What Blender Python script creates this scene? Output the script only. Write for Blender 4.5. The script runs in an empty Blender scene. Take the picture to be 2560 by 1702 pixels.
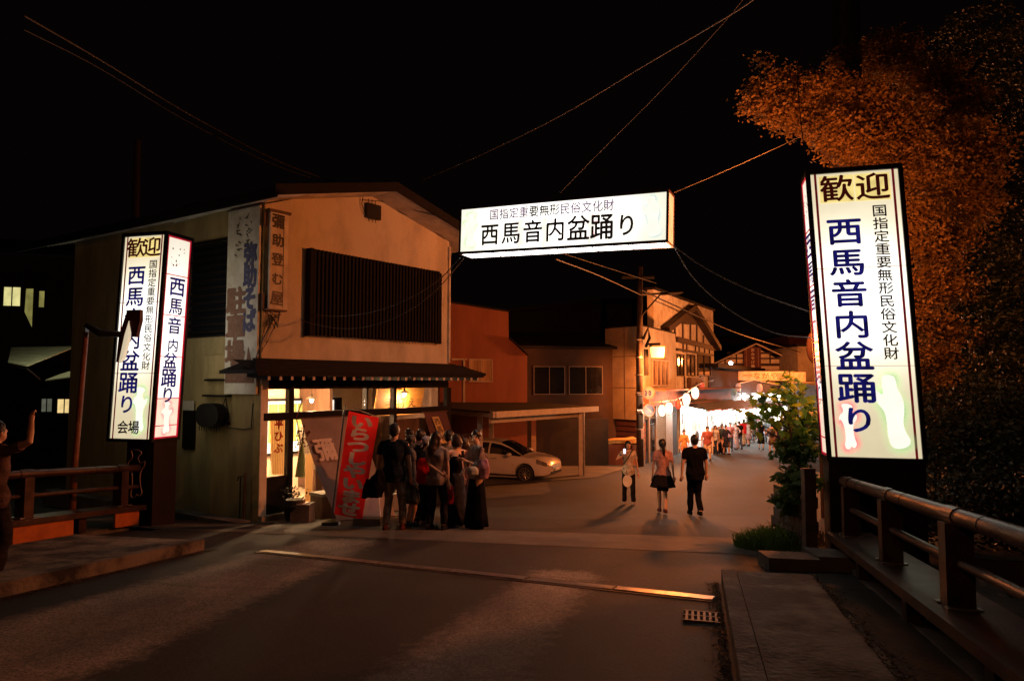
import bpy, bmesh, math, random
import numpy as np
from mathutils import Vector, Matrix
S = bpy.context.scene
COL = S.collection
random.seed(7); rng = np.random.default_rng(7)

# ------------------------------------------------------------------ camera
F_PX = 1707.0; CX = 1280.0; CY = 851.0; PITCH = math.radians(3.486); CAMZ = 1.6
cd = bpy.data.cameras.new('camera'); cam = bpy.data.objects.new('camera', cd); COL.objects.link(cam)
cam.location = (0, 0, CAMZ); cam.rotation_euler = (math.pi/2 + PITCH, 0, 0)
cd.sensor_width = 36; cd.lens = 36*F_PX/2560; cd.clip_start = .05; cd.clip_end = 900
S.camera = cam
# ------------------------------------------------------------------ night sky
w = bpy.data.worlds.new('World'); S.world = w; w.use_nodes = True
bgn = w.node_tree.nodes['Background']
bgn.inputs['Color'].default_value = (.75, .42, .36, 1); bgn.inputs['Strength'].default_value = .0018
S.view_settings.view_transform = 'Standard'; S.view_settings.look = 'None'
S.view_settings.exposure = 0; S.view_settings.gamma = 1; S.view_settings.use_curve_mapping = False
S.render.engine = 'CYCLES'
cy = S.cycles
cy.use_denoising = True
try: cy.denoiser = 'OPENIMAGEDENOISE'
except Exception: pass
cy.max_bounces = 5; cy.diffuse_bounces = 3; cy.glossy_bounces = 3; cy.transmission_bounces = 4; cy.transparent_max_bounces = 8
cy.caustics_reflective = False; cy.caustics_refractive = False; cy.sample_clamp_indirect = 4; cy.sample_clamp_direct = 0
cy.use_light_tree = True

# sodium street lamps: one in view, the rest unseen, one of them added
SODIUM = (1, .225, .040)
def lamp(name, loc, watts, color, radius=.12, spot=None):
    l = bpy.data.lights.new(name, 'SPOT' if spot else 'POINT'); l.energy = watts; l.color = color; l.shadow_soft_size = radius
    o = bpy.data.objects.new(name, l); COL.objects.link(o); o.location = loc
    if spot:
        l.spot_size = math.radians(spot[1]); l.spot_blend = .6
        o.rotation_euler = (Vector(spot[0]) - Vector(loc)).to_track_quat('-Z', 'Y').to_euler()
    return o
L_POLE = (6.72, 31.0, 3.05)
lamp('pole_sodium_light', (6.95, 30.6, 2.75), 3000, SODIUM, .25)
lamp('gate_sodium_spill', (6.1, 11.2, 3.97), 2300, SODIUM, .12, ((7.4, 16, 7.2), 162))
lamp('gate_sodium_beam', (6.1, 11.2, 3.95), 1900, SODIUM, .12, ((-3, 14.5, 2.4), 165))
lamp('added_facade_light', (16.6, 34.0, 3.6), 4200, (1, .28, .07), .15)  # unseen lamp, added to light the half timbered front
lamp('bridge_sodium_light', (-7.0, -12.7, 6.6), 520, (1, .36, .12), .22)

# ------------------------------------------------------------------ geometry helpers
def at(px, py, Y):
    x = (px-CX)/F_PX; y = (CY-py)/F_PX
    c, s = math.cos(PITCH), math.sin(PITCH)
    d = Vector((x, c - y*s, s + y*c))
    return Vector((0, 0, CAMZ)) + d*(Y/d.y)
GP = [(-30, 1.0), (-12, .8), (0, 0), (12, -.915), (15, -1.28), (20, -1.68), (33, -2.3), (40, -2.42), (50, -2.8), (80, -3.3), (900, -5)]
def gz(Y):
    for (a, za), (b, zb) in zip(GP, GP[1:]):
        if Y <= b: return za + (zb-za)*(Y-a)/(b-a)
    return -5
def gpt(px, Y): p = at(px, 955, Y); return Vector((p.x, Y, gz(Y)))

class Frame:
    def __init__(s, o, ux, uz=(0, 0, 1)):
        s.o = Vector(o); s.u = Vector(ux).normalized(); s.v = Vector(uz).normalized(); s.n = s.u.cross(s.v).normalized()
    def p(s, u, v, n=0): return s.o + s.u*u + s.v*v + s.n*n
    def on(s, px, py, n=0):
        c = Vector((0, 0, CAMZ)); d = at(px, py, 1.0) - c
        q = s.o + s.n*n
        t = (q-c).dot(s.n)/d.dot(s.n)
        h = c + d*t - s.o
        return h.dot(s.u), h.dot(s.v)

class B:
    def __init__(s): s.v = []; s.f = []; s.m = []; s.uv = {}; s.sm = False
    def poly(s, pts, m=0, uv=None):
        i = len(s.v); s.v += [tuple(p) for p in pts]; s.f.append(tuple(range(i, i+len(pts)))); s.m.append(m)
        if uv: s.uv[len(s.f)-1] = uv
    def hexa(s, P, m=0):   # 8 points: bottom 4 ccw, top 4
        i = len(s.v); s.v += [tuple(p) for p in P]
        for q in ((3,2,1,0),(4,5,6,7),(0,1,5,4),(1,2,6,5),(2,3,7,6),(3,0,4,7)):
            s.f.append(tuple(i+k for k in q)); s.m.append(m)
    def box(s, a, b, m=0):
        (x0,y0,z0),(x1,y1,z1) = a, b
        s.hexa([(x0,y0,z0),(x1,y0,z0),(x1,y1,z0),(x0,y1,z0),(x0,y0,z1),(x1,y0,z1),(x1,y1,z1),(x0,y1,z1)], m)
    def fbox(s, F, u0, u1, v0, v1, n0, n1, m=0):
        s.hexa([F.p(u0,v0,n0),F.p(u0,v0,n1),F.p(u1,v0,n1),F.p(u1,v0,n0),F.p(u0,v1,n0),F.p(u0,v1,n1),F.p(u1,v1,n1),F.p(u1,v1,n0)], m)
    def prism(s, pts, d, m=0):  # polygon pts extruded by vector d
        d = Vector(d); P = [Vector(p) for p in pts]; Q = [p+d for p in P]; n = len(P)
        s.poly(P, m); s.poly(Q[::-1], m)
        for k in range(n): s.poly([P[k], Q[k], Q[(k+1)%n], P[(k+1)%n]], m)
    def tube(s, pts, rad, seg=8, m=0, cap=True, round_=False):
        P = [Vector(p) for p in pts]
        R = rad if isinstance(rad, (list, tuple)) else [rad]*len(P)
        if round_:
            a = (P[0]-P[1]).normalized(); b = (P[-1]-P[-2]).normalized()
            P = [P[0]+a*R[0]*.95, P[0]+a*R[0]*.6] + P + [P[-1]+b*R[-1]*.6, P[-1]+b*R[-1]*.95]
            R = [R[0]*.3, R[0]*.8] + list(R) + [R[-1]*.8, R[-1]*.3]
        base = len(s.v); ref = None
        for k, p in enumerate(P):
            t = (P[min(k+1, len(P)-1)] - P[max(k-1, 0)])
            t = t.normalized() if t.length > 1e-9 else Vector((0,0,1))
            if ref is None: ref = Vector((0,0,1)) if abs(t.z) < .9 else Vector((1,0,0))
            a = t.cross(ref).normalized(); b = t.cross(a).normalized(); ref = -b if False else a.cross(t)
            for j in range(seg):
                an = 2*math.pi*j/seg
                s.v.append(tuple(p + (a*math.cos(an) + b*math.sin(an))*R[k]))
        for k in range(len(P)-1):
            for j in range(seg):
                i0 = base+k*seg+j; i1 = base+k*seg+(j+1)%seg
                s.f.append((i0, i1, i1+seg, i0+seg)); s.m.append(m)
        if cap:
            s.f.append(tuple(base+j for j in range(seg))[::-1]); s.m.append(m)
            s.f.append(tuple(base+(len(P)-1)*seg+j for j in range(seg))); s.m.append(m)
    def loft(s, rings, seg=20, m=0, cap=True, wav=None):  # rings: (cx,cy,cz,rx,ry)
        base = len(s.v)
        for k, (cx, cy_, cz, rx, ry) in enumerate(rings):
            for j in range(seg):
                a = 2*math.pi*j/seg; q = 1 + (wav(k, a) if wav else 0)
                s.v.append((cx+math.cos(a)*rx*q, cy_+math.sin(a)*ry*q, cz))
        for k in range(len(rings)-1):
            for j in range(seg):
                i0 = base+k*seg+j; i1 = base+k*seg+(j+1)%seg
                s.f.append((i0, i1, i1+seg, i0+seg)); s.m.append(m)
        if cap:
            s.f.append(tuple(base+j for j in range(seg))[::-1]); s.m.append(m)
            s.f.append(tuple(base+(len(rings)-1)*seg+j for j in range(seg))); s.m.append(m)
    def ell(s, c, r, rot=None, seg=14, rings=9, m=0):
        c = Vector(c); base = len(s.v); rot = rot or Matrix.Identity(3)
        for i in range(1, rings):
            th = math.pi*i/rings
            for j in range(seg):
                a = 2*math.pi*j/seg
                s.v.append(tuple(c + rot @ Vector((math.sin(th)*math.cos(a)*r[0], math.sin(th)*math.sin(a)*r[1], -math.cos(th)*r[2]))))
        b0 = len(s.v); s.v.append(tuple(c + rot @ Vector((0,0,-r[2])))); s.v.append(tuple(c + rot @ Vector((0,0,r[2]))))
        for i in range(rings-2):
            for j in range(seg):
                i0 = base+i*seg+j; i1 = base+i*seg+(j+1)%seg
                s.f.append((i0, i1, i1+seg, i0+seg)); s.m.append(m)
        for j in range(seg):
            s.f.append((b0, base+(j+1)%seg, base+j)); s.m.append(m)
            l = base+(rings-2)*seg
            s.f.append((b0+1, l+j, l+(j+1)%seg)); s.m.append(m)
    def mesh(s, name, off=None):
        me = bpy.data.meshes.new(name)
        v = s.v if off is None else [(x-off[0], y-off[1], z-off[2]) for x, y, z in s.v]
        me.from_pydata(v, [], s.f); me.polygons.foreach_set('material_index', s.m)
        if s.uv:
            ul = me.uv_layers.new(name='uv')
            for fi, uv in s.uv.items():
                for li, q in zip(me.polygons[fi].loop_indices, uv): ul.data[li].uv = q
        if s.sm: me.polygons.foreach_set('use_smooth', [True]*len(me.polygons))
        me.update(); return me

WL = {}   # world location of every parentable thing or part
def setp(o, label=None, cat=None, group=None, kind=None):
    if label: o['label'] = label
    if cat: o['category'] = cat
    if group: o['group'] = group
    if kind: o['kind'] = kind
    return o
def thing(name, label, cat, loc=(0,0,0), group=None, rz=0):
    o = bpy.data.objects.new(name, None); COL.objects.link(o); o.location = loc; o.rotation_euler = (0,0,rz)
    o.empty_display_size = .1
    WL[o.name] = (0,0,0) if rz else tuple(loc)
    return setp(o, label, cat, group)
def part(b, name, mats, parent=None, label=None, kind=None, cat=None, group=None, local=False, smooth=False):
    if smooth: b.sm = True
    off = WL.get(parent.name) if (parent and not local) else None
    me = b if isinstance(b, bpy.types.Mesh) else b.mesh(name, off)
    for m in (mats if isinstance(mats, (list, tuple)) else [mats]): me.materials.append(m)
    o = bpy.data.objects.new(name, me); COL.objects.link(o)
    if parent:
        o.parent = parent; WL[o.name] = WL.get(parent.name, (0,0,0)) if not local else (0,0,0)
    else: WL[o.name] = (0,0,0)
    return setp(o, label, cat, group, kind)
def share(o, parent, loc=(0,0,0), rot=None):   # another object on the same mesh
    c = o.copy(); COL.objects.link(c); c.parent = parent; c.location = loc
    if rot is not None: c.rotation_euler = rot
    WL[c.name] = WL.get(parent.name, (0,0,0)) if parent else (0,0,0)
    return c

# ------------------------------------------------------------------ materials
def mat(name, col, rough=.7, col2=None, scale=6, det=6, bump=0, bscale=40, metal=0, spec=.4, stretch=(1,1,1), thr=(.35,.65), coat=0):
    m = bpy.data.materials.new(name); m.use_nodes = True; nt = m.node_tree; N = nt.nodes; L = nt.links
    bs = N['Principled BSDF']; bs.inputs['Roughness'].default_value = rough; bs.inputs['Metallic'].default_value = metal
    bs.inputs['Specular IOR Level'].default_value = spec; bs.inputs['Coat Weight'].default_value = coat
    col = tuple(col); col2 = tuple(col2) if col2 else tuple(c*.7 for c in col)
    tc = N.new('ShaderNodeTexCoord'); mp = N.new('ShaderNodeMapping'); mp.inputs['Scale'].default_value = stretch
    L.new(tc.outputs['Object'], mp.inputs['Vector'])
    nz = N.new('ShaderNodeTexNoise'); nz.inputs['Scale'].default_value = scale; nz.inputs['Detail'].default_value = det; nz.inputs['Roughness'].default_value = .62
    L.new(mp.outputs[0], nz.inputs['Vector'])
    cr = N.new('ShaderNodeValToRGB'); cr.color_ramp.elements[0].position = thr[0]; cr.color_ramp.elements[1].position = thr[1]
    cr.color_ramp.elements[0].color = (*col2, 1); cr.color_ramp.elements[1].color = (*col, 1)
    L.new(nz.outputs['Fac'], cr.inputs[0]); L.new(cr.outputs[0], bs.inputs['Base Color'])
    if bump:
        n2 = N.new('ShaderNodeTexNoise'); n2.inputs['Scale'].default_value = bscale; n2.inputs['Detail'].default_value = 4
        L.new(mp.outputs[0], n2.inputs['Vector'])
        bp = N.new('ShaderNodeBump'); bp.inputs['Strength'].default_value = bump; bp.inputs['Distance'].default_value = .02
        L.new(n2.outputs['Fac'], bp.inputs['Height']); L.new(bp.outputs[0], bs.inputs['Normal'])
    return m
def emat(name, col, st=1.0, var=0, scale=5):
    m = bpy.data.materials.new(name); m.use_nodes = True; nt = m.node_tree; N = nt.nodes; L = nt.links
    bs = N['Principled BSDF']; bs.inputs['Base Color'].default_value = (*[c*.5 for c in col], 1)
    bs.inputs['Emission Color'].default_value = (*col, 1); bs.inputs['Emission Strength'].default_value = st; bs.inputs['Roughness'].default_value = .35
    if var:
        nz = N.new('ShaderNodeTexNoise'); nz.inputs['Scale'].default_value = scale
        tc = N.new('ShaderNodeTexCoord'); L.new(tc.outputs['Object'], nz.inputs['Vector'])
        mr = N.new('ShaderNodeMapRange'); mr.inputs['From Min'].default_value = .3; mr.inputs['From Max'].default_value = .7
        mr.inputs['To Min'].default_value = st*(1-var); mr.inputs['To Max'].default_value = st*(1+var)
        L.new(nz.outputs['Fac'], mr.inputs[0]); L.new(mr.outputs[0], bs.inputs['Emission Strength'])
    return m
def panelmat(name, col, base, peak, cu=.5, cv=.5, su=.6, sv=.34):
    """backlit acrylic: tubes behind the diffuser make the middle brighter"""
    m = bpy.data.materials.new(name); m.use_nodes = True; nt = m.node_tree; N = nt.nodes; L = nt.links
    bs = N['Principled BSDF']; bs.inputs['Base Color'].default_value = (.6,.57,.5,1); bs.inputs['Roughness'].default_value = .22
    uv = N.new('ShaderNodeUVMap'); uv.uv_map = 'uv'; sp = N.new('ShaderNodeSeparateXYZ'); L.new(uv.outputs[0], sp.inputs[0])
    def M(op, a, b=None):
        n = N.new('ShaderNodeMath'); n.operation = op
        for i, x in enumerate((a, b)):
            if x is None: continue
            if isinstance(x, (int, float)): n.inputs[i].default_value = x
            else: L.new(x, n.inputs[i])
        return n.outputs[0]
    a = M('POWER', M('ABSOLUTE', M('DIVIDE', M('SUBTRACT', sp.outputs[0], cu), su)), 2.4)
    b = M('POWER', M('ABSOLUTE', M('DIVIDE', M('SUBTRACT', sp.outputs[1], cv), sv)), 2.4)
    g = M('EXPONENT', M('MULTIPLY', M('ADD', a, b), -1.0))
    st = M('ADD', M('MULTIPLY', g, peak), base)
    nz = N.new('ShaderNodeTexNoise'); nz.inputs['Scale'].default_value = 3; tc = N.new('ShaderNodeTexCoord'); L.new(tc.outputs['Object'], nz.inputs['Vector'])
    st = M('MULTIPLY', st, M('ADD', M('MULTIPLY', nz.outputs['Fac'], .22), .89))
    L.new(st, bs.inputs['Emission Strength'])
    mx = N.new('ShaderNodeMix'); mx.data_type = 'RGBA'; L.new(g, mx.inputs['Factor'])
    mx.inputs[6].default_value = (*col, 1); mx.inputs[7].default_value = (1, .96, .88, 1); L.new(mx.outputs[2], bs.inputs['Emission Color'])
    return m

M_framered = emat('red_translucent_trim', (.55,.012,.03), .75, .4, 5)
M_ = {}
def asphalt(name, base, amp):
    m = bpy.data.materials.new(name); m.use_nodes = True; nt = m.node_tree; N = nt.nodes; L = nt.links
    bs = N['Principled BSDF']; bs.inputs['Roughness'].default_value = .78; bs.inputs['Specular IOR Level'].default_value = .35
    tc = N.new('ShaderNodeTexCoord')
    def noise(sc, det, ro=.6, stretch=None):
        n = N.new('ShaderNodeTexNoise'); n.inputs['Scale'].default_value = sc; n.inputs['Detail'].default_value = det; n.inputs['Roughness'].default_value = ro
        if stretch:
            mp = N.new('ShaderNodeMapping'); mp.inputs['Scale'].default_value = stretch; mp.inputs['Rotation'].default_value = (0,0,.3)
            L.new(tc.outputs['Object'], mp.inputs[0]); L.new(mp.outputs[0], n.inputs[0])
        else: L.new(tc.outputs['Object'], n.inputs[0])
        return n
    big = noise(.5, 5, .6, (1, .45, 1)); fine = noise(42, 4, .85); mid = noise(9, 6, .7)
    c1 = N.new('ShaderNodeValToRGB'); c1.color_ramp.elements[0].color = (.036,.033,.031,1); c1.color_ramp.elements[1].color = (.085,.078,.07,1)
    c1.color_ramp.elements[0].position = .38; c1.color_ramp.elements[1].position = .62; L.new(big.outputs[0], c1.inputs[0])
    c2 = N.new('ShaderNodeValToRGB'); c2.color_ramp.elements[0].color = (.22,.22,.22,1); c2.color_ramp.elements[1].color = (2.1,2.1,2.1,1)
    c2.color_ramp.elements[0].position = .36; c2.color_ramp.elements[1].position = .66; L.new(fine.outputs[0], c2.inputs[0])
    c3 = N.new('ShaderNodeValToRGB'); c3.color_ramp.elements[0].color = (.45,.45,.45,1); c3.color_ramp.elements[1].color = (1.5,1.5,1.5,1); L.new(mid.outputs[0], c3.inputs[0])
    def mul(a, b):
        x = N.new('ShaderNodeMix'); x.data_type = 'RGBA'; x.blend_type = 'MULTIPLY'; x.inputs['Factor'].default_value = 1
        L.new(a, x.inputs[6]); L.new(b, x.inputs[7]); return x.outputs[2]
    # cracks
    vo = N.new('ShaderNodeTexVoronoi'); vo.feature = 'DISTANCE_TO_EDGE'; vo.inputs['Scale'].default_value = .35
    wn = noise(3, 4); mxv = N.new('ShaderNodeMix'); mxv.data_type = 'RGBA'; mxv.blend_type = 'ADD'; mxv.inputs['Factor'].default_value = .35
    L.new(tc.outputs['Object'], mxv.inputs[6]); L.new(wn.outputs['Color'], mxv.inputs[7]); L.new(mxv.outputs[2], vo.inputs['Vector'])
    c4 = N.new('ShaderNodeValToRGB'); c4.color_ramp.elements[0].color = (.72,.72,.72,1); c4.color_ramp.elements[1].color = (1,1,1,1)
    c4.color_ramp.elements[0].position = .004; c4.color_ramp.elements[1].position = .012; L.new(vo.outputs[0], c4.inputs[0])
    # two tongues of lamp light put into the asphalt colour
    sp = N.new('ShaderNodeSeparateXYZ'); L.new(tc.outputs['Object'], sp.inputs[0])
    def M(op, a, b=None, c=None):
        n = N.new('ShaderNodeMath'); n.operation = op
        for i, x in enumerate((a, b, c)):
            if x is None: continue
            if isinstance(x, (int, float)): n.inputs[i].default_value = x
            else: L.new(x, n.inputs[i])
        return n.outputs[0]
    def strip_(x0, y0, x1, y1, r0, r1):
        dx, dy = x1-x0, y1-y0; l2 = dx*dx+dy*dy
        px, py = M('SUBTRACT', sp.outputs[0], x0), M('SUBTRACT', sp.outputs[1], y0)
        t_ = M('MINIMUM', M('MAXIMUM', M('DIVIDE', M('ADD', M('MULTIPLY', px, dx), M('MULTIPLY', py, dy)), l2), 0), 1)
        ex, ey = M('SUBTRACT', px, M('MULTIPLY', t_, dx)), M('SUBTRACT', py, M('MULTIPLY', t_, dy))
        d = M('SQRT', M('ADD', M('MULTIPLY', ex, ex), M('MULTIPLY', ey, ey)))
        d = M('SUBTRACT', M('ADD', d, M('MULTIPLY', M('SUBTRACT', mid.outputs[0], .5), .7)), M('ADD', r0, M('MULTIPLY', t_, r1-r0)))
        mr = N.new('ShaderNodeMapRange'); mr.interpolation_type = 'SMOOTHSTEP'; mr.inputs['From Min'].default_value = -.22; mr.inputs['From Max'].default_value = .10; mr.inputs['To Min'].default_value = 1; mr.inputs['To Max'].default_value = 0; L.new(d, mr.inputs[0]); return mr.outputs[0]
    lit_tongues = M('MINIMUM', M('ADD', strip_(.55,7.9,-.9,3.2,.42,.55), strip_(-2.6,10.2,-3.7,5.2,.62,1.0)), 1)
    wv = M('MULTIPLY_ADD', lit_tongues, amp, base); wc = N.new('ShaderNodeCombineXYZ'); [L.new(wv, wc.inputs[k]) for k in range(3)]
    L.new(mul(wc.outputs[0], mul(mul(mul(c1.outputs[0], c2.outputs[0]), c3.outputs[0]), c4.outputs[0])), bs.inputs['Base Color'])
    bp = N.new('ShaderNodeBump'); bp.inputs['Strength'].default_value = .5; bp.inputs['Distance'].default_value = .008
    L.new(fine.outputs[0], bp.inputs['Height']); L.new(bp.outputs[0], bs.inputs['Normal'])
    return m
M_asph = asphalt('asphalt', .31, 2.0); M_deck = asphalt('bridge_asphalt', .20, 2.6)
M_conc = mat('concrete', (.30,.28,.25), .85, (.16,.145,.125), 3, 8, .5, 30)
M_concd = mat('dark_concrete', (.16,.14,.125), .85, (.07,.06,.055), 2.5, 8, .6, 25)
M_cream = mat('cream_stucco', (.60,.53,.39), .92, (.38,.33,.245), 1.3, 12, .8, 55, thr=(.30,.56), stretch=(1,1,.55))
M_creamside = mat('yellowed_siding', (.36,.27,.12), .85, (.24,.18,.08), 2, 8, .3, 40, stretch=(1.5,1.5,.4))
M_soffit = mat('weathered_soffit', (.68,.63,.56), .85, (.42,.37,.31), 2.5, 7)
M_roofdk = mat('dark_sheet_roof', (.014,.011,.011), .8, (.008,.007,.007), 5, 5, spec=.2)
M_wood = mat('dark_stained_wood', (.010,.007,.006), .7, (.005,.004,.004), 8, 6, .2, 30, spec=.15, stretch=(1,1,.2))
M_woodm = mat('worn_brown_wood', (.12,.06,.035), .6, (.05,.025,.015), 8, 6, .2, 30, stretch=(1,1,.2))
M_white = mat('white_paint', (.75,.72,.66), .5, (.6,.57,.5), 5)
M_black = mat('black_metal', (.02,.018,.018), .45, (.012,.011,.011), 8, metal=.2)
M_steel = mat('galvanised_steel', (.42,.41,.40), .38, (.3,.29,.28), 10, metal=.8)
M_rail = mat('painted_rail', (.105,.055,.045), .40, (.035,.02,.018), 4, 9, .2, 50, metal=.35)
M_frame = mat('maroon_sign_frame', (.07,.012,.012), .4, (.03,.008,.008), 6)

M_framedk = mat('dark_sign_frame', (.022,.012,.012), .45, (.012,.008,.008), 6)
M_glass = None
M_gstr = 0
def glass(name, col=(.9,.9,.9), mixf=.9, rough=.02):
    m = bpy.data.materials.new(name); m.use_nodes = True; N = m.node_tree.nodes; L = m.node_tree.links
    for n in list(N):
        if n.type != 'OUTPUT_MATERIAL': N.remove(n)
    out = [n for n in N][0]; tr = N.new('ShaderNodeBsdfTransparent'); tr.inputs[0].default_value = (*col,1)
    gl = N.new('ShaderNodeBsdfGlossy'); gl.inputs['Roughness'].default_value = rough
    lw = N.new('ShaderNodeLayerWeight'); pw = N.new('ShaderNodeMath'); pw.operation = 'POWER'; pw.inputs[1].default_value = 4; L.new(lw.outputs['Facing'], pw.inputs[0])
    fr = N.new('ShaderNodeMath'); fr.operation = 'MULTIPLY_ADD'; fr.inputs[1].default_value = .6; fr.inputs[2].default_value = .035; L.new(pw.outputs[0], fr.inputs[0])
    mx = N.new('ShaderNodeMixShader'); L.new(fr.outputs[0], mx.inputs[0]); L.new(tr.outputs[0], mx.inputs[1]); L.new(gl.outputs[0], mx.inputs[2]); L.new(mx.outputs[0], out.inputs[0])
    return m
M_glass = glass('window_glass')
M_dglass = mat('dark_glass', (.012,.012,.014), .06, (.008,.008,.01), 2, spec=.6)
M_brass = mat('dark_opening', (.006,.005,.005), .9)

# ------------------------------------------------------------------ lettering
def glyph_mesh(txt, bold=.02):
    c = bpy.data.curves.new('t', 'FONT'); c.body = txt; c.resolution_u = 4
    o = bpy.data.objects.new('t', c); COL.objects.link(o)
    dg = bpy.context.evaluated_depsgraph_get()
    dg.update()
    me = bpy.data.meshes.new_from_object(o.evaluated_get(dg))
    V = [tuple(v.co) for v in me.vertices]; Fs = [tuple(p.vertices) for p in me.polygons]
    bpy.data.objects.remove(o); bpy.data.curves.remove(c); bpy.data.meshes.remove(me)
    return V, Fs
GC = {}
def put_text(b, F, txt, u, v, w, h, n, bold=.03, vertical=True, pitch=None, m=0, shear=0, jit=0, sizes=None):
    """each character gets its own cell: u,v = centre of the first cell, w,h = glyph size"""
    for i, ch in enumerate(txt):
        if ch == ' ': continue
        if ch not in GC: GC[ch] = glyph_mesh(ch)
        V, Fs = GC[ch]; q = (sizes[i] if sizes else 1); ns_ = 1 if bold < .012 else (5 if bold < .03 else 9)
        uc, vc = (u, v - i*(pitch or h*1.1)) if vertical else (u + i*(pitch or w*1.1), v)
        a = random.uniform(-jit, jit)
        for s_ in range(ns_):     # strokes thickened like a broad brush
            k = len(b.v); ox = bold*math.cos(s_*2*math.pi/(ns_-1)) if s_ else 0; oy = bold*math.sin(s_*2*math.pi/(ns_-1)) if s_ else 0
            for x, y, z in V:
                X = (x-.5+ox)*w*q; Y = (y-.36+oy)*h*q
                X, Y = X*math.cos(a) - Y*math.sin(a), X*math.sin(a) + Y*math.cos(a)
                b.v.append(tuple(F.p(uc + X + shear*Y, vc + Y, n + s_*.00025)))
            for f in Fs: b.f.append(tuple(k+j for j in f)); b.m.append(m)

def tess(outline, F, n, b, m=0):
    """fill a flat outline (u,v) on frame F"""
    from mathutils.geometry import tessellate_polygon
    k = len(b.v)
    for u, v in outline: b.v.append(tuple(F.p(u, v, n)))
    for t in tessellate_polygon([[Vector((u, v, 0)) for u, v in outline]]):
        b.f.append((k+t[0], k+t[1], k+t[2])); b.m.append(m)
def smooth_outline(pts, it=2):
    for _ in range(it):
        q = []
        for a, c in zip(pts, pts[1:]+pts[:1]):
            q.append((a[0]*.75+c[0]*.25, a[1]*.75+c[1]*.25)); q.append((a[0]*.25+c[0]*.75, a[1]*.25+c[1]*.75))
        pts = q
    return pts
# two folk-dancer outlines, unit box (0..1 wide, 0..1 tall)
DANCER_A = [(.30,1.0),(.62,1.0),(.70,.93),(.70,.82),(.80,.74),(.88,.62),(.86,.48),(.80,.36),(.84,.24),(1.0,.12),(.92,.04),(.66,0),(.42,.02),(.34,.16),(.34,.34),(.30,.50),(.14,.60),(.0,.70),(.04,.80),(.18,.76),(.30,.72),(.28,.86)]
DANCER_B = [(.15,.98),(.55,1.0),(.85,.93),(.62,.86),(.60,.78),(.78,.70),(1.0,.78),(.98,.66),(.80,.58),(.72,.44),(.78,.24),(.90,.12),(.72,.02),(.56,.10),(.52,.02),(.30,0),(.22,.10),(.32,.22),(.30,.42),(.24,.56),(.10,.66),(.0,.62),(.06,.74),(.26,.80),(.28,.88)]
def halo_mat(name, col, st):
    m = bpy.data.materials.new(name); m.use_nodes = True; N = m.node_tree.nodes; L = m.node_tree.links
    bs = N['Principled BSDF']; bs.inputs['Emission Color'].default_value = (*col,1); bs.inputs['Emission Strength'].default_value = st
    bs.inputs['Base Color'].default_value = (*col,1)
    vc = N.new('ShaderNodeVertexColor'); vc.layer_name = 'fade'; L.new(vc.outputs['Color'], bs.inputs['Alpha'])
    return m
def dancer(kind, F, u, v, w, h, n, colm, fillm, parent, spread=.06, flip=False):
    """printed figure: pale silhouette with a tinted airbrushed edge"""
    P = [(x, y) for x, y in (DANCER_A if kind == 'a' else DANCER_B)]
    if flip: P = [(1-x, y) for x, y in P]
    P = smooth_outline([(u+x*w, v+y*h) for x, y in P], 2); N_ = len(P)
    area = sum(P[i][0]*P[(i+1)%N_][1]-P[(i+1)%N_][0]*P[i][1] for i in range(N_)); sg = 1 if area < 0 else -1
    def off(d):
        Q = []
        for i in range(N_):
            a, c = P[i-2], P[(i+2)%N_]; tx, ty = c[0]-a[0], c[1]-a[1]; l = math.hypot(tx, ty) or 1
            Q.append((P[i][0]-sg*ty/l*-d*-1*-1 if False else P[i][0]+sg*(-ty)/l*d, P[i][1]+sg*tx/l*d))
        return Q
    b = B(); k = 0; rings = [off(0), off(spread*.35), off(spread)]; al = [1.0, .6, 0]
    for r in rings: b.v += [tuple(F.p(x, y, n)) for x, y in r]
    for r in range(2):
        for i in range(N_):
            j = (i+1) % N_; b.f.append((r*N_+i, r*N_+j, (r+1)*N_+j, (r+1)*N_+i)); b.m.append(0)
    o = part(b, 'dancer_outline', colm, parent)
    ca = o.data.color_attributes.new('fade', 'FLOAT_COLOR', 'POINT')
    for r in range(3):
        for i in range(N_):
            q = al[r]*(.56+.26*math.sin(i*.35)); ca.data[r*N_+i].color = (q, q, q, 1)
    b = B(); tess(P, F, n+.001, b); part(b, 'dancer_figure', fillm, parent)
# ================================================================== SETTING
D = Vector((.26, .966, 0)).normalized()      # bridge axis
R_ = Vector((.966, -.26, 0)).normalized()    # across the bridge, to the right
def bank(x): return 12.9 - .31*(x + 6.5)
YS = [12.9+.0*i for i in range(0)]
b = B()
xs = [-90,-50,-30,-20,-14,-10,-8,-6.5,-5,-3,-1,1,3,4.6,6,8,10,14,20,30,50,90]
rows = [0,.6,1.5,2.5,4,5.5,7,9,11,14,18,24,32,42,55,75,110,200,500]
idx = {}
for i, x in enumerate(xs):
    for j, r in enumerate(rows):
        Y = bank(max(-20, min(20, x))) + r - (3.2 if (j == 0 and -8.2 < x < 5) else 0); idx[i, j] = len(b.v); b.v.append((x, Y, gz(Y)))
for i in range(len(xs)-1):
    for j in range(len(rows)-1):
        b.f.append((idx[i,j], idx[i+1,j], idx[i+1,j+1], idx[i,j+1])); b.m.append(0)
part(b, 'ground', M_asph, kind='structure')
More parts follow.
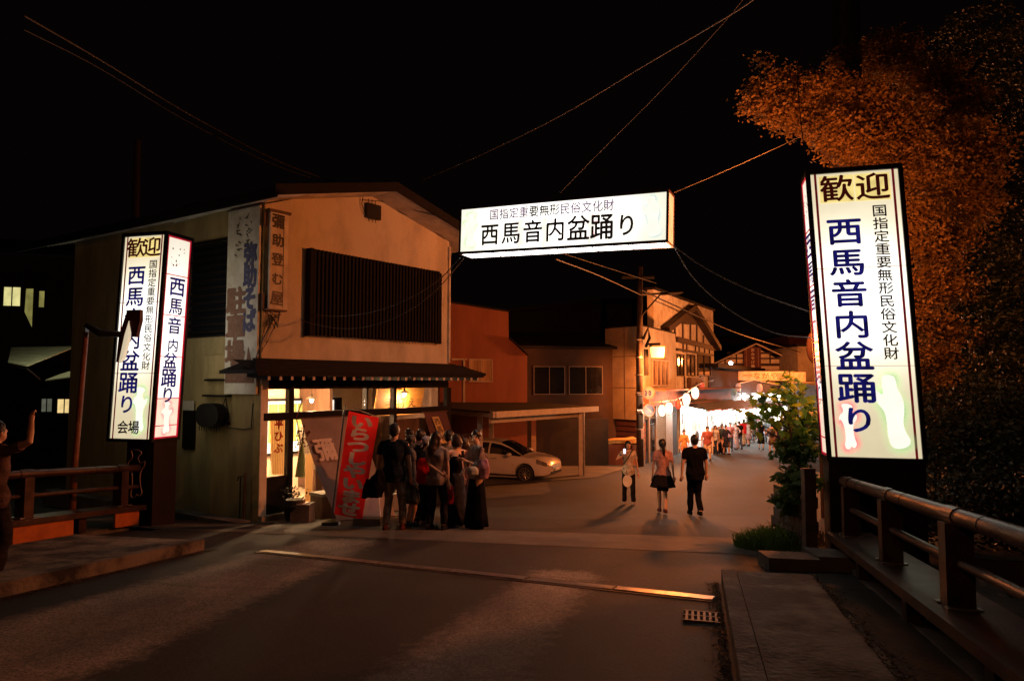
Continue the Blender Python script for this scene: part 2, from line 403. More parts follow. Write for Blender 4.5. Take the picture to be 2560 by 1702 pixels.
# bridge deck (asphalt) sloping down to the street
b = B()
for k in range(14):
    y0, y1 = -14 + k*2, -12 + k*2
    def row(y):
        l = Vector((-6.75, 0, 0)) + D*((y)/D.y); r = Vector((2.35+2.3, 0, 0)) + D*((y-8.0)/D.y)
        return l, r
    def lim(p): 
        return min(p, 1e9)
    (l0, r0), (l1, r1) = row(y0), row(y1)
    l0.x -= 2.5; l1.x -= 2.5
    n = 6
    for i in range(n):
        q = []
        for (l, r, t) in ((l0, r0, i/n), (l0, r0, (i+1)/n), (l1, r1, (i+1)/n), (l1, r1, i/n)):
            p = l.lerp(r, t); yb = bank(p.x)+.02; yy = min(p.y, yb); q.append((p.x, yy, gz(yy)-.002))
        if max(a[1] for a in q) - min(a[1] for a in q) > .01: b.poly(q)
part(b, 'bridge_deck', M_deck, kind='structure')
# river bank wall and the dark channel below the bridge
b = B()
for x0, x1 in ((-90,-30),(-30,-8.2),(5.6,30),(30,90)):
    X0, X1 = max(-20, min(20, x0)), max(-20, min(20, x1))
    b.poly([(x0, bank(X0), -4.2), (x1, bank(X1), -4.2), (x1, bank(X1), gz(bank(X1))), (x0, bank(X0), gz(bank(X0)))])
part(b, 'river_wall', M_concd, kind='structure')
M_water = mat('dark_river', (.012,.012,.011), .12, (.008,.008,.008), 1, bump=.4, bscale=2)
b = B(); b.poly([(-90,-30,-4.1),(90,-30,-4.1),(90,20,-4.1),(-90,20,-4.1)]); part(b, 'river', M_water, kind='structure')

# paving band of lighter concrete between the bridge joint and the street
b = B()
def gband(x0, x1, ya, yb, n, m=0, up=.004, ya1=None, yb1=None):
    for i in range(n):
        t0, t1 = i/n, (i+1)/n; xa, xb = x0+(x1-x0)*t0, x0+(x1-x0)*t1
        A0 = ya+(((ya1 if ya1 is not None else ya)-ya)*t0); A1 = ya+(((ya1 if ya1 is not None else ya)-ya)*t1)
        B0 = yb+(((yb1 if yb1 is not None else yb)-yb)*t0); B1 = yb+(((yb1 if yb1 is not None else yb)-yb)*t1)
        b.poly([(xa,A0,gz(A0)+up),(xb,A1,gz(A1)+up),(xb,B1,gz(B1)+up),(xa,B0,gz(B0)+up)], m)
M_pave = mat('worn_apron_concrete', (.115,.105,.09), .85, (.06,.055,.048), 1.2, 9, .4, 60)
gband(-7, 4.4, 12.15, 13.2, 6, ya1=9.0, yb1=10.6)
part(b, 'paved_apron', M_pave, kind='structure')
b = B(); gband(-8.5, 1.2, 13.25, 15.6, 4, up=.003, ya1=20.5, yb1=24.5)
part(b, 'shop_forecourt', M_pave, kind='structure')
b = B()
for q in ([(-3.0,21.4),(3.1,25.6),(6.2,33.0),(-2.5,33.0)],): b.poly([(x, y, gz(y)+.02) for x, y in q])
part(b, 'carport_slab', M_pave, kind='structure')
# expansion joint: steel cover plate in lengths
M_joint = mat('joint_steel', (.40,.37,.34), .35, (.2,.18,.16), 9, 6, .2, 30, metal=.75)
J0, J1 = at(655,1366,9.62), at(1786,1484,6.83)
j0 = Vector((J0.x, 9.62, 0)); j1 = Vector((J1.x, 6.83, 0)); jt = thing('expansion_joint', 'steel expansion joint plate crossing the road at the end of the bridge', 'joint plate', (j0.x, j0.y, gz(j0.y)))
nj = 6
for i in range(nj):
    p, q = j0.lerp(j1, i/nj+.002), j0.lerp(j1, (i+1)/nj-.002); nn = Vector((-(j1-j0).y, (j1-j0).x, 0)).normalized()*.075
    b = B(); b.hexa([(c.x, c.y, gz(c.y)+z) for z in (-.03, .012+.003*(i%2)) for c in (p-nn, q-nn, q+nn, p+nn)]); part(b, 'plate', M_joint, jt)
b = B(); nn = Vector((-(j1-j0).y, (j1-j0).x, 0)).normalized()
for s_ in (.11, -.12):
    b.hexa([(c.x, c.y, gz(c.y)+z) for z in (-.03, .006) for c in (j0+nn*(s_-.02), j1+nn*(s_-.02), j1+nn*(s_+.02), j0+nn*(s_+.02))])
part(b, 'edge_angle', mat('rusty_steel', (.10,.06,.04), .6, (.04,.025,.02), 20, metal=.5), jt)

# right sidewalk slab with kerb
kerb0 = Vector((2.27, 7.55, 0)); 
def strip(p0, p1, wdt, zt, zb, nm, mt, kind='structure', side=R_, n=6):
    b = B()
    for i in range(n):
        a, c = p0.lerp(p1, i/n), p0.lerp(p1, (i+1)/n); a2, c2 = a+side*wdt, c+side*wdt
        b.hexa([(a.x,a.y,gz(a.y)+zb),(c.x,c.y,gz(c.y)+zb),(c2.x,c2.y,gz(c2.y)+zb),(a2.x,a2.y,gz(a2.y)+zb),
                (a.x,a.y,gz(a.y)+zt),(c.x,c.y,gz(c.y)+zt),(c2.x,c2.y,gz(c2.y)+zt),(a2.x,a2.y,gz(a2.y)+zt)])
    return part(b, nm, mt, kind=kind)
M_walk = mat('stained_sidewalk', (.20,.165,.13), .88, (.026,.02,.016), 1.6, 12, .8, 22, thr=(.43,.60))
strip(kerb0+R_*.16, kerb0+R_*.16-D*16, .80, .14, -.2, 'right_sidewalk', M_walk)
strip(kerb0, kerb0-D*16, .15, .155, -.2, 'right_kerb', M_walk)
strip(kerb0+R_*.97, kerb0+R_*.97-D*16, .68, .02, -.3, 'right_gutter', mat('dark_gutter', (.035,.03,.022), .95, (.012,.012,.009), 5, 8, .8, 30))  # very dark floor for the gap under the ledge
lk0 = Vector((-4.45, 9.75, 0))
strip(lk0, lk0-D*16, -2.1, .13, -.2, 'left_sidewalk', M_walk)
strip(lk0+R_*.15, lk0+R_*.15-D*16, -.148, .145, -.2, 'left_kerb', M_walk)
# dry leaves and grit caught in the gutter and along the kerb
b = B()
for i in range(5200):
    t = rng.random()**1.1*9.0; side = rng.random()
    base = kerb0 + R_*(.90+abs(rng.normal(0, .12))) if side < .5 else (kerb0 - R_*(.03+abs(rng.normal(0,.05))) if side < .75 else lk0 + R_*(.2+abs(rng.normal(0,.07))))
    p = base - D*t; z = gz(p.y) + (.144 if 0 < (p-kerb0).dot(R_) < .96 and side < .5 else (.024 if side < .5 else .003))
    r = .006+rng.random()*.018; a = rng.random()*6.28
    dx, dy = math.cos(a)*r, math.sin(a)*r
    b.poly([(p.x-dx, p.y-dy, z), (p.x+dy*.6, p.y-dx*.6, z+rng.random()*.012), (p.x+dx, p.y+dy, z+rng.random()*.02), (p.x-dy*.6, p.y+dx*.6, z+.004)])
part(b, 'leaf_litter', mat('dead_leaves', (.12,.085,.05), .9, (.05,.035,.02), 15), kind='stuff', label='brown leaf litter and grit along the kerbs')
# sandy end blocks of the right sidewalk
t = thing('concrete_block', 'low concrete end block beside the foot of the right gate sign', 'concrete block', (3.3, 8.45, gz(8.45)))
b = B()
for (x0, x1, y0, y1, h) in ((3.05,3.62,8.25,8.62,.16),(3.62,4.0,8.2,8.66,.19)):
    b.hexa([(x, y, z) for z in (gz(8.4)-.1, gz(8.4)+h) for x, y in ((x0,y0),(x1,y0-.1),(x1,y1-.1),(x0,y1))])
part(b, 'block', M_concd, t)
# drain grate
gp = at(1755, 1552, 1); d_ = (gp-Vector((0,0,CAMZ))); tt = 6.15; gx = d_.x*tt
t = thing('drain_grate', 'small steel drain grate in the road by the right kerb', 'drain grate', (gx, tt, gz(tt)))
b = B(); Fg = Frame((gx, tt, gz(tt)+.004), R_, D+Vector((0,0,-.076)))
for k in range(6): b.fbox(Fg, -.14+k*.05, -.118+k*.05, -.17, .17, -.03, .012)
for k in range(3): b.fbox(Fg, -.16, .15, -.175+k*.165, -.155+k*.165, -.03, .013)
part(b, 'grate_bars', mat('dull_grate', (.16,.12,.10), .6, (.08,.06,.05), 9, metal=.4), t)
b = B(); b.fbox(Fg, -.16, .15, -.18, .18, .0005, .001); part(b, 'drain_pit', M_brass, t)

# ================================================================== BRIDGE RAILINGS
def rail_side(name, label, S0, L, sgn, panels=False):
    """S0: far end at ground on the inner line; runs back along -D; sgn +1 = the outer side lies to the right"""
    t = thing(name, label, 'bridge railing', (S0.x, S0.y, gz(S0.y)))
    def q(s, off, h):
        p = S0 - D*s + R_*off*sgn; return Vector((p.x, p.y, gz(p.y)+h))
    N = int(L/1.75)
    b = B(); b.tube([q(s*L/16, .22, 1.02) for s in range(17)], .062, 14, round_=True); b.sm = True; part(b, 'top_rail', M_rail, t)
    b = B(); b.tube([q(s*L/16, .22, .70) for s in range(17)], .036, 10, round_=True); b.sm = True; part(b, 'middle_rail', M_rail, t)
    # parapet ledge
    b = B()
    for i in range(10):
        s0, s1 = i*L/10, (i+1)*L/10
        b.hexa([q(s0,0,.30), q(s1,0,.30), q(s1,.52,.30), q(s0,.52,.30), q(s0,0,.385), q(s1,0,.385), q(s1,.52,.385), q(s0,.52,.385)])
    part(b, 'ledge', M_rail, t)
    b = B(); b.hexa([q(0,.15,-.2), q(L,.15,-.2), q(L,.45,-.2), q(0,.45,-.2), q(0,.15,.05), q(L,.15,.05), q(L,.45,.05), q(0,.45,.05)]); part(b, 'plinth', M_concd, t)
    for k in range(N+1):
        s = .35 + k*1.75
        if s > L: break
        b = B(); b.tube([q(s-.11,.22,1.02), q(s+.11,.22,1.02)], .071, 14); part(b, 'rail_clamp', M_rail, t); b = B(); b.tube([q(s-.07,.22,.70), q(s+.07,.22,.70)], .046, 10); part(b, 'rail_clamp', M_rail, t)
        b = B(); b.tube([q(s+.55,.22,1.02), q(s+.565,.22,1.02)], .065, 14); part(b, 'rail_joint', M_black, t)
        b = B()
        for a_ in (-.11,.11): b.hexa([q(s+a_+x_, o_, h_) for h_ in (.387, .40) for x_, o_ in ((-.035,.11),(.035,.11),(.035,.33),(-.035,.33))])
        part(b, 'foot_plate', M_steel, t)
        b = B(); b.hexa([q(s+a, o, h) for h in (.386, .975) for a, o in ((-.075,.13),(.075,.13),(.075,.31),(-.075,.31))]); part(b, 'rail_post', M_rail, t)
        b = B(); b.hexa([q(s+.85+a, o, h) for h in (.05, .299) for a, o in ((-.07,.1),(.07,.1),(.07,.24),(-.07,.24))]); part(b, 'stub_post', M_rail, t)
    if panels:
        M_or = mat('orange_infill', (.62,.17,.035), .7, (.42,.10,.02), 4, 6)
        for k in range(5):
            s = .12 + k*1.3
            b = B(); b.hexa([q(a, o, h) for h in (.055, .296) for a, o in ((s,.04),(s+(.5 if k == 0 else .98),.04),(s+(.5 if k == 0 else .98),.07),(s,.07))])
            part(b, 'infill_panel', M_or, t)
    return t
R0 = Vector((3.97, 8.75, 0)); rail_side('right_railing'.replace('right_',''), 'maroon bridge railing with a round top rail running down from the right gate sign', R0, 13, 1)
L0 = Vector((-6.42, 12.15, 0)); rail_side('railing', 'dim bridge railing with orange infill panels beside the left gate sign', L0, 13, -1, True)

# ================================================================== GATE SIGNS
NAME = '西馬音内盆踊り'; SUB = '国指定重要無形民俗文化財'
P_front = panelmat('backlit_panel', (1,.86,.55), .72, 1.15, .5, .56, .75, .25)
P_side = panelmat('backlit_side_panel', (1,.90,.72), .85, .9, .5, .5, .8, .34)
P_pink = emat('pink_backlit_panel', (1,.80,.62), .95, .12, 3)
P_yel = emat('yellow_backlit_patch', (1,.78,.27), .88, .18, 6)
I_blue = emat('blue_ink', (.02,.02,.30), .30, .6, 7); I_blk = emat('black_ink', (.03,.018,.018), .25); I_red = emat('dark_red_ink', (.30,.012,.02), .32, .5, 9)
I_mar = emat('maroon_ink', (.10,.008,.005), .3)
I_lilac = emat('lilac_ink', (.36,.30,.46), 1.0, .5, 4); I_purp = emat('purple_ink', (.20,.12,.24), .6, .6, 5)
H_green = halo_mat('green_airbrush', (.36,.62,.28), .9); H_pink = halo_mat('pink_airbrush', (.85,.13,.18), .9); H_yell = halo_mat('lime_airbrush', (.62,.75,.20), .95)
H_blue = halo_mat('grey_blue_airbrush', (.36,.50,.56), .9)
P_fig = emat('pale_figure', (1,.96,.84), 1.05, .06, 4)

def pillar(label, O_, lean, w, h, dep, right=False):
    uz = Vector((0,0,1)) + R_*lean
    F = Frame(O_, R_, uz)
    g = gz(O_.y); cx_ = O_ + R_*w/2 + D*dep/2
    t = thing('gate_sign', label, 'light box sign', (cx_.x, cx_.y, g))
    fr = .055
    # frame: eight edges around the box
    fm = M_framedk if right else M_framedk
    b = B()
    for (u0,u1) in ((0,fr),(w-fr,w)):
        for (n0,n1) in ((-fr,0),(-dep,-dep+fr)): b.fbox(F, u0,u1,0,h,n0,n1)
    for (v0,v1) in ((-.0,fr),(h-fr,h)):
        for (n0,n1) in ((-fr+.002,-.002),(-dep+.002,-dep+fr-.002)): b.fbox(F, fr,w-fr,v0,v1,n0,n1)
        for (u0,u1) in ((.002,fr-.002),(w-fr+.002,w-.002)): b.fbox(F, u0,u1,v0,v1,-dep+fr,-fr)
    b.fbox(F, .01, w-.01, h-.02, h+.012, -dep+.01, -.01)
    part(b, 'frame', fm, t)
    b = B(); b.fbox(F, fr, w-fr, .004, .03, -dep+fr, -fr); part(b, 'bottom_plate', M_framedk, t)
    # front face in three sheets with seams
    cuts = [fr, h*.325, h*.665, h-fr] if not right else [fr, h*.32, h*.655, h-fr]
    for k in range(3):
        v0, v1 = cuts[k]+.004, cuts[k+1]-.004
        b = B(); b.fbox(F, fr, w-fr, v0, v1, -.045, -.03)
        q = [((0),(v0/h)),((1),(v0/h)),((1),(v1/h)),((0),(v1/h))]
        b.poly([F.p(fr,v0,-.028),F.p(w-fr,v0,-.028),F.p(w-fr,v1,-.028),F.p(fr,v1,-.028)], 0, q)
        part(b, 'face_panel', P_front, t)
        # rear face
        b = B(); b.poly([F.p(w-fr,v0,-dep+.03),F.p(fr,v0,-dep+.03),F.p(fr,v1,-dep+.03),F.p(w-fr,v1,-dep+.03)], 0, q); part(b, 'rear_panel', P_front, t)
    for k in (1, 2):
        b = B(); b.fbox(F, fr, w-fr, cuts[k]-.004, cuts[k]+.004, -.05, -.026); part(b, 'seam', I_mar if not right else emat('tan_seam', (.55,.42,.30), .8), t)  # thin strip over the joint between face sheets, tan on the right sign
    # stripes
    for (ua, wd) in ((fr+.045, .03), (w-fr-.075, .03)):
        b = B(); b.poly([F.p(ua,fr,-.024),F.p(ua+wd,fr,-.024),F.p(ua+wd,h-fr,-.024),F.p(ua,h-fr,-.024)]); part(b, 'stripe', I_red, t)
    # welcome patch
    for k in range(2):
        b = B(); ua = .15+k*(w-.3)/2 + .006; ub = ua+(w-.3)/2-.012
        b.poly([F.p(ua,h-.45,-.025),F.p(ub,h-.45,-.025),F.p(ub,h-.09,-.025),F.p(ua,h-.09,-.025)]); part(b, 'welcome_patch', P_yel, t)
    b = B(); put_text(b, F, '歓迎', w*.5-(w-.3)*.25, h-.27, (.42), .37, -.02, .018, False, (w-.3)*.50); part(b, 'lettering', I_mar, t)
    b = B(); bigw = .36 if right else .33
    u0 = w*.36 if right else w*.38
    ys = h*(.785 if right else .80); pt = h*(.107 if right else .103)
    put_text(b, F, NAME, u0, ys-.02, bigw*1.25, .375, -.02, .022, True, pt, sizes=[1,1,1,1,1.05,1.08,.95]); part(b, 'lettering', I_blue, t)
    b = B(); put_text(b, F, SUB, w*.735, h*.845, .185, .165, -.02, .016, True, h*.0440); part(b, 'lettering', I_blk, t)
    if not right:
        b = B(); put_text(b, F, '会場', w*.33, h*.068, .25, .25, -.02, .022, False, .24); part(b, 'lettering', I_blk, t)
        dancer('b', F, w*.50, .16, w*.33, h*.22, -.022, H_green, P_fig, t, .09)
    else:
        dancer('a', F, w*.52, .17, w*.34, h*.245, -.0225, H_green, P_fig, t, .10)
        dancer('b', F, w*.15, .15, w*.19, h*.155, -.022, H_pink, P_fig, t, .08)
    # sides
    for sgn in (1, -1):
        if sgn == 1: G = Frame(F.p(w, 0, 0), D, uz)      # right side, seen from the right; starts at the front edge
        else: G = Frame(F.p(0, 0, -dep), -D, uz)
        vis = (sgn == 1) != right
        cs = [fr, .075*h, .205*h, .405*h, .605*h, .80*h, h-fr]
        for k in range(6):
            v0, v1 = cs[k]+.008, cs[k+1]-.008
            b = B(); q = [(0,v0/h),(1,v0/h),(1,v1/h),(0,v1/h)]
            b.poly([G.p(fr,v0,-.02),G.p(dep-fr,v0,-.02),G.p(dep-fr,v1,-.02),G.p(fr,v1,-.02)], 0, q)
            part(b, 'side_panel', P_pink if k in (0,1) else P_side, t)
        b = B()
        for k in range(1,6): b.fbox(G, fr, dep-fr, cs[k]-.008, cs[k]+.008, -.03, -.012)
        for (ua, ub) in ((fr, fr+.03), (dep-fr-.03, dep-fr)): b.fbox(G, ua, ub, fr, h-fr, -.019, -.010)
        for (va, vb) in ((fr, fr+.03), (h-fr-.03, h-fr)): b.fbox(G, fr+.03, dep-fr-.03, va, vb, -.0195, -.011)
        part(b, 'side_trim', M_framered, t)
        if vis:
            b = B(); put_text(b, G, '西馬音内', dep*.52, h*.745, .38, .34, -.009, .02, True, h*.095, sizes=[1.1,.95,.95,.75])
            put_text(b, G, '盆踊り', dep*.46, h*.385, .36, .33, -.009, .022, True, h*.082, sizes=[.95,1.1,.95]); part(b, 'lettering', I_blue, t)
            b = B()
            for k in range(16):
                uu, vv = dep*(.25+.5*random.random()), h*(.845+.09*random.random()); r = .006+.014*random.random()
                tess([(uu+r*math.cos(a*.9), vv+r*math.sin(a*.9)) for a in range(7)], G, -.012, b)
            part(b, 'petal_print', I_red, t)
            if not right: dancer('b', G, dep*.30, h*.035, dep*.36, h*.155, -.0105, H_pink, P_fig, t, .07)
    # base cabinet
    b = B(); c = F.p(w/2, 0, -dep/2); hw, hd = w/2-.02, dep/2-.04; zb = g-.25
    if right: 
        b.hexa([(*(c + R_*a*hw + D*e*hd)[:2], z) for z in (zb, c.z-.004) for a, e in ((-1,-1),(1,-1),(1,1),(-1,1))])
    else:
        b.hexa([(*(c + R_*a*hw*.62 + D*e*hd*.9 + R_*.20)[:2], z) for z in (zb, c.z-.004) for a, e in ((-1,-1),(1,-1),(1,1),(-1,1))])
    part(b, 'base_cabinet', M_framedk, t)
    return t, F
SR, FR = pillar('tallest glowing welcome sign, on the right beside the shrub', at(2069,1152,8.9), -.045, 1.16, 3.83, .52, True)
SL, FL = pillar('farther glowing welcome sign at the left with a lit side face', at(265,1103,12.5), .052, .99, 3.80, .70, False)
# dancer outline cut in the left sign base
Fb = Frame(FL.p(.53, -1.0, .015-.04), R_, (0,0,1))
Q = smooth_outline([(x*.38+.05, y*.86+.02) for x, y in DANCER_B], 2)
b = B(); pts = [Fb.p(x, y, .06) for x, y in Q]; b.tube(pts+[pts[0]], .008, 5, cap=False)
part(b, 'dancer_edge_trim', mat('pale_edging', (.55,.42,.40), .5, (.3,.2,.2), 9), SL)
# bright post beside the right sign (square tube the sign is bolted to)
t = thing('sign_post', 'slim square steel post standing against the left edge of the right gate sign', 'post', (3.95, 9.45, gz(9.45)))
b = B(); b.hexa([(x, y, z) for z in (gz(9.45)-.2, .46) for x, y in ((3.86,9.1),(4.0,9.08),(4.0,9.2),(3.86,9.22))]); part(b, 'post_tube', mat('dull_aluminium', (.16,.11,.10), .6, (.08,.05,.045), 6, metal=.2), t)

# hanging sign over the street
A_, Bq = at(1146,636,12.0), at(1670,606,10.45)
A2, B2 = at(1147.5,518.5,12.0), at(1670,472.5,10.45)
W_ = (Bq-A_).length; H_ = ((A2-A_).length + (B2-Bq).length)/2
ux = (Bq-A_).normalized(); up0 = ((A2-A_)+(B2-Bq)).normalized(); up0 = (up0 - ux*up0.dot(ux)).normalized()
FH = Frame(A_, ux, up0); T_ = .46
t = thing('hanging_sign', 'long glowing festival banner box hung on wires across the street', 'light box sign', tuple(A_))
SH = t; fr = .035
b = B()
for (n0, n1) in ((-fr,0),(-T_,-T_+fr)):
    b.fbox(FH, 0, W_, 0, fr+.01, n0, n1); b.fbox(FH, 0, W_, H_-fr-.01, H_, n0, n1)
    b.fbox(FH, 0, fr, fr+.01, H_-fr-.01, n0, n1); b.fbox(FH, W_-fr, W_, fr+.01, H_-fr-.01, n0, n1)
for (u0, u1) in ((0,fr),(W_-fr,W_)):
    b.fbox(FH, u0, u1, 0, fr*.8, -T_+fr, -fr); b.fbox(FH, u0, u1, H_-fr, H_, -T_+fr, -fr)
b.fbox(FH, fr, W_-fr, H_-.012, H_, -T_+fr, -fr)
part(b, 'frame', M_frame, t)
P_hang = panelmat('hanging_face_panel', (.96,.93,.74), .85, 1.7, .47, .55, .37, .75)
b = B(); v0, v1 = fr+.01, H_-fr-.01
b.poly([FH.p(fr,v0,-.012),FH.p(W_-fr,v0,-.012),FH.p(W_-fr,v1,-.012),FH.p(fr,v1,-.012)], 0, [(0,0),(1,0),(1,1),(0,1)]); part(b, 'face_panel', P_hang, t)
b = B(); b.poly([FH.p(W_-fr,v0,-T_+.012),FH.p(fr,v0,-T_+.012),FH.p(fr,v1,-T_+.012),FH.p(W_-fr,v1,-T_+.012)], 0, [(0,0),(1,0),(1,1),(0,1)]); part(b, 'rear_panel', emat('rear_diffuser', (1,.93,.8), 3.0, .1, 3), t)
P_bot = emat('bottom_diffuser', (1,.95,.86), 6.8, .15, 3)
for k in range(6):
    ua, ub = fr + (W_-2*fr)*k/6+.008, fr + (W_-2*fr)*(k+1)/6-.008
    b = B(); b.fbox(FH, ua, ub, .006, .014, -T_+fr, -fr); part(b, 'bottom_panel', P_bot, t)
b = B()
for k in range(1, 6): b.fbox(FH, fr+(W_-2*fr)*k/6-.008, fr+(W_-2*fr)*k/6+.008, .0, .02, -T_+fr, -fr)
part(b, 'bottom_rib', M_frame, t)
P_end = emat('warm_end_panel', (1,.62,.30), .75, .3, 4)
for ua in (0, W_):
    b = B(); s = 1 if ua else -1
    b.poly([FH.p(ua-s*.01, fr, -fr), FH.p(ua-s*.01, fr, -T_+fr), FH.p(ua-s*.01, H_-fr, -T_+fr), FH.p(ua-s*.01, H_-fr, -fr)]); part(b, 'end_panel', P_end if ua else P_pink, t)
b = B(); u0, v_ = FH.on(1252, 575)
put_text(b, FH, NAME, W_*.164, H_*.375, .37, .40, -.006, .020, False, W_*.1095, sizes=[1,1,1,1,1.1,1.12,.95]); part(b, 'lettering', I_blk, t)
b = B(); put_text(b, FH, SUB[:4], W_*.185, H_*.785, .185, .195, -.006, .018, False, W_*.0505); put_text(b, FH, SUB[7:], W_*.185+7*W_*.0505, H_*.785, .185, .195, -.006, .018, False, W_*.0505); part(b, 'lettering', I_purp, t)
b = B(); put_text(b, FH, SUB[4:7], W_*.185+4*W_*.0505, H_*.785, .19, .2, -.006, .022, False, W_*.0505); part(b, 'lettering', I_blk, t)
dancer('b', FH, W_*.025, .11, W_*.075, H_*.74, -.008, H_green, P_fig, t, .06, True)
dancer('a', FH, W_*.885, .11, W_*.085, H_*.76, -.008, H_blue, P_fig, t, .06)
for uu, hm in ((.30, H_pink), (.42, H_yell), (.64, H_pink)):
    dancer('b', FH, W_*uu, .07, W_*.045, H_*.55, -.0095, hm, P_hang if False else P_fig, t, .03)

# wires holding the sign
M_wire = mat('wire_strand', (.22,.19,.17), .6, (.12,.1,.09), 10, metal=.2)
M_cable = mat('black_cable', (.007,.006,.006), .6, (.04,.035,.03), 10)
def wire(name, label, pts, rad, m, cat='wire', group=None, n=24):
    """pts: three or more points; smooth Catmull-Rom through them"""
    P = [Vector(p) for p in pts]; P = [P[0]*2-P[1]] + P + [P[-1]*2-P[-2]]; out = []
    for i in range(1, len(P)-2):
        for k in range(n//(len(P)-3)+1):
            t_ = k/(n//(len(P)-3)+1); a, b_, c, d = P[i-1:i+3]
            out.append(.5*((2*b_)+(-a+c)*t_+(2*a-5*b_+4*c-d)*t_*t_+(-a+3*b_-3*c+d)*t_**3))
    out.append(P[-2]); b = B(); b.tube(out, rad, 5)
    o = part(b, name, m, label=label, cat=cat, group=group); return o
def wpx(l): return [at(*p) for p in l]
wire('stay_wire', 'upper of the two slack stays from the hanging sign to the shop wall', wpx([(1150,645,12),(1090,705,12.3),(1000,757,12.8),(900,786,13.4),(800,789,14),(712,775,14.35)]), .010, M_wire)
wire('stay_wire', 'lower of the two slack stays drooping across the louvred window', wpx([(1158,648,12),(1080,735,12.4),(980,798,12.9),(870,822,13.5),(770,806,14),(718,783,14.3)]), .008, M_wire)
wire('stay_wire', 'stay running up right from the hanging sign into the tree', wpx([(1685,482,10.5),(1830,420,10.8),(1995,345,11.2),(2110,290,11.6)]), .006, M_wire)
wire('stay_wire', 'taut stay from the hanging sign down to the middle of the right gate sign', wpx([(1683,614,10.5),(1760,668,10.2),(1880,728,9.8),(2022,779,9.4)]), .010, M_wire)
wire('stay_wire', 'slack stay that dips lowest between the hanging sign and the right gate sign', wpx([(1684,614,10.5),(1730,690,10.3),(1800,757,10.0),(1880,808,9.7),(1950,836,9.5),(2026,844,9.35)]), .010, M_wire)
for l, n_ in (((60,62),0),((60,50),1)):
    pass
wire('power_line', 'thick pair of dim power lines sloping down from the top left to the shop gable', wpx([(60,40,7),(250,150,9),(480,290,11.5),(700,405,14),(900,478,15.3)]), .011, M_cable)
wire('power_line', 'lower thin power line next to the thick one above the shop roof', wpx([(60,75,7),(250,172,9),(480,310,11.5),(700,418,13.8),(905,482,15.2)]), .006, M_cable)
wire('power_line', 'long power line rising from the shop gable to the top right', wpx([(1050,452,16),(1200,388,14.5),(1400,290,12.5),(1600,170,10.5),(1840,28,8),(1900,-20,7.5)]), .013, M_cable)
wire('power_line', 'thin power line climbing behind the hanging sign to the top edge', wpx([(1400,482,16),(1500,380,14),(1640,240,12),(1780,90,10),(1870,-15,9)]), .006, M_cable)
wire('power_line', 'line from the shop gable corner behind the left end of the hanging sign', wpx([(880,470,15.4),(1000,515,15.9),(1140,552,16.5),(1300,600,20),(1640,708,31)]), .013, M_cable)
wire('power_line', 'line running from behind the hanging sign to the street utility pole', wpx([(1390,648,19),(1500,690,24),(1604,738,31)]), .02, M_cable)
wire('power_line', 'line continuing over the half timbered house towards the gabled shop', wpx([(1604,725,31),(1700,770,38),(1850,835,50),(2000,880,60)]), .04, M_cable)
wire('power_line', 'drooping line beside the tree above the right gate sign', wpx([(2056,-10,9.2),(2040,60,9.3),(1995,160,9.4),(2005,330,9.6),(2015,400,9.4),(2020,460,9.3)]), .006, M_cable)
# ================================================================== SOBA SHOP
SO = Vector((-4.914, 13.4, 0)); F = Frame(SO, (.614, .79, 0)); WW = 5.34
gl_ = Vector((-.85, .53, 0)).normalized(); LL = 7.4
G = Frame(SO + gl_*LL, -gl_)
shop = thing('shop_building', 'two storey noodle shop with a louvred upper window and lit ground floor on the corner', 'shop', tuple(SO+Vector((0,0,gz(13.4)))))
U = lambda px, py=950, n=0: F.on(px, py, n)[0]
V = lambda px, py, n=0: F.on(px, py, n)[1]
gb = -1.75
def zr(u): return 5.16 + .72*(1-abs(u-2.75)/2.95)      # underside of the gable roof
b = B()   # upper front wall
b.prism([F.p(0,2.0,-.15),F.p(WW,2.0,-.15),F.p(WW,zr(WW),-.15),F.p(2.75,zr(2.75),-.15),F.p(0,zr(0),-.15)], F.n*.15)
part(b, 'front_wall', M_cream, shop)
wl = G.on(455, 720)[0]; wr = G.on(572, 720)[0]; wb = G.on(520, 838)[1]; wt = G.on(520, 607)[1]
b = B()
for (a, c, d, e) in ((0,wl,gb,5.2),(wr,LL,gb,5.2),(wl,wr,gb,wb),(wl,wr,wt,5.2)): b.fbox(G, a, c-(.151 if c == LL else 0), d, e, -.15, 0)
b.fbox(G, LL-.15, LL, gb, 2.0, -.15, 0)
part(b, 'side_wall', M_creamside, shop)
b = B(); b.fbox(G, LL-.16, LL+.02, gb, 5.2, 0.0, .025); part(b, 'corner_strip', mat('yellow_corner_board', (.45,.34,.12), .7, (.3,.22,.08), 5), shop)
b = B(); b.fbox(G, LL+.021, LL+.035, gb, 2.0, -.15, .02); part(b, 'corner_flashing', M_white, shop)
# dark recessed window on the side
b = B(); b.fbox(G, wl, wr, wb, wt, -.14, -.12); part(b, 'window', M_dglass, shop); 
b = B()
for k in range(13): 
    v = wb+.06+(wt-wb-.1)*k/12; b.fbox(G, wl, wr, v-.012, v+.05, -.1, -.06)
b.fbox(G, wl-.04, wl, wb-.04, wt+.04, -.05, .03); b.fbox(G, wr, wr+.02, wb-.04, wt+.04, -.05, .03); b.fbox(G, wl, wr, wt, wt+.04, -.05, .03); b.fbox(G, wl, wr, wb-.04, wb, -.05, .03)
part(b, 'side_shutter', M_wood, shop)
a0, v0 = G.on(466, 538); a1, v1 = G.on(506, 508)
b = B(); b.fbox(G, a0, a1, v0, v1, 0, .09); part(b, 'vent_hood', M_black, shop)
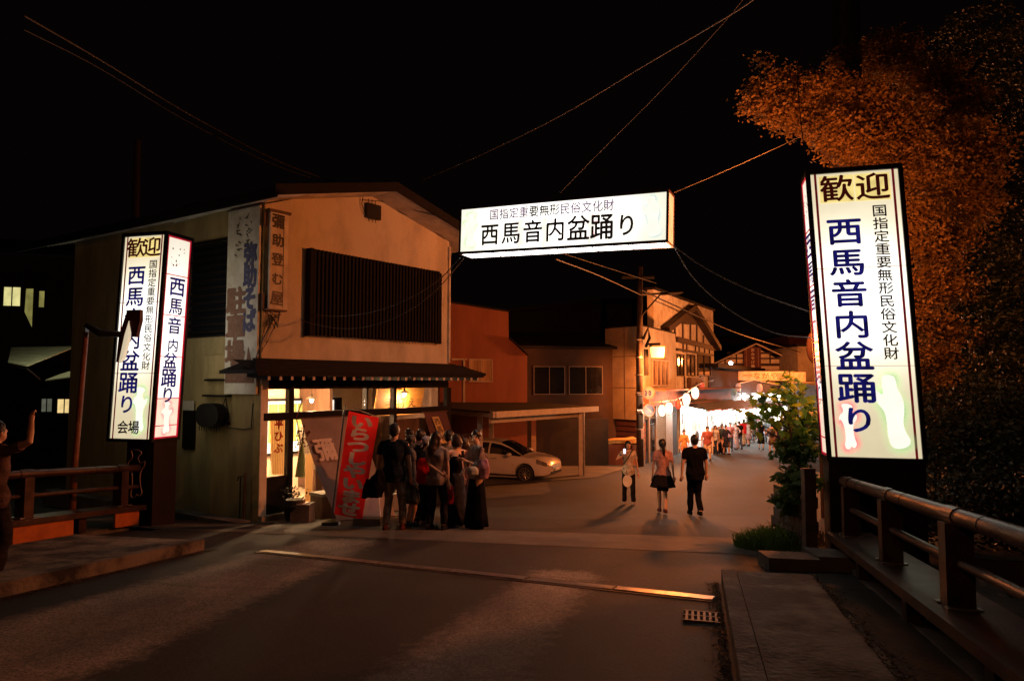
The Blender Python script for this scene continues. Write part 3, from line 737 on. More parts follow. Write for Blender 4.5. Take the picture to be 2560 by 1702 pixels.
# back and right walls, floor slab between storeys
b = B(); b.fbox(F, WW-.15, WW, 2.0, 5.2, -8, -.151); b.fbox(F, WW-.15, WW, gb, 2.0, -8, -4.3); b.fbox(F, 0, WW, gb, 5.2, -8.15, -8.0); b.fbox(F, .2, WW-.16, 1.75, 1.9, -7.9, -.16); part(b, 'rear_wall', M_cream, shop)
# gable roof with front overhang
ov = .83
for s_ in (0, 1):
    b = B(); u0, u1 = (-.32, 2.75) if s_ == 0 else (2.75, 5.95)
    z0 = zr(u0) if s_ == 0 else zr(2.75); z1 = zr(2.75) if s_ == 0 else zr(u1)
    for (m_, dz0, dz1, n0, n1, du) in ((0, .0, .05, -8.3, ov-.03, 0),):
        b.hexa([F.p(u0,z0,n1),F.p(u1,z1,n1),F.p(u1,z1,n0),F.p(u0,z0,n0),F.p(u0,z0+.05,n1),F.p(u1,z1+.05,n1),F.p(u1,z1+.05,n0),F.p(u0,z0+.05,n0)])
    part(b, 'soffit', M_soffit, shop)
    b = B(); b.hexa([F.p(u0,z0+.053,ov-.03),F.p(u1,z1+.053,ov-.03),F.p(u1,z1+.053,-8.3),F.p(u0,z0+.053,-8.3),F.p(u0,z0+.16,ov-.03),F.p(u1,z1+.16,ov-.03),F.p(u1,z1+.16,-8.3),F.p(u0,z0+.16,-8.3)]); part(b, 'roof', M_roofdk, shop)
    b = B(); b.hexa([F.p(u0,z0-.02,ov+.015),F.p(u1,z1-.02,ov+.015),F.p(u1,z1-.02,ov-.028),F.p(u0,z0-.02,ov-.028),F.p(u0,z0+.19,ov+.015),F.p(u1,z1+.19,ov+.015),F.p(u1,z1+.19,ov-.028),F.p(u0,z0+.19,ov-.028)]); part(b, 'bargeboard', M_roofdk, shop)
# eave of the side wall, follows the side plane
b = B(); e0 = F.p(-.32, zr(-.32)-.02, ov+.01); e1 = e0 + gl_*10.5
for dz0, dz1, dn0, dn1 in ((-.03,.16,0,.06),):
    nrm = G.n
    b.hexa([e0+Vector((0,0,dz0)), e1+Vector((0,0,dz0)), e1+nrm*-.06+Vector((0,0,dz0)), e0+nrm*-.06+Vector((0,0,dz0)), e0+Vector((0,0,dz1)), e1+Vector((0,0,dz1)), e1+nrm*-.06+Vector((0,0,dz1)), e0+nrm*-.06+Vector((0,0,dz1))])
b.poly([e0+Vector((0,0,.14)), e1+Vector((0,0,.14)), SO+gl_*10.5-G.n*2.5+Vector((0,0,5.9)), SO-G.n*2.5+Vector((0,0,5.9))])
part(b, 'side_eave', M_roofdk, shop)
b = B(); b.poly([e0+Vector((0,0,-.005)), e1+Vector((0,0,-.005)), SO+gl_*LL+Vector((0,0,5.17)), SO+Vector((0,0,5.17))]); part(b, 'side_soffit', M_soffit, shop)
# gable vent box with cable tails
a0, v0 = F.on(911, 541); a1, v1 = F.on(946, 523)
b = B(); b.fbox(F, a0, a1, v0-.03, v1+.06, 0, .10)
for k in range(3): 
    uu = a0+.08+k*.1; b.tube([F.p(uu, v0-.03, .05), F.p(uu+.01, v0-.11, .06)], .008, 5); b.tube([F.p(uu, v1+.05, .05), F.p(uu-.02, v1+.16, .06)], .008, 5)
b.tube([F.p(a0-.02, v0+.05, .05), F.p(a0-.13, v1, .06), F.p(a0-.10, v1+.25, .08), F.p(a0+.05, v1+.42, .1)], .010, 5)
part(b, 'vent_box', M_black, shop)
# louvred screen: frame and vertical slats
lu0, lu1 = U(764, 730), U(1090, 770); lt = F.on(764, 622)[1]; lb = F.on(764, 840)[1]
b = B(); b.fbox(F, lu0, lu1, lb+.06, lt-.10, .0, .015); part(b, 'window_pane', M_dglass, shop)
b = B()
b.fbox(F, lu0-.02, lu0+.05, lb, lt, .015, .20); b.fbox(F, lu1-.05, lu1, lb, lt-.05, .015, .20)
b.fbox(F, lu0+.05, lu1-.05, lt-.22, lt-.14, .04, .13); b.fbox(F, lu0+.05, lu1-.05, lb+.05, lb+.12, .04, .13); b.fbox(F, lu0+.05, lu1-.05, (lt+lb)/2-.04, (lt+lb)/2+.04, .04, .13)
part(b, 'louvre_frame', M_wood, shop)
ns = 38; first = None
for k in range(ns):
    uu = lu0 + .09 + (lu1-lu0-.18)*k/(ns-1)
    if first is None:
        b = B(); b.fbox(Frame((0,0,0), F.u), -.027, .027, 0, lt-lb-.02, 0, .06); first = part(b, 'slat', M_wood, shop, local=True)
        o = first
    else: o = share(first, shop)
    o.location = F.p(uu, lb+.01, .135) - Vector(WL[shop.name])
# tiled lean-to eave between storeys
ez0, ez1, eo = 2.06, 1.80, .82; eu0, eu1 = -.62, 5.86
nst = 9
for k in range(nst):
    t0, t1 = k/nst, (k+1)/nst
    n0, n1 = eo*(1-t0), eo*(1-t1)-.03
    za, zb = ez1+(ez0-ez1)*t0, ez1+(ez0-ez1)*t1
    ua, ub = eu0+ (.62)*t0*.8, eu1-.5*t0*.8
    b = B(); b.hexa([F.p(ua,za-.012,n0),F.p(ub,za-.012,n0),F.p(ub,zb-.012,n1),F.p(ua,zb-.012,n1),F.p(ua,za+.032,n0),F.p(ub,za+.032,n0),F.p(ub,zb+.012,n1),F.p(ua,zb+.012,n1)])
    part(b, 'shingle_course', M_roofdk, shop)
b = B()
b.hexa([F.p(eu0+.05,ez1-.085,eo-.02),F.p(eu1-.05,ez1-.085,eo-.02),F.p(eu1-.05,ez1-.085,eo-.05),F.p(eu0+.05,ez1-.085,eo-.05),F.p(eu0+.05,ez1-.014,eo-.02),F.p(eu1-.05,ez1-.014,eo-.02),F.p(eu1-.05,ez1-.014,eo-.05),F.p(eu0+.05,ez1-.014,eo-.05)])
# hipped ends along the walls
for (uu, vv) in ((eu0, -1), (eu1, 1)):
    ui = 0 if vv < 0 else WW
    b.poly([F.p(uu,ez1+.02,eo), F.p(uu,ez1+.02,-.45), F.p(ui,ez0+.02,-.3), F.p(ui,ez0+.02,0)][::vv])
    b.poly([F.p(uu,ez1-.04,eo), F.p(uu,ez1-.04,-.45), F.p(uu,ez1+.03,-.45), F.p(uu,ez1+.03,eo)])
b.poly([F.p(eu0,ez1-.0,eo-.05), F.p(eu1,ez1-.0,eo-.05), F.p(eu1,ez0-.03,-.0), F.p(eu0,ez0-.03,0)])
part(b, 'eave_board', M_wood, shop)
nr = 25; first = None
M_rend = mat('painted_rafter_ends', (.62,.50,.44), .6, (.4,.3,.26), 20)
for k in range(nr):
    uu = eu0 + .30 + (eu1-eu0-.55)*k/(nr-1)
    b = B() if first is None else None
    if b:
        L_ = Frame((0,0,0), F.u)
        b.hexa([L_.p(-.028,-.165,.0),L_.p(.028,-.165,.0),L_.p(.028,-.10,-.70),L_.p(-.028,-.10,-.70),L_.p(-.028,-.09,.0),L_.p(.028,-.09,.0),L_.p(.028,.02,-.70),L_.p(-.028,.02,-.70)])
        first = o = part(b, 'rafter', M_wood, shop, local=True)
        b = B(); L_ = Frame((0,0,0), F.u); b.fbox(L_, -.028, .028, -.162, -.095, .001, .008); cap = part(b, 'rafter_end', M_rend, first, local=True)
    else:
        o = share(first, shop); share(cap, o)
    o.location = F.p(uu, ez1, eo-.055) - Vector(WL[shop.name])

# ground floor timber framing
def post(px0, px1, v0, v1, n0=-.12, n1=.02, nm='post', m=M_wood):
    b = B(); b.fbox(F, U(px0), U(px1), v0, v1, n0, n1); return part(b, nm, m, shop)
TR0, TR1, GT = .84, .99, 1.46
for p0, p1 in ((655,668),(723,735),(984,991),(1117,1127)): post(p0, p1, gb, GT)
post(915.5, 919, TR1, GT)
b = B(); b.fbox(F, 0.0, WW, GT, 2.0, -.13, .0); part(b, 'lintel', M_wood, shop)
b = B(); b.fbox(F, .005, WW-.005, TR0, TR1, -.125, .03); part(b, 'transom', M_wood, shop)
ub = [U(668), U(723), U(735), U(984), U(991), U(1117)]
b = B(); b.fbox(F, ub[0], ub[1], gb, -.27, -.1, .01); part(b, 'door_panel', M_wood, shop)
def gpane(u0, u1, v0, v1, n=-.05, nm='window_pane'):
    b = B(); b.fbox(F, u0, u1, v0, v1, n-.003, n+.003); part(b, nm, M_glass, shop)
gpane(ub[0], ub[1], -.27, TR0); gpane(ub[0], ub[1], TR1, GT)
gpane(ub[2], U(915.5), TR1, GT); gpane(U(919), ub[3], TR1, GT); gpane(ub[4], ub[5], TR1, GT)
# glazed sliding front right of the doorway, dark timber lattice
b = B()
b.fbox(F, ub[4], ub[5], -.45, TR0-.12, -.11, -.09); part(b, 'dark_shoji', M_woodm, shop)
b = B(); u0_, v0_ = F.on(938, 1084); u1_, v1_ = F.on(975, 1053)
u0_, u1_ = U(938), U(976)
b.fbox(F, u0_, u1_, V(950,1082), V(950,1053), -1.35, -1.33); part(b, 'paper_window', emat('lit_paper_window', (.95,.78,.60), .42, .3, 5), shop)
b = B()
for k in range(4): b.fbox(F, u0_+(u1_-u0_)*k/3-.008, u0_+(u1_-u0_)*k/3+.008, V(950,1082), V(950,1053), -1.329, -1.31)
part(b, 'window_bar', M_wood, shop)
b = B(); b.fbox(F, U(925)-.5, U(1000), gb, V(950,1053)+.2, -1.42, -1.36); part(b, 'inner_partition', M_woodm, shop)
# plinth step
b = B(); b.fbox(F, -.02, WW, gb, -.98, .03, .16); part(b, 'step', M_conc, shop)
# interior shell
M_int = mat('warm_plaster', (.72,.62,.47), .9, (.6,.5,.37), 2, 6)
M_floor = mat('inside_floor', (.30,.24,.18), .5, (.2,.15,.11), 6)
b = B(); ff = -1.0
b.fbox(F, .16, WW-.16, gb, ff, -4.3, -.15); part(b, 'interior_floor', M_floor, shop)
b = B(); b.fbox(F, WW-.22, WW-.16, ff, 1.74, -4.29, -.16); part(b, 'panelled_wall', M_woodm, shop)
b = B(); b.fbox(F, .1, WW-.1, ff, 1.74, -2.75, -2.68); b.fbox(F, .16, .2, ff, 1.74, -2.67, -.16); part(b, 'interior_wall', M_int, shop)
b = B(); b.fbox(F, .2, WW-.22, 1.70, 1.745, -4.29, -.14); part(b, 'interior_ceiling', M_int, shop)
b = B(); b.fbox(F, U(925), U(925)+.08, ff, 1.69, -2.66, -1.45); part(b, 'interior_partition', M_woodm, shop)
# inner window with green half curtain, seen through the transom glass
nb = -2.6
iu0, iu1 = F.on(640,1000,nb)[0], F.on(843,1000,nb)[0]; iv1 = F.on(760,1001,nb)[1]; iv0 = -.1
b = B(); b.fbox(F, iu0, iu1, iv0, iv1, nb-.02, nb); part(b, 'back_window', emat('bright_back_window', (1,.93,.80), 1.25, .2, 4), shop)
b = B(); b.fbox(F, iu0-.05, iu1+.12, iv1, iv1+.06, nb-.02, nb+.05); b.fbox(F, iu1-.10, iu1+.12, iv0, iv1, nb+.001, nb+.05); b.fbox(F, iu1+.0, iu1+.06, iv0-.9, iv1, nb-.02, nb+.05)
b.fbox(F, iu0-.05, iu1+.12, iv0-.06, iv0, nb-.02, nb+.05); part(b, 'back_window_frame', M_wood, shop)
cu0, cu1 = F.on(668,1000,nb)[0], F.on(806,1000,nb)[0]; nc = 6
M_noren = mat('green_noren', (.30,.36,.12), .9, (.22,.27,.09), 5)
for k in range(nc):
    a, c = cu0+(cu1-cu0)*k/nc+.012, cu0+(cu1-cu0)*(k+1)/nc-.012
    b = B(); b.fbox(F, a, c, iv0+.25, iv1-.07, nb+.06, nb+.066); part(b, 'green_curtain', M_noren, shop)
# hanging wooden menu board with brush lettering
nbd = -.42; q = [F.on(x, y, nbd) for x, y in ((933,1040),(1050,1034),(1062,968),(945,972))]
M_board = mat('honey_board', (.62,.30,.07), .5, (.45,.19,.04), 3, 8, stretch=(1,1,3))
b = B(); b.prism([F.p(u, v, nbd-.03) for u, v in q], F.n*.03); 
board = thing('menu_board', 'honey coloured wooden board with brush lettering hung inside the shop front', 'sign board', tuple(F.p(q[0][0], q[0][1], nbd))); part(b, 'board', M_board, board)
b = B(); uu, vv = F.on(975, 1008, nbd+.004); put_text(b, F, '手打え', uu, vv, .30, .26, nbd+.006, .01, False, .36, jit=.1); part(b, 'lettering', M_black, board)
# lamps inside
M_bulb = emat('warm_bulb', (1,.78,.48), 22); M_shade = mat('white_shade', (.7,.66,.6), .4)
LAMPW = (1, .60, .30)
for i, (px, py, n) in enumerate(((779,1000,-.95),(1011,985,-.24))):
    u, v = F.on(px, py, n); p = F.p(u, v, n)
    t = thing('pendant_lamp', ['bare warm pendant bulb above the shop doorway', 'warm pendant bulb in front of the wooden menu board'][i], 'lamp', tuple(p))
    b = B(); b.ell(p, (.045,.045,.055)); b.sm = True; part(b, 'bulb', M_bulb, t)
    b = B(); b.tube([p+Vector((0,0,.05)), p+Vector((0,0,.14))], [.03,.02], 8); b.tube([p+Vector((0,0,.14)), F.p(u, 1.69, n)], .006, 5); part(b, 'cord', M_black, t)
    b = B(); b.tube([p+Vector((0,0,.03)), p+Vector((0,0,.09))], [.13,.03], 16, cap=False); part(b, 'shade', M_shade, t)
    lamp('bulb_light', F.p(u, v-.11, n+.0), [380, 90][i], LAMPW, .05)
lamp('room_light', F.p(.9, 1.2, -1.7), 240, LAMPW, .1)
lamp('doorway_light', F.p(U(850), .5, -1.3), 240, LAMPW, .1)

# paper posters / reed screens inside the left bay
M_paper = mat('pale_paper', (.75,.66,.48), .8, (.62,.52,.36), 4, stretch=(1,1,.3)); I_r2 = mat('red_brush', (.62,.05,.03), .8)
def translucent(m, col, k=.5):
    N = m.node_tree.nodes; L = m.node_tree.links; out = [n for n in N if n.type == 'OUTPUT_MATERIAL'][0]; tl = N.new('ShaderNodeBsdfTranslucent'); tl.inputs[0].default_value = (*col, 1)
    mx = N.new('ShaderNodeMixShader'); mx.inputs[0].default_value = k; L.new(N['Principled BSDF'].outputs[0], mx.inputs[1]); L.new(tl.outputs[0], mx.inputs[2]); L.new(mx.outputs[0], out.inputs[0])
translucent(M_paper, (.8,.62,.4), .6)
npo = -.35
def ptl(px, py, n=npo): u, v = F.on(px, py, n); return F.p(u, v, n)
b = B(); b.prism([ptl(675,1044), ptl(722,1044), ptl(722,1186), ptl(679,1186)][::-1], F.n*.004)
post1 = thing('poster', 'pale reed screen with red brush lettering behind the left shop window', 'poster', tuple(ptl(700,1100))); part(b, 'sheet', M_paper, post1)
b = B()
for k in range(11):
    uu = F.on(677+4.4*k, 1100, npo+.01)[0]; b.fbox(F, uu-.004, uu+.004, F.on(700,1184,npo)[1], F.on(700,1046,npo)[1], npo+.005, npo+.012)
part(b, 'reed', mat('reed', (.5,.38,.2), .8), post1)
b = B(); uu, vv = F.on(697, 1060, npo+.02); put_text(b, F, '平ひぶ', uu, vv, .22, .22, npo+.02, .04, True, .245, jit=.1); part(b, 'lettering', I_r2, post1)
npo2 = -1.0
b = B(); P4 = [F.on(x, y, npo2) for x, y in ((752,1060),(800,1060),(793,1172),(742,1172))]
post2 = thing('poster', 'large white lattice printed sheet inside the doorway behind the grey cloth', 'poster', tuple(F.p(P4[3][0], P4[3][1], npo2)))
b.prism([F.p(u, v, npo2) for u, v in P4], F.n*.004); part(b, 'sheet', mat('checked_paper', (.8,.74,.62), .8, (.55,.42,.3), 14, 3), post2)
b = B()
for k in range(7):
    vv = P4[3][1]+(P4[0][1]-P4[3][1])*(k+.5)/7; b.fbox(F, P4[3][0]+.03, P4[2][0]-.03, vv-.006, vv+.006, npo2+.006, npo2+.008)
for k in range(5):
    uu = P4[3][0]+(P4[2][0]-P4[3][0])*(k+.5)/5; b.fbox(F, uu-.005, uu+.005, P4[3][1]+.02, P4[0][1]-.02, npo2+.0085, npo2+.0095)
part(b, 'grid_print', mat('grey_print', (.3,.25,.2), .8), post2)
# slatted bench / fence pieces in the doorway
bt = thing('door_bench', 'low dark bench with pale slats standing in the shop doorway', 'bench', tuple(F.p(1.2, ff, .25)))
b = B(); ba, bc = U(738, 1240), U(830, 1240); b.fbox(F, ba+.2, bc, ff+.30, ff+.36, .18, .62); part(b, 'seat', M_conc, bt)
b = B(); b.fbox(F, ba+.22, bc-.02, gz(14), ff+.30, .20, .58); part(b, 'front', M_woodm, bt)
for k in range(4):
    uu = F.on(765+k*24, 1150, -.5)[0]
    b = B(); b.fbox(F, uu, uu+.17, ff, .05+.0*k, -.52, -.49); part(b, 'slat', [M_paper, M_woodm, M_paper, M_white][k], bt)
# green broom / folded umbrella
t = thing('green_umbrella', 'folded pale green umbrella leaning beside the left doorway post', 'umbrella', tuple(F.p(U(745), ff, .12)))
pb, pt_ = F.p(*F.on(750,1192,.15), .15), F.p(*F.on(756,1105,.12), .12)
b = B(); b.tube([pb, pb.lerp(pt_,.5), pt_], [.10,.07,.02], 9); part(b, 'canopy', mat('pale_green_cloth', (.5,.56,.2), .8, (.35,.4,.12), 9), t)
b = B(); b.tube([pt_, pt_+Vector((.03,0,.35))], .012, 6); part(b, 'handle', M_wood, t)
t = thing('dried_plant', 'withered red brown flower bunch hanging by the left doorway post', 'dried plant', tuple(F.p(U(748), .3, .1)))
b = B(); c0 = F.p(*F.on(752,1098,.1), .1)
for k in range(60):
    a = c0 + Vector((random.uniform(-.12,.16), random.uniform(-.05,.05), random.uniform(-.18,.16))); r = random.uniform(.02,.05)
    b.poly([a, a+Vector((r,0,r*.5)), a+Vector((r*.3,.01,r*1.4))])
b.tube([c0+Vector((0,0,-.1)), c0+Vector((-.1,0,.45)), c0+Vector((.02,0,.8))], .012, 5)
part(b, 'bunch', mat('withered_leaves', (.25,.07,.05), .9, (.1,.03,.02), 9), t)
# dark pots and box by the step
for (px, w_, h_, lab, nm, m_) in ((737,.22,.42,'dark round plant pot at the foot of the doorway post','plant_pot',M_black),(757,.26,.34,'grey box with a white sheet on top beside the plant pot','box',M_concd)):
    p = gpt(px, 13.75 if nm == 'box' else 13.9); p = Vector((at(px,1270,13.45).x, 13.45, gz(13.45)))
    t = thing(nm, lab, 'pot' if nm == 'plant_pot' else 'box', tuple(p))
    b = B()
    if nm == 'plant_pot':
        b.loft([(p.x,p.y,p.z-.02,w_*.7,w_*.7),(p.x,p.y,p.z+h_*.7,w_,w_),(p.x,p.y,p.z+h_,w_*.85,w_*.85)], 16); part(b, 'pot', m_, t); b = B()
        for q_ in range(70):
            o_ = p+Vector((random.gauss(0,.10), random.gauss(0,.08), h_+.02+random.random()*.2)); a_ = Vector((random.uniform(-1,1),random.uniform(-1,1),random.uniform(-.2,1))).normalized()*.09; b_ = Vector((a_.y,-a_.x,.02)).normalized()*.025
            b.poly([o_, o_+a_*.5+b_, o_+a_, o_+a_*.5-b_])
        part(b, 'shrub', mat('pot_leaves', (.03,.035,.02), .8), t)
    else:
        b.box((p.x-w_*.7,p.y-.2,p.z-.02),(p.x+w_*.7,p.y+.2,p.z+h_)); part(b, 'carton', m_, t)
        b = B(); b.box((p.x-w_*.6,p.y-.18,p.z+h_+.002),(p.x+w_*.4,p.y+.1,p.z+h_+.02)); part(b, 'sheet', M_white, t)
# stretched sun cloths
def cloth(name, label, uA, uB, out, col, glyphs, ztop=.86, textm=None, off=0.0, zlow=None):
    A, Bp = F.p(uA, ztop, .05), F.p(uB, ztop, .05)
    C_ = F.p(uA, 0, out); Dp = F.p(uB, 0, out); C_.z = (gz(C_.y)+.02 if zlow is None else zlow); Dp.z = (gz(Dp.y)+.02 if zlow is None else zlow)
    t = thing(name, label, 'shop curtain', tuple(C_))
    b = B(); n = 12; base = 0
    def pt(i, j):
        s, q = i/n, j/n; p = A.lerp(Bp, s).lerp(C_.lerp(Dp, s), q); sag = math.sin(q*math.pi)*.10 + math.sin(s*9)*.012*q
        return p - F.n*sag*.6 - Vector((0,0,sag*.5))
    for j in range(n+1):
        for i in range(n+1): b.v.append(tuple(pt(i, j)))
    for j in range(n):
        for i in range(n): b.f.append((j*(n+1)+i, j*(n+1)+i+1, (j+1)*(n+1)+i+1, (j+1)*(n+1)+i)); b.m.append(0)
    b.sm = True; part(b, 'cloth', col, t)
    b = B(); b.tube([A-F.u*.05, Bp+F.u*.05], .016, 6); b.tube([C_-F.u*.05, Dp+F.u*.05], .014, 6); part(b, 'rod', M_woodm, t)
    return t, A, Bp, C_, Dp
M_gcloth = mat('grey_canvas', (.30,.25,.24), .9, (.23,.19,.185), 2, 5, .3, 90)
M_bcloth = mat('plum_canvas', (.13,.055,.05), .9, (.08,.035,.035), 2, 5, .3, 90)
t1, A, Bp, C_, Dp = cloth('grey_sun_cloth', 'large grey cloth with one white character stretched from the shop transom to the ground', U(749), U(895), 1.30, M_gcloth, '彌')
ax = (Bp-A).normalized(); dn = (C_-A).normalized()
FC = Frame(A, ax, -dn); b = B(); s_ = (C_-A).length
u_, v_ = FC.on(815, 1122, .02); put_text(b, FC, '彌', u_, v_, .52, .54, .05, .026, shear=.0, jit=0); b.v = [tuple(Vector(p) - F.n*.035 - Vector((0,0,.03))) for p in b.v]; part(b, 'lettering', mat('white_print', (.72,.66,.6), .85, (.6,.54,.5), 6), t1)
t2, A, Bp, C_, Dp = cloth('plum_sun_cloth', 'plum brown cloth with a gold vertical label stretched at the right of the shop front', U(1056), U(1112), 1.25, M_bcloth, '')
FC = Frame(A, (Bp-A), -(C_-A)); b = B(); u_, v_ = FC.on(1092, 1050, .02)
M_gold = mat('gold_label', (.62,.42,.14), .7, (.5,.33,.1), 9)
b.prism([FC.p(u_-.12, v_+.10, .0), FC.p(u_+.12, v_+.10, .0), FC.p(u_+.12, v_-.85, .0), FC.p(u_-.12, v_-.85, .0)], FC.n*.012); part(b, 'label', M_gold, t2)
b = B(); put_text(b, FC, '西馬音内', u_, v_-.03, .19, .19, .02, .02, True, .22); part(b, 'lettering', M_bcloth, t2)

# red upright banner
nb_ = thing('nobori_banner', 'tall red banner on a pole reading welcome in white kana before the shop', 'banner', tuple(gpt(838, 12.55)))
TL, TR_, BR, BL = at(872,1027,12.5), at(947,1044,12.5), at(906,1296,12.5), at(835,1286,12.5)
b = B(); n = 14
for j in range(n+1):
    for i in range(9):
        s, q = i/8, j/n; p = TL.lerp(TR_, s).lerp(BL.lerp(BR, s), q); p = p + Vector((0, -.018*math.sin(s*5+q*4)-.010*math.sin(q*11+s*3), 0)); b.v.append(tuple(p))
for j in range(n):
    for i in range(8): b.f.append((j*9+i, j*9+i+1, (j+1)*9+i+1, (j+1)*9+i)); b.m.append(0)
M_rb = mat('red_banner_cloth', (.80,.02,.025), .75, (.70,.016,.02), 3, 5, .25, 80); translucent(M_rb, (.9,.03,.03), .3); b.sm = True; part(b, 'cloth', M_rb, nb_)
FN = Frame(BL, BR-BL, TL-BL); hh = (TL-BL).length; ww = (BR-BL).length
b = B(); vN = (TL-BL).normalized()
txt = 'いらつしやいませ'
for i, ch in enumerate(txt):
    q = (i+.62)/8.25; cpt = TL.lerp(TR_, .5).lerp(BL.lerp(BR, .5), q); d = cpt - BL
    put_text(b, FN, ch, d.dot(FN.u), d.dot(FN.v), .42, .25, .06, .055, shear=.0)
for i_ in range(len(b.v)):
    P_ = Vector(b.v[i_]); q = min(1, max(0, (TL.z-P_.z)/(TL.z-BL.z))); s = (P_.x - TL.lerp(BL,q).x)/(TR_.lerp(BR,q).x-TL.lerp(BL,q).x); b.v[i_] = (P_.x, 12.5-.018*math.sin(s*5+q*4)-.010*math.sin(q*11+s*3)-.02, P_.z)
M_crp = mat('cream_print', (.95,.90,.80), .8, (.88,.82,.72), 8); part(b, 'lettering', M_crp, nb_)
b = B(); p0, p1 = gpt(833,12.55), at(863,1012,12.55); b.tube([p0, p1], .014, 8); part(b, 'pole', mat('blue_grey_pole', (.10,.16,.20), .4), nb_)
b = B(); b.tube([at(858,1022,12.54), at(900,1026,12.5), at(952,1045,12.5)], .008, 6); part(b, 'top_arm', M_white, nb_)
b = B(); b.loft([(p0.x,p0.y,p0.z,.17,.17),(p0.x,p0.y,p0.z+.07,.16,.16),(p0.x,p0.y,p0.z+.11,.05,.05)], 16); part(b, 'base', M_black, nb_)
# pale stand sheet (A-board) right of the banner
t = thing('sandwich_board', 'white sheet board standing on the ground behind the red banner', 'sandwich board', tuple(gpt(925, 12.9)))
p0, p1 = gpt(905, 12.9), gpt(957, 12.8); b = B(); b.prism([p0, p1, p1+Vector((-.12,.3,.62)), p0+Vector((.0,.3,.75))], (0,.02,.01)); part(b, 'sheet', M_white, t)
b = B(); b.hexa([(x,y,z) for z in (gz(12.6)-.02, gz(12.6)+.13) for x,y in ((p0.x-.05,12.5),(p1.x+.02,12.45),(p1.x+.02,12.72),(p0.x-.05,12.74))]); part(b, 'weight', M_conc, t)

# signs fixed to the walls
def wsign(name, label, FR_, px0, px1, pyt, pyb, m, n0=0.005, th=.05):
    xm = (px0+px1)/2; u0 = FR_.on(px0, (pyt+pyb)/2, n0)[0]; u1 = FR_.on(px1, (pyt+pyb)/2, n0)[0]; vt = FR_.on(xm, pyt, n0)[1]; vb = FR_.on(xm, pyb, n0)[1]
    t = thing(name, label, 'sign board', tuple(FR_.p(u0, vb, n0)))
    b = B(); b.fbox(FR_, u0, u1, vb, vt, n0, n0+th); part(b, 'board', m, t)
    return t, u0, u1, vb, vt
M_sboard = mat('weathered_sign_white', (.66,.62,.52), .8, (.42,.36,.28), 3, 9, thr=(.3,.6)); I_navy = mat('navy_paint', (.05,.05,.13), .7, (.10,.10,.18), 14); I_brn = mat('brown_paint', (.17,.075,.045), .7, (.24,.13,.08), 12)
t, u0, u1, vb, vt = wsign('parking_sign', 'tall weathered board with blue and brown lettering on the side wall of the shop', G, 571, 650, 524, 985, M_sboard, .04)
ww = u1-u0
b = B(); b.fbox(G, u0-.02, u1+.02, vt-.0, vt+.03, .03, .11); part(b, 'top_rail', M_rail, t)
b = B(); put_text(b, G, '弥助そば', u0+ww*.74, vt-(vt-vb)*.255, ww*.42, .48, .095, .055, True, (vt-vb)*.119); part(b, 'lettering', I_navy, t)
b = B(); put_text(b, G, '駐車場', u0+ww*.32, vt-(vt-vb)*.50, ww*.62, .56, .0955, .05, True, (vt-vb)*.143); part(b, 'lettering', I_brn, t)
b = B(); b.poly([G.p(u0+ww*.03,vb+.22,.096),G.p(u1-ww*.06,vb+.22,.096),G.p(u1-ww*.06,vb+.42,.096),G.p(u0+ww*.03,vb+.42,.096)])
b.poly([G.p(u0+ww*.66,vb+.42,.0961),G.p(u1-ww*.06,vb+.42,.0961),G.p(u0+ww*.74,vb+.95,.0961)]); part(b, 'arrow', I_brn, t)
b = B()   # brush flourish at the top, too worn to read
for k in range(26):
    x0 = u0+ww*random.choice((.28,.33,.62,.68))+random.uniform(-.09,.09); y0 = vt-.18-random.random()*.78; a = random.uniform(-1.2,1.9); l = random.uniform(.06,.16)
    p = G.p(x0,y0,.0965); q_ = G.p(x0+l*math.cos(a), y0+l*math.sin(a)*.8,.0965); nn = G.p(x0-.016*math.sin(a), y0+.016*math.cos(a),.0965)-p
    b.poly([p-nn, q_-nn*.4, q_+nn*.4, p+nn])
part(b, 'brush_strokes', mat('olive_ink', (.10,.085,.04), .8), t)
t, u0, u1, vb, vt = wsign('shop_name_sign', 'narrow hanging name board with black brush characters beside the corner of the shop front', F, 671, 716, 534, 774, M_sboard, .10)
b = B(); b.fbox(F, u0-.06, u1+.03, vt, vt+.05, .04, .20); b.fbox(F, u0-.09, u0-.02, vt-.28, vt, .02, .06); b.fbox(F, u0-.09, u0-.02, vb-.02, vb+.30, .02, .06); b.fbox(F, u0-.05, u1, vb-.03, vb, .04, .16); part(b, 'bracket', M_woodm, t)
b = B(); put_text(b, F, '彌助登む屋', u0+(u1-u0)*.42, vt-.17, .27, .27, .156, .03, True, (vt-vb)*.2, jit=.08, sizes=[1.1,1,1,.95,1.1]); part(b, 'lettering', M_black, t)
b = B(); b.fbox(F, u1-.11, u1-.10, vb+.05, vt-.05, .152, .158); part(b, 'border_line', M_black, t)
# cables bunch at the wall bracket
cb = []
for k in range(5):
    u_, v_ = F.on(668+k*5, 778+k*3, .15); cb.append((u_, v_))
b = B()
u_, v_ = F.on(672, 785, .1)
for k in range(6):
    b.tube([F.p(u_+random.uniform(-.05,.2), v_+random.uniform(-.05,.08), .08), F.p(u_+random.uniform(-.1,.25), v_-random.uniform(.15,.3), .14), F.p(u_+random.uniform(0,.3), v_-random.uniform(.05,.2), .1), F.p(u_+random.uniform(-.05,.3), v_+random.uniform(-.05,.1), .08)], .008, 5)
u2, v2 = F.on(640, 895, .05); b.tube([F.p(u_+.1, v_-.1, .1), F.p((u_+u2)/2+.05, (v_+v2)/2, .06), F.p(u2, v2, .05)], .014, 5); b.tube([F.p(u_+.2, v_-.1, .1), F.p((u_+u2)/2+.12, (v_+v2)/2-.1, .06), F.p(u2+.03, v2, .05)], .008, 5)
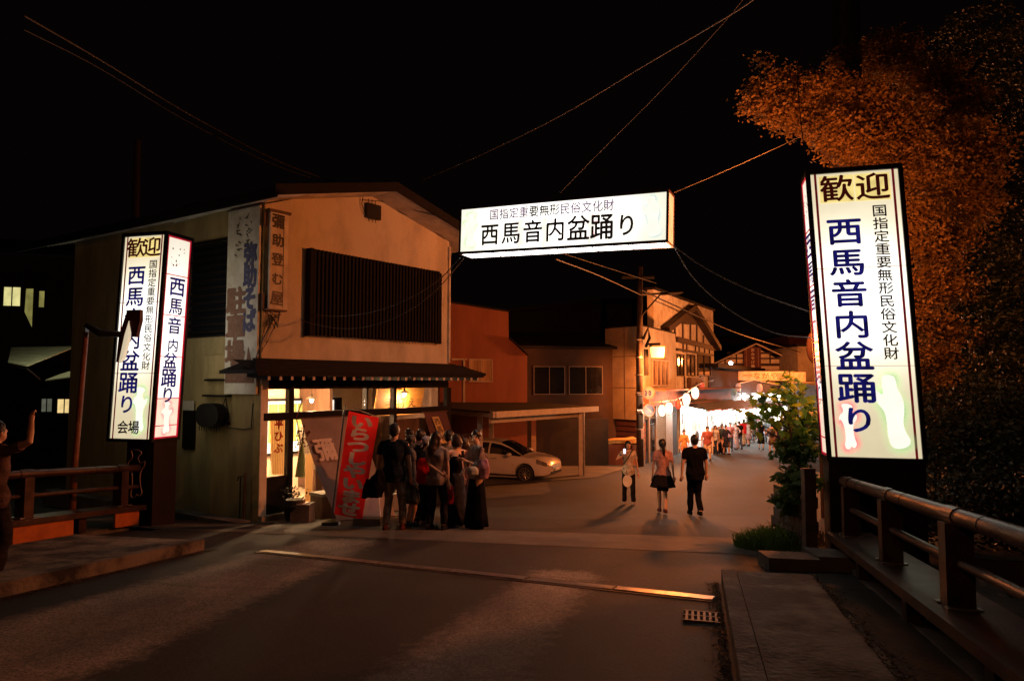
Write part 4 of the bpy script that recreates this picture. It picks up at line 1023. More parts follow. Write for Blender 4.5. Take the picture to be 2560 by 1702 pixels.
part(b, 'wall_cables', M_black, shop)
# dark cover with frayed bottom, boxes, tap on the side wall
a0, v0 = G.on(518, 1065); a1, v1 = G.on(575, 1008)
t = thing('meter_box', 'black rounded box with frayed bottom hung on the side wall of the shop', 'meter box', tuple(G.p(a0, v0, .1)))
ol = smooth_outline([(a0,v0),(a1,v0),(a1,v1),(a0,v1)], 2); b = B(); b.prism([G.p(u, v, .05) for u, v in ol], G.n*.22)
for k in range(9): 
    uu = a0+.04+(a1-a0-.08)*k/8; b.prism([G.p(uu-.02,v0+.01,.2),G.p(uu+.02,v0+.01,.2),G.p(uu,v0-.05-.06*random.random(),.2)], G.n*.01)
part(b, 'case', M_black, t)
b = B(); b.fbox(G, a0-.14, a1+.02, v0+.05, v0+.11, .0, .05); b.fbox(G, a0-.03, a1+.05, v1+.13, v1+.17, .0, .12); b.fbox(G, a0-.0, a1-.06, v1+.45, v1+.49, .0, .10); part(b, 'bracket', M_wood, t)
b = B(); b.tube([G.p(a1-.1,v1-.02,.08), G.p(a1+.0,v1+.12,.1), G.p(a1+.05,v1-.1,.1), G.p(a1+.02,v0,.06), G.p(a1+.5, v0-.02,.03), G.p(a1+.72,v0+.02,.03), G.p(a1+.76,v0+.5,.03)], .012, 6); part(b, 'cable', M_black, t)
b = B()
for pts in ([(905,500),(985,506),(1030,522),(1075,542),(1105,556),(1142,566)], [(700,470),(790,492),(800,478),(835,468),(850,480),(838,484)], [(1000,468),(996,500),(1008,512),(1018,505),(1014,488),(1008,474)], [(932,468),(1000,530),(1060,560),(1112,598)], [(660,510),(760,492),(850,482)]):
    q_ = [F.on(x, y, .06) for x, y in pts]; b.tube([F.p(u, v, .06) for u, v in q_], .009, 5)
part(b, 'wall_cables', M_black, shop)
b = B(); uu = F.on(1110, 700)[0]; b.tube([F.p(WW-.03, 2.1, .05), F.p(WW-.03, 5.1, .05)], .03, 8); part(b, 'down_pipe', M_soffit, shop)
t = thing('wall_panel_box', 'plain pale access panel on the side wall above the meter box', 'wall box', tuple(G.p(a0, v1+.17, 0)))
b = B(); b.fbox(G, a0-.08, a1-.08, v1+.50, v1+.98, 0, .05); part(b, 'cover', M_creamside, t)
a2, v2 = G.on(608, 1290); a3, v3 = G.on(626, 1180)
t = thing('standpipe', 'rusty water standpipe with tap at the foot of the side wall', 'pipe', tuple(G.p(a3, gz(13.6), .08)))
b = B(); b.tube([G.p(a3, gz(13.4)-.1, .12), G.p(a3, v3, .12)], .025, 8); b.tube([G.p(a3, v3-.06, .12), G.p(a3-.17, v3-.08, .14), G.p(a3-.2, v3-.16, .14)], .014, 6); b.tube([G.p(a3-.22, gz(13.4)-.1, .06), G.p(a3-.22, v3-.1, .06)], .014, 6); part(b, 'pipe', mat('rusty_pipe', (.12,.07,.04), .7, (.06,.035,.02), 20), t)
a0, v0 = G.on(462, 1090); a1, v1 = G.on(492, 1004)
t = thing('notice_board', 'small dark notice board with a pale paper strip beside the left gate sign', 'notice board', tuple(G.p(a0, v0, 0)))
b = B(); b.fbox(G, a0, a1, v0-.25, v0+.55, .0, .06); part(b, 'board', M_wood, t)
b = B(); b.fbox(G, a0, a1, v1-.18, v1+.02, .061, .07); part(b, 'paper', mat('pale_notice', (.5,.45,.36), .8, (.4,.35,.28), 20), t)
# kerb line in front of side wall
b = B(); 
for k in range(6):
    p = SO + gl_*(k*1.25) + G.n*.18; q = SO + gl_*(k*1.25+1.22) + G.n*.18; b.hexa([(c.x, c.y, gz(13.4)+z) for z in (-.3,.05) for c in (p, q, q+G.n*.3, p+G.n*.3)])
part(b, 'side_kerb', M_concd, kind='structure')
# ================================================================== MIDDLE DISTANCE
M_redwall = mat('red_brown_siding', (.30,.105,.06), .85, (.22,.075,.045), 1.2, 7, .3, 30, stretch=(1,1,.3))
M_dkwall = mat('dark_brown_wall', (.045,.024,.018), .85, (.026,.015,.012), 1.5, 7)
M_blkwall = mat('blackish_wall', (.035,.027,.026), .85, (.02,.016,.015), 1.5, 7)
M_tilewall = mat('pale_wall_panel', (.42,.36,.28), .75, (.30,.25,.19), 1.6, 8, .25, 30)
M_alum = mat('aluminium_frame', (.45,.40,.36), .45, (.35,.3,.27), 8, metal=.5)
M_dalum = mat('dull_aluminium_frame', (.14,.11,.10), .6, (.1,.08,.07), 8)
M_timb = mat('exposed_timber', (.06,.035,.025), .7, (.03,.018,.014), 6)
M_plas = mat('white_plaster', (.78,.72,.64), .85, (.5,.43,.36), 2, 6)
def win(Fr, t, u0, u1, v0, v1, n=.02, panes=2, fm=None, gm=None, dep=.06, bars=0, th=.04):
    fm = fm or M_alum; gm = gm or M_dglass
    b = B()
    b.fbox(Fr, u0, u1, v1-th, v1, n, n+dep); b.fbox(Fr, u0, u1, v0, v0+th, n, n+dep)
    b.fbox(Fr, u0, u0+th, v0+th, v1-th, n, n+dep); b.fbox(Fr, u1-th, u1, v0+th, v1-th, n, n+dep)
    o = part(b, 'window', fm, t)
    for k in range(panes):
        a, c = u0+th+(u1-u0-2*th)*k/panes, u0+th+(u1-u0-2*th)*(k+1)/panes
        b = B(); b.fbox(Fr, a+.005, c-.005, v0+th, v1-th, n+.005, n+.015+.012*(k%2)); part(b, 'pane', gm, o)
        if k: b = B(); b.fbox(Fr, a-.018, a+.018, v0+th, v1-th, n+.028, n+dep-.004); part(b, 'mullion', fm, o)
    return o
def FF(pxl, Yl, pxr, Yr):      # vertical frame through two ground pixels
    a, c = at(pxl, 955, Yl), at(pxr, 955, Yr); a.z = c.z = 0; return Frame(a, c-a), (c-a).length
# red-brown house behind the shop
Fr, L_ = FF(1060, 26.5, 1318, 28.5)
t = thing('house', 'red brown house with one orange lit window behind the carport', 'house', tuple(Fr.p(0,-2.3,0)))
P = [Fr.on(x, y) for x, y in ((1060,745),(1123,757),(1271,780),(1272,847),(1318,889),(1318,1120),(1060,1120))]
P[-1] = (P[-1][0], -2.6); P[-2] = (P[-2][0], -2.6)
b = B(); b.prism([Fr.p(u, v, 0) for u, v in P][::-1], -Fr.n*5); part(b, 'wall', M_redwall, t)
b = B()
for (i, j) in ((0,1),(1,2),(3,4)):
    (ua, va), (ub_, vb_) = P[i], P[j]; b.hexa([Fr.p(ua,va,.12),Fr.p(ub_,vb_,.12),Fr.p(ub_,vb_,-5),Fr.p(ua,va,-5),Fr.p(ua,va+.06,.12),Fr.p(ub_,vb_+.06,.12),Fr.p(ub_,vb_+.06,-5),Fr.p(ua,va+.06,-5)])
part(b, 'roof_edge', M_roofdk, t)
u0, v1 = Fr.on(1172, 897); u1, v0 = Fr.on(1230, 955)
win(Fr, t, u0, u1, v0, v1, .01, 2, None, mat('curtained_glass', (.50,.34,.2), .3, (.3,.17,.1), 3, stretch=(6,1,.3)), .05)
b = B(); u2, v2 = Fr.on(1126, 898); b.fbox(Fr, u2, u2+.66, v2-.03, v2+.03, .1, .16); b.fbox(Fr, u0-.3, u0-.22, v2-1.8, v2, .1, .16); part(b, 'drain_pipe', M_steel, t)
# dark house with aluminium windows
Fr, L_ = FF(1315, 33, 1525, 34)
t = thing('house', 'dark house with two pairs of aluminium windows left of the lamp lit corner', 'house', tuple(Fr.p(0,-2.6,0)))
H1 = Fr.on(1400, 872)[1]
b = B(); b.fbox(Fr, -.5, L_+.3, -2.8, H1, -6, 0); part(b, 'wall', M_dkwall, t)
b = B(); b.hexa([Fr.p(-.9,H1,.3),Fr.p(L_+.3,H1,.3),Fr.p(L_+.3,H1+.95,-3.2),Fr.p(-.9,H1+.95,-3.2),Fr.p(-.9,H1+.12,.3),Fr.p(L_+.3,H1+.12,.3),Fr.p(L_+.3,H1+1.07,-3.2),Fr.p(-.9,H1+1.07,-3.2)]); part(b, 'roof', M_roofdk, t)
for (a, c) in ((1333,1412),(1421,1506)):
    u0, v1 = Fr.on(a, 915); u1, v0 = Fr.on(c, 986); win(Fr, t, u0, u1, v0, v1, .01, 2, M_dalum, M_dglass, .06)
b = B()
for k in range(8): b.fbox(Fr, -.5, L_+.3, -2.4+k*.33, -2.385+k*.33, 0, .012)
part(b, 'siding_joint', M_blkwall, t)
Fr2, L2 = FF(1270, 40, 1640, 44)
t = thing('house', 'tall dim building whose flat dark top shows behind the dark house', 'house', tuple(Fr2.p(0,-3,0)))
b = B(); pz = [Fr2.on(x, y) for x, y in ((1270,782),(1480,760),(1640,752))]
b.prism([Fr2.p(pz[0][0],-3,0), Fr2.p(pz[2][0],-3,0), Fr2.p(*pz[2],0), Fr2.p(*pz[1],0), Fr2.p(*pz[0],0)], -Fr2.n*8); part(b, 'wall', mat('near_black_wall', (.010,.009,.009), .9, (.006,.005,.005), 2), t)
b = B(); b.prism([Fr2.p(pz[0][0],pz[0][1]+.01,.2), Fr2.p(*pz[1],.2)+Vector((0,0,.01)), Fr2.p(*pz[2],.2)+Vector((0,0,.01)), Fr2.p(pz[2][0],pz[2][1]+.25,.2), Fr2.p(pz[1][0],pz[1][1]+.25,.2), Fr2.p(pz[0][0],pz[0][1]+.25,.2)], -Fr2.n*8); part(b, 'parapet', M_roofdk, t)

# street building line: lamp lit corner and the half timbered house
SD = Vector((.475, .88, 0)).normalized()
Cc = at(1604, 955, 32.6); Cc.z = 0
Fs = Frame(Cc, SD)                    # faces the street
Cl = at(1514, 955, 34.4); Cl.z = 0
Ff = Frame(Cl, Cc-Cl); Lf = (Cc-Cl).length
t = thing('corner_building', 'pale tiled corner building glowing orange beside the street lamp', 'building', tuple(Cc+Vector((0,0,gz(32)))))
zt = Fs.on(1604, 816)[1]; ur = Fs.on(1689, 900)[0]; zb2 = Ff.on(1560, 1049)[1]
b = B(); b.prism([Vector((p.x,p.y,zb2+.02)) for p in (Cl, Cc, Fs.p(ur,0,0), Fs.p(ur,0,-3.4))], (0,0,zt-zb2)); part(b, 'wall', M_tilewall, t)
b = B(); b.prism([Vector((p.x,p.y,zt+.022)) for p in (Cl+Ff.n*.05, Cc+Ff.n*.05+Fs.n*.05, Fs.p(ur,0,.05), Fs.p(ur,0,-3.4))], (0,0,.06)); part(b, 'roof_coping', M_roofdk, t)
for py in (891, 969):   # panel joints, recessed strips
    v = Ff.on(1560, py)[1]; b = B(); b.fbox(Ff, 0, Lf-.01, v-.012, v+.012, .001, .006); part(b, 'panel_joint', M_dkwall, t)
b = B(); uu = Ff.on(1561, 900)[0]; b.fbox(Ff, uu-.012, uu+.012, zb2, zt, .0065, .009); part(b, 'panel_joint', M_dkwall, t)
b = B(); b.prism([Vector((p.x,p.y,gz(p.y)-.5)) for p in (Cl-Ff.n*.25, Cc-Ff.n*.25-Fs.n*.05, Fs.p(1.2,0,-.1), Fs.p(3.5,0,-2.5))], (0,0,zb2-gz(33)+.52)); part(b, 'ground_floor', M_dkwall, t)
for k in range(7):
    b = B(); v = gz(33)+.25+k*(zb2-gz(33)-.3)/7; b.fbox(Ff, .0, Lf, v, v+.2, -.245, -.215); part(b, 'board', M_redwall, t)
u0, v1 = Fs.on(1628, 897); u1, v0 = Fs.on(1671, 965)
win(Fs, t, u0, u1, v0, v1, .01, 4, M_alum, mat('glossy_window', (.20,.14,.09), .12, (.12,.08,.05), 2), .07, th=.07)
# canopy / fascia over shutters
vS, vF = Fs.on(1650, 975)[1], Fs.on(1650, 1012)[1]
b = B(); b.fbox(Fs, .0, 20, vF, vS, 0, .35); part(b, 'shop_fascia', mat('red_fascia', (.30,.10,.055), .7, (.2,.07,.04), 3), t)
b = B(); b.fbox(Fs, .3, 20.3, vS-.02, vS+.06, .2, 1.1); b.tube([Fs.p(.6, vF-.02, .9), Fs.p(5, vF+.02, .9), Fs.p(14, vF, .9)], .03, 6); part(b, 'eave', M_redwall, t)
# roller shutter with slats, dark door
M_shut = mat('shutter_metal', (.55,.53,.5), .4, (.42,.4,.38), 6, metal=.4)
us0, us1 = Fs.on(1640,1060)[0], Fs.on(1662,1060)[0]; first = None
zlo = gz(35)-.3
for k in range(30):
    v = vF - .18 - k*.085
    if first is None:
        b = B(); Lc = Frame((0,0,0), SD); b.hexa([Lc.p(us0,0,.02),Lc.p(us1,0,.02),Lc.p(us1,0,-.02),Lc.p(us0,0,-.02),Lc.p(us0,.07,.05),Lc.p(us1,.07,.05),Lc.p(us1,.07,-.02),Lc.p(us0,.07,-.02)]); first = o = part(b, 'shutter_slat', M_shut, t, local=True)
    else: o = share(first, t)
    o.location = Fs.p(0, v, 0) - Vector(WL[t.name])
b = B(); b.fbox(Fs, .02, us0-.05, zlo, vF, -.05, .0); part(b, 'glass_door', M_dglass, t)
b = B()
for uu in (.1, us0*.45, us0-.1): b.fbox(Fs, uu, uu+.06, zlo, vF, .001, .05)
part(b, 'door_frame', M_alum, t)
b = B(); b.fbox(Fs, us1, us1+1.3, zlo, vF, -.02, .06); part(b, 'shutter_box', mat('grey_panel', (.32,.29,.28), .6), t)
b = B(); b.fbox(Fs, us1+1.3, us1+2.4, zlo, vF, -.6, .0); part(b, 'dark_entry', M_blkwall, t)
# half timbered house, set back a little
Fh = Frame(Fs.p(0,0,-.6), SD)
t = thing('half_timbered_house', 'half timbered house with a tall white false front and dark beams along the street', 'house', tuple(Fh.p(3,-2.6,0)))
ua, ub_ = Fh.on(1634,760)[0], Fh.on(1783,800)[0]
va, vb_ = Fh.on(1634,724)[1], Fh.on(1783,778)[1]
b = B(); b.prism([Fh.p(ua,-2.6,0),Fh.p(ub_,-2.6,0),Fh.p(ub_,vb_,0),Fh.p(ua,va,0)], -Fh.n*.35); part(b, 'wall', M_plas, t)
b = B(); b.prism([Fh.p(ua,-2.6,-.36),Fh.p(ub_,-2.6,-.36),Fh.p(ub_,3.4,-.36),Fh.p(ua,3.4,-.36)], -Fh.n*2.0); part(b, 'rear_wing', M_blkwall, t)
b = B(); b.hexa([Fh.p(ua-.1,va+.003,.15),Fh.p(ub_+.1,vb_+.003,.15),Fh.p(ub_+.1,vb_+.003,-.5),Fh.p(ua-.1,va+.003,-.5),Fh.p(ua-.1,va+.12,.15),Fh.p(ub_+.1,vb_+.12,.15),Fh.p(ub_+.1,vb_+.12,-.5),Fh.p(ua-.1,va+.12,-.5)]); part(b, 'roof_coping', M_roofdk, t)
def beam(x0, y0, x1, y1, th, n0=.0, n1=.12, nm='beam', m=M_timb):
    (a, c), (d, e) = Fh.on(x0, y0), Fh.on(x1, y1); dx, dy = d-a, e-c; l = math.hypot(dx, dy); px_, py_ = -dy/l*th/2, dx/l*th/2
    b = B(); b.hexa([Fh.p(a-px_,c-py_,n0),Fh.p(d-px_,e-py_,n0),Fh.p(d-px_,e-py_,n1),Fh.p(a-px_,c-py_,n1),Fh.p(a+px_,c+py_,n0),Fh.p(d+px_,e+py_,n0),Fh.p(d+px_,e+py_,n1),Fh.p(a+px_,c+py_,n1)]); part(b, nm, m, t)
beam(1652,825,1721,769,.34,.001,.5,'rafter_beam'); beam(1721,769,1786,871,.34,.002,.51,'rafter_beam')
beam(1689,848,1785,871,.32,.003,.16,'tie_beam'); beam(1689,873,1780,888,.14,.003,.13,'rail_beam')
for k, (x, y0, y1) in enumerate(((1685,820,846),(1705,802,852),(1724,790,857),(1740,812,860),(1757,838,864))): beam(x, y0, x, y1, .1, .004+k*.0001, .10, 'stud')
for k, x in enumerate((1706,1715,1737,1746,1760,1772)): beam(x, 852+(x-1700)*.22, x, 880+(x-1700)*.1, .07, .004, .09, 'stud')
for k, x in enumerate((1709.5,1749,1770)): beam(x, 941, x, 975, .09, .004, .09, 'stud')
b = B(); b.prism([Fh.p(*Fh.on(x, y), .0) for x, y in ((1701,803),(1721,783),(1741,805),(1740,812),(1703,810))], Fh.n*.1); part(b, 'gable_panel', M_timb, t)
for a, c in ((1690.5,1708.5),(1715,1736),(1742,1775)):
    u0, v1 = Fh.on(a, 884); u1, v0 = Fh.on(c, 940); win(Fh, t, u0, u1, v0, v1, .01, 2, M_timb, M_dglass, .08, th=.05)
ts = thing('wooden_signboard', 'weathered wooden signboard fixed low on the half timbered house', 'sign board', tuple(Fh.p(*Fh.on(1716,970),.1)))
u0, v1 = Fh.on(1716, 943); u1, v0 = Fh.on(1748, 971); b = B(); b.fbox(Fh, u0, u1, v0, v1, .1, .3); part(b, 'board', M_woodm, ts)
# row of dark shops further down (background for stalls)
t = thing('shop_row', 'low dark shopfronts behind the lit festival stalls', 'building', tuple(Fs.p(17,-3,-1)))
b = B(); b.fbox(Fs, 17, 52, -4, 2.6, -6, -.6); part(b, 'wall', M_dkwall, t)
b = B(); b.fbox(Fs, 16.5, 52, 2.6, 2.9, -6.2, .2); part(b, 'roof', M_roofdk, t)
b = B(); b.fbox(Fs, us1+3.6, 16.9, -3.4, vF-.1, -.3, -.2); part(b, 'back_wall', M_plas, t)

# ------------------------------------------------------------------ utility pole with street lamp and traffic signs
pp = at(1598, 955, 31.2); pz_ = gz(31.2)
t = thing('utility_pole', 'street utility pole carrying the orange street lamp and traffic signs', 'utility pole', (pp.x, pp.y, pz_))
b = B(); b.tube([(pp.x,pp.y,pz_-.2),(pp.x+.02,pp.y,3.0),(pp.x+.12,pp.y,6.9)], [.17,.15,.11], 12); b.sm = True; part(b, 'pole', mat('pole_concrete', (.09,.065,.05), .8, (.05,.035,.03), 5), t)
b = B()
for z in (-.55, .2, 1.0, 1.9, 2.7, 3.5): b.tube([(pp.x,pp.y,z),(pp.x,pp.y,z+.06)], .19, 12)
for k in range(9): b.tube([(pp.x-.22,pp.y-.02,-1+k*.55),(pp.x+.22,pp.y-.02,-1+k*.55)], .012, 5)
part(b, 'band', M_steel, t)
b = B(); b.box((pp.x-.75,pp.y-.05,6.35),(pp.x+.75,pp.y+.05,6.45)); b.tube([(pp.x,pp.y-.1,4.5),(pp.x+1.0,pp.y,5.6),(pp.x+2.0,pp.y+.3,5.7)], .04, 6); b.tube([(pp.x,pp.y,5.6),(pp.x+2.1,pp.y+.2,5.75)], .05, 6); part(b, 'crossarm', M_black, t)
b = B(); b.tube([(pp.x+.2,pp.y,3.55),(pp.x+.45,pp.y,4.1),(pp.x+.5,pp.y,3.6),(pp.x+.3,pp.y-.1,3.2)], .07, 7); b.box((pp.x+.25,pp.y-.1,1.9),(pp.x+.42,pp.y+.1,3.1)); b.tube([(pp.x+.3,pp.y-.1,3.32),(pp.x+.95,pp.y-.15,3.34)], .05, 7); part(b, 'lamp_bracket', M_black, t)
l0, l1 = at(1630, 893, 30.95), at(1660, 867, 30.95)
tl = thing('street_lamp', 'glaring orange box lamp mounted on the utility pole', 'street lamp', tuple(l0))
b = B(); b.hexa([(l0.x+.04,l0.y-.05,l0.z),(l1.x-.03,l0.y-.05,l0.z),(l1.x-.03,l0.y+.35,l0.z),(l0.x+.04,l0.y+.35,l0.z),(l0.x,l0.y-.15,l1.z),(l1.x,l0.y-.15,l1.z),(l1.x,l0.y+.4,l1.z),(l0.x,l0.y+.4,l1.z)])
part(b, 'lens', emat('sodium_lens', (1,.42,.09), 5), tl)
b = B(); b.box((l0.x-.04,l0.y-.2,l1.z+.002),(l1.x+.04,l0.y+.42,l1.z+.08)); part(b, 'hood', M_black, tl)
def disc_sign(name, label, px, py, r, Y, cols, txt=None, bar=False, rim=None):
    c = at(px, py, Y); t = thing(name, label, 'road sign', tuple(c)); Fd = Frame(c, (.98,.15,0))
    def disk(rr, n0, n1, m, nm):
        b = B(); b.prism([Fd.p(rr*math.cos(a*math.pi/16), rr*math.sin(a*math.pi/16), n0) for a in range(32)], Fd.n*(n1-n0)); part(b, nm, m, t)
    disk(r, 0, .02, cols[0], 'rim'); disk(r*.78, .021, .024, cols[1], 'face')
    if txt: b = B(); put_text(b, Fd, txt, -r*.30, 0, r*.78, r*1.0, .028, .05, False, r*.62); part(b, 'lettering', cols[2], t)
    if bar: b = B(); a = -math.pi/4.5; b.prism([Fd.p(x*math.cos(a)-y*math.sin(a), x*math.sin(a)+y*math.cos(a), .026) for x, y in ((-r*.8,-r*.09),(r*.8,-r*.09),(r*.8,r*.09),(-r*.8,r*.09))], Fd.n*.003); part(b, 'bar', cols[0], t)
    b = B(); b.fbox(Fd, -r-.25, 0, -.03, .03, -.06, -.005); part(b, 'clamp', M_steel, t)
M_srim = mat('faded_rim', (.36,.22,.15), .5, (.25,.14,.1), 9); M_sface = mat('faded_white', (.42,.32,.24), .5); M_sblue = mat('sign_blue', (.03,.045,.16), .4); M_sred = mat('sign_red_faded', (.33,.16,.11), .4)
disc_sign('speed_sign', 'round speed limit sign reading thirty on the utility pole', 1622, 982, .30, 30.9, (M_srim, M_sface, M_sblue), '30')
disc_sign('no_parking_sign', 'round blue no parking sign with a red rim under the speed sign', 1622.5, 1025, .29, 30.9, (M_sred, M_sblue, M_sface), None, True)
c = at(1604, 1078, 30.95); t = thing('pole_plate', 'small pink plate strapped low on the utility pole', 'plate', tuple(c)); b = B(); b.box((c.x-.06,c.y-.22,c.z-.32),(c.x+.07,c.y-.19,c.z+.12)); part(b, 'plate', mat('pink_plate', (.55,.3,.26), .5), t)
c = at(1580, 1095, 32.4); t = thing('covered_stack', 'stack covered by an ochre sheet against the corner building', 'stack', tuple(Vector((c.x, 32.2, gz(32.2)))))
b = B(); x0, x1 = at(1514,955,32.2).x, at(1592,955,32.2).x; g_ = gz(32.2); b.box((x0,31.9,g_-.1),(x1,32.9,g_+1.0)); part(b, 'boxes', M_redwall, t)
b = B(); ol = [(x0-.04,1.0),(x0+.1,1.12),(x0+.4,1.18),(x1-.5,1.2),(x1-.1,1.27),(x1+.04,1.2),(x1+.04,.75),(x1-.05,1.05),(x0+.3,1.04),(x0+.1,1.0),(x0-.02,.9)]
b.prism([(x, 31.8, g_+z) for x, z in ol], (0,1.15,0)); part(b, 'cover_sheet', mat('ochre_sheet', (.5,.32,.10), .8, (.35,.2,.06), 4), t)

# ------------------------------------------------------------------ carport and car
M_cpw = mat('off_white_metal', (.68,.61,.54), .45, (.55,.49,.43), 5)
Ca, Cb, Cd = at(1238,955,22.2), at(1492,955,27.1), at(1118,955,25.2)
Fc = Frame((Ca.x,Ca.y,0), Cb-Ca); Lc = (Vector((Cb.x,Cb.y,0))-Vector((Ca.x,Ca.y,0))).length; Fl = Frame((Cd.x,Cd.y,0), Vector((Ca.x-Cd.x, Ca.y-Cd.y, 0)))
Ll = (Vector((Cd.x,Cd.y,0))-Vector((Ca.x,Ca.y,0))).length
t = thing('carport', 'flat roofed steel carport with pale posts sheltering the car', 'carport', (Ca.x, Ca.y, gz(Ca.y)))
zr0 = Fc.on(1300, 1030)[1]; zr0 = .62
b = B(); b.fbox(Fc, -.02, Lc, zr0-.17, zr0+.03, .0, .08); part(b, 'front_beam', M_cpw, t)
b = B(); b.fbox(Fl, -.1, Ll, zr0-.17, zr0+.03, .0, .08); part(b, 'side_beam', M_cpw, t)
b = B(); b.fbox(Fc, .1, Lc-.5, zr0-.36, zr0-.175, -.35, -.25); part(b, 'gutter_beam', M_cpw, t)
b = B(); b.hexa([Fc.p(0,zr0-.03,-.02),Fc.p(Lc,zr0-.03,-.02),Fc.p(Lc,zr0+.15,-5.2),Fc.p(-.3,zr0+.15,-5.2),Fc.p(0,zr0+.02,-.02),Fc.p(Lc,zr0+.02,-.02),Fc.p(Lc,zr0+.22,-5.2),Fc.p(-.3,zr0+.22,-5.2)]); part(b, 'roof', M_roofdk, t)
for k, (px, Y, wd) in enumerate(((1452,26.55,.10),(1200,23.6,.09),(1334,29.8,.10),(1228,27.6,.09))):
    x = at(px, 955, Y).x; b = B(); b.box((x-wd,Y-wd,gz(Y)-.1),(x+wd,Y+wd,zr0-.10-.07*(k<2))); part(b, 'post', M_cpw, t)
x = at(1459,955,26.4).x; b = B(); b.tube([(x,26.4,gz(26.4)),(x,26.4,zr0-.18)], .035, 7); part(b, 'down_pipe', M_steel, t)
b = B(); xa, xb = at(1245,955,29.8).x, at(1445,955,29.8).x; b.box((xa,29.75,.30),(xb,29.83,.37)); part(b, 'rear_beam', M_cpw, t)
Fw, Lw = FF(1180, 31, 1520, 31.6)
t = thing('boundary_wall', 'low black wall behind the parked car', 'wall', tuple(Fw.p(0,gz(31),0))); b = B(); b.fbox(Fw, 0, Lw, gz(31)-.2, -.1, -.15, 0); part(b, 'panel', M_blkwall, t)
# things behind the shop window side: orange lit lattice and boards
Fx, Lx = FF(1136, 24.5, 1200, 24.9)
t = thing('lattice_screen', 'pale lattice screen leaning beside the carport left of the car', 'screen', tuple(Fx.p(0,gz(24.5),0)))
b = B()
for k in range(5): b.fbox(Fx, .02+k*.14, .05+k*.14, -.9, -.25+.0, 0, .03)
for v in (-.9,-.58,-.28): b.fbox(Fx, 0, .6, v, v+.035, .031, .05)
b.fbox(Fx, -.35, .95, -.64, -.55, .052, .08); part(b, 'lattice', M_tilewall, t)

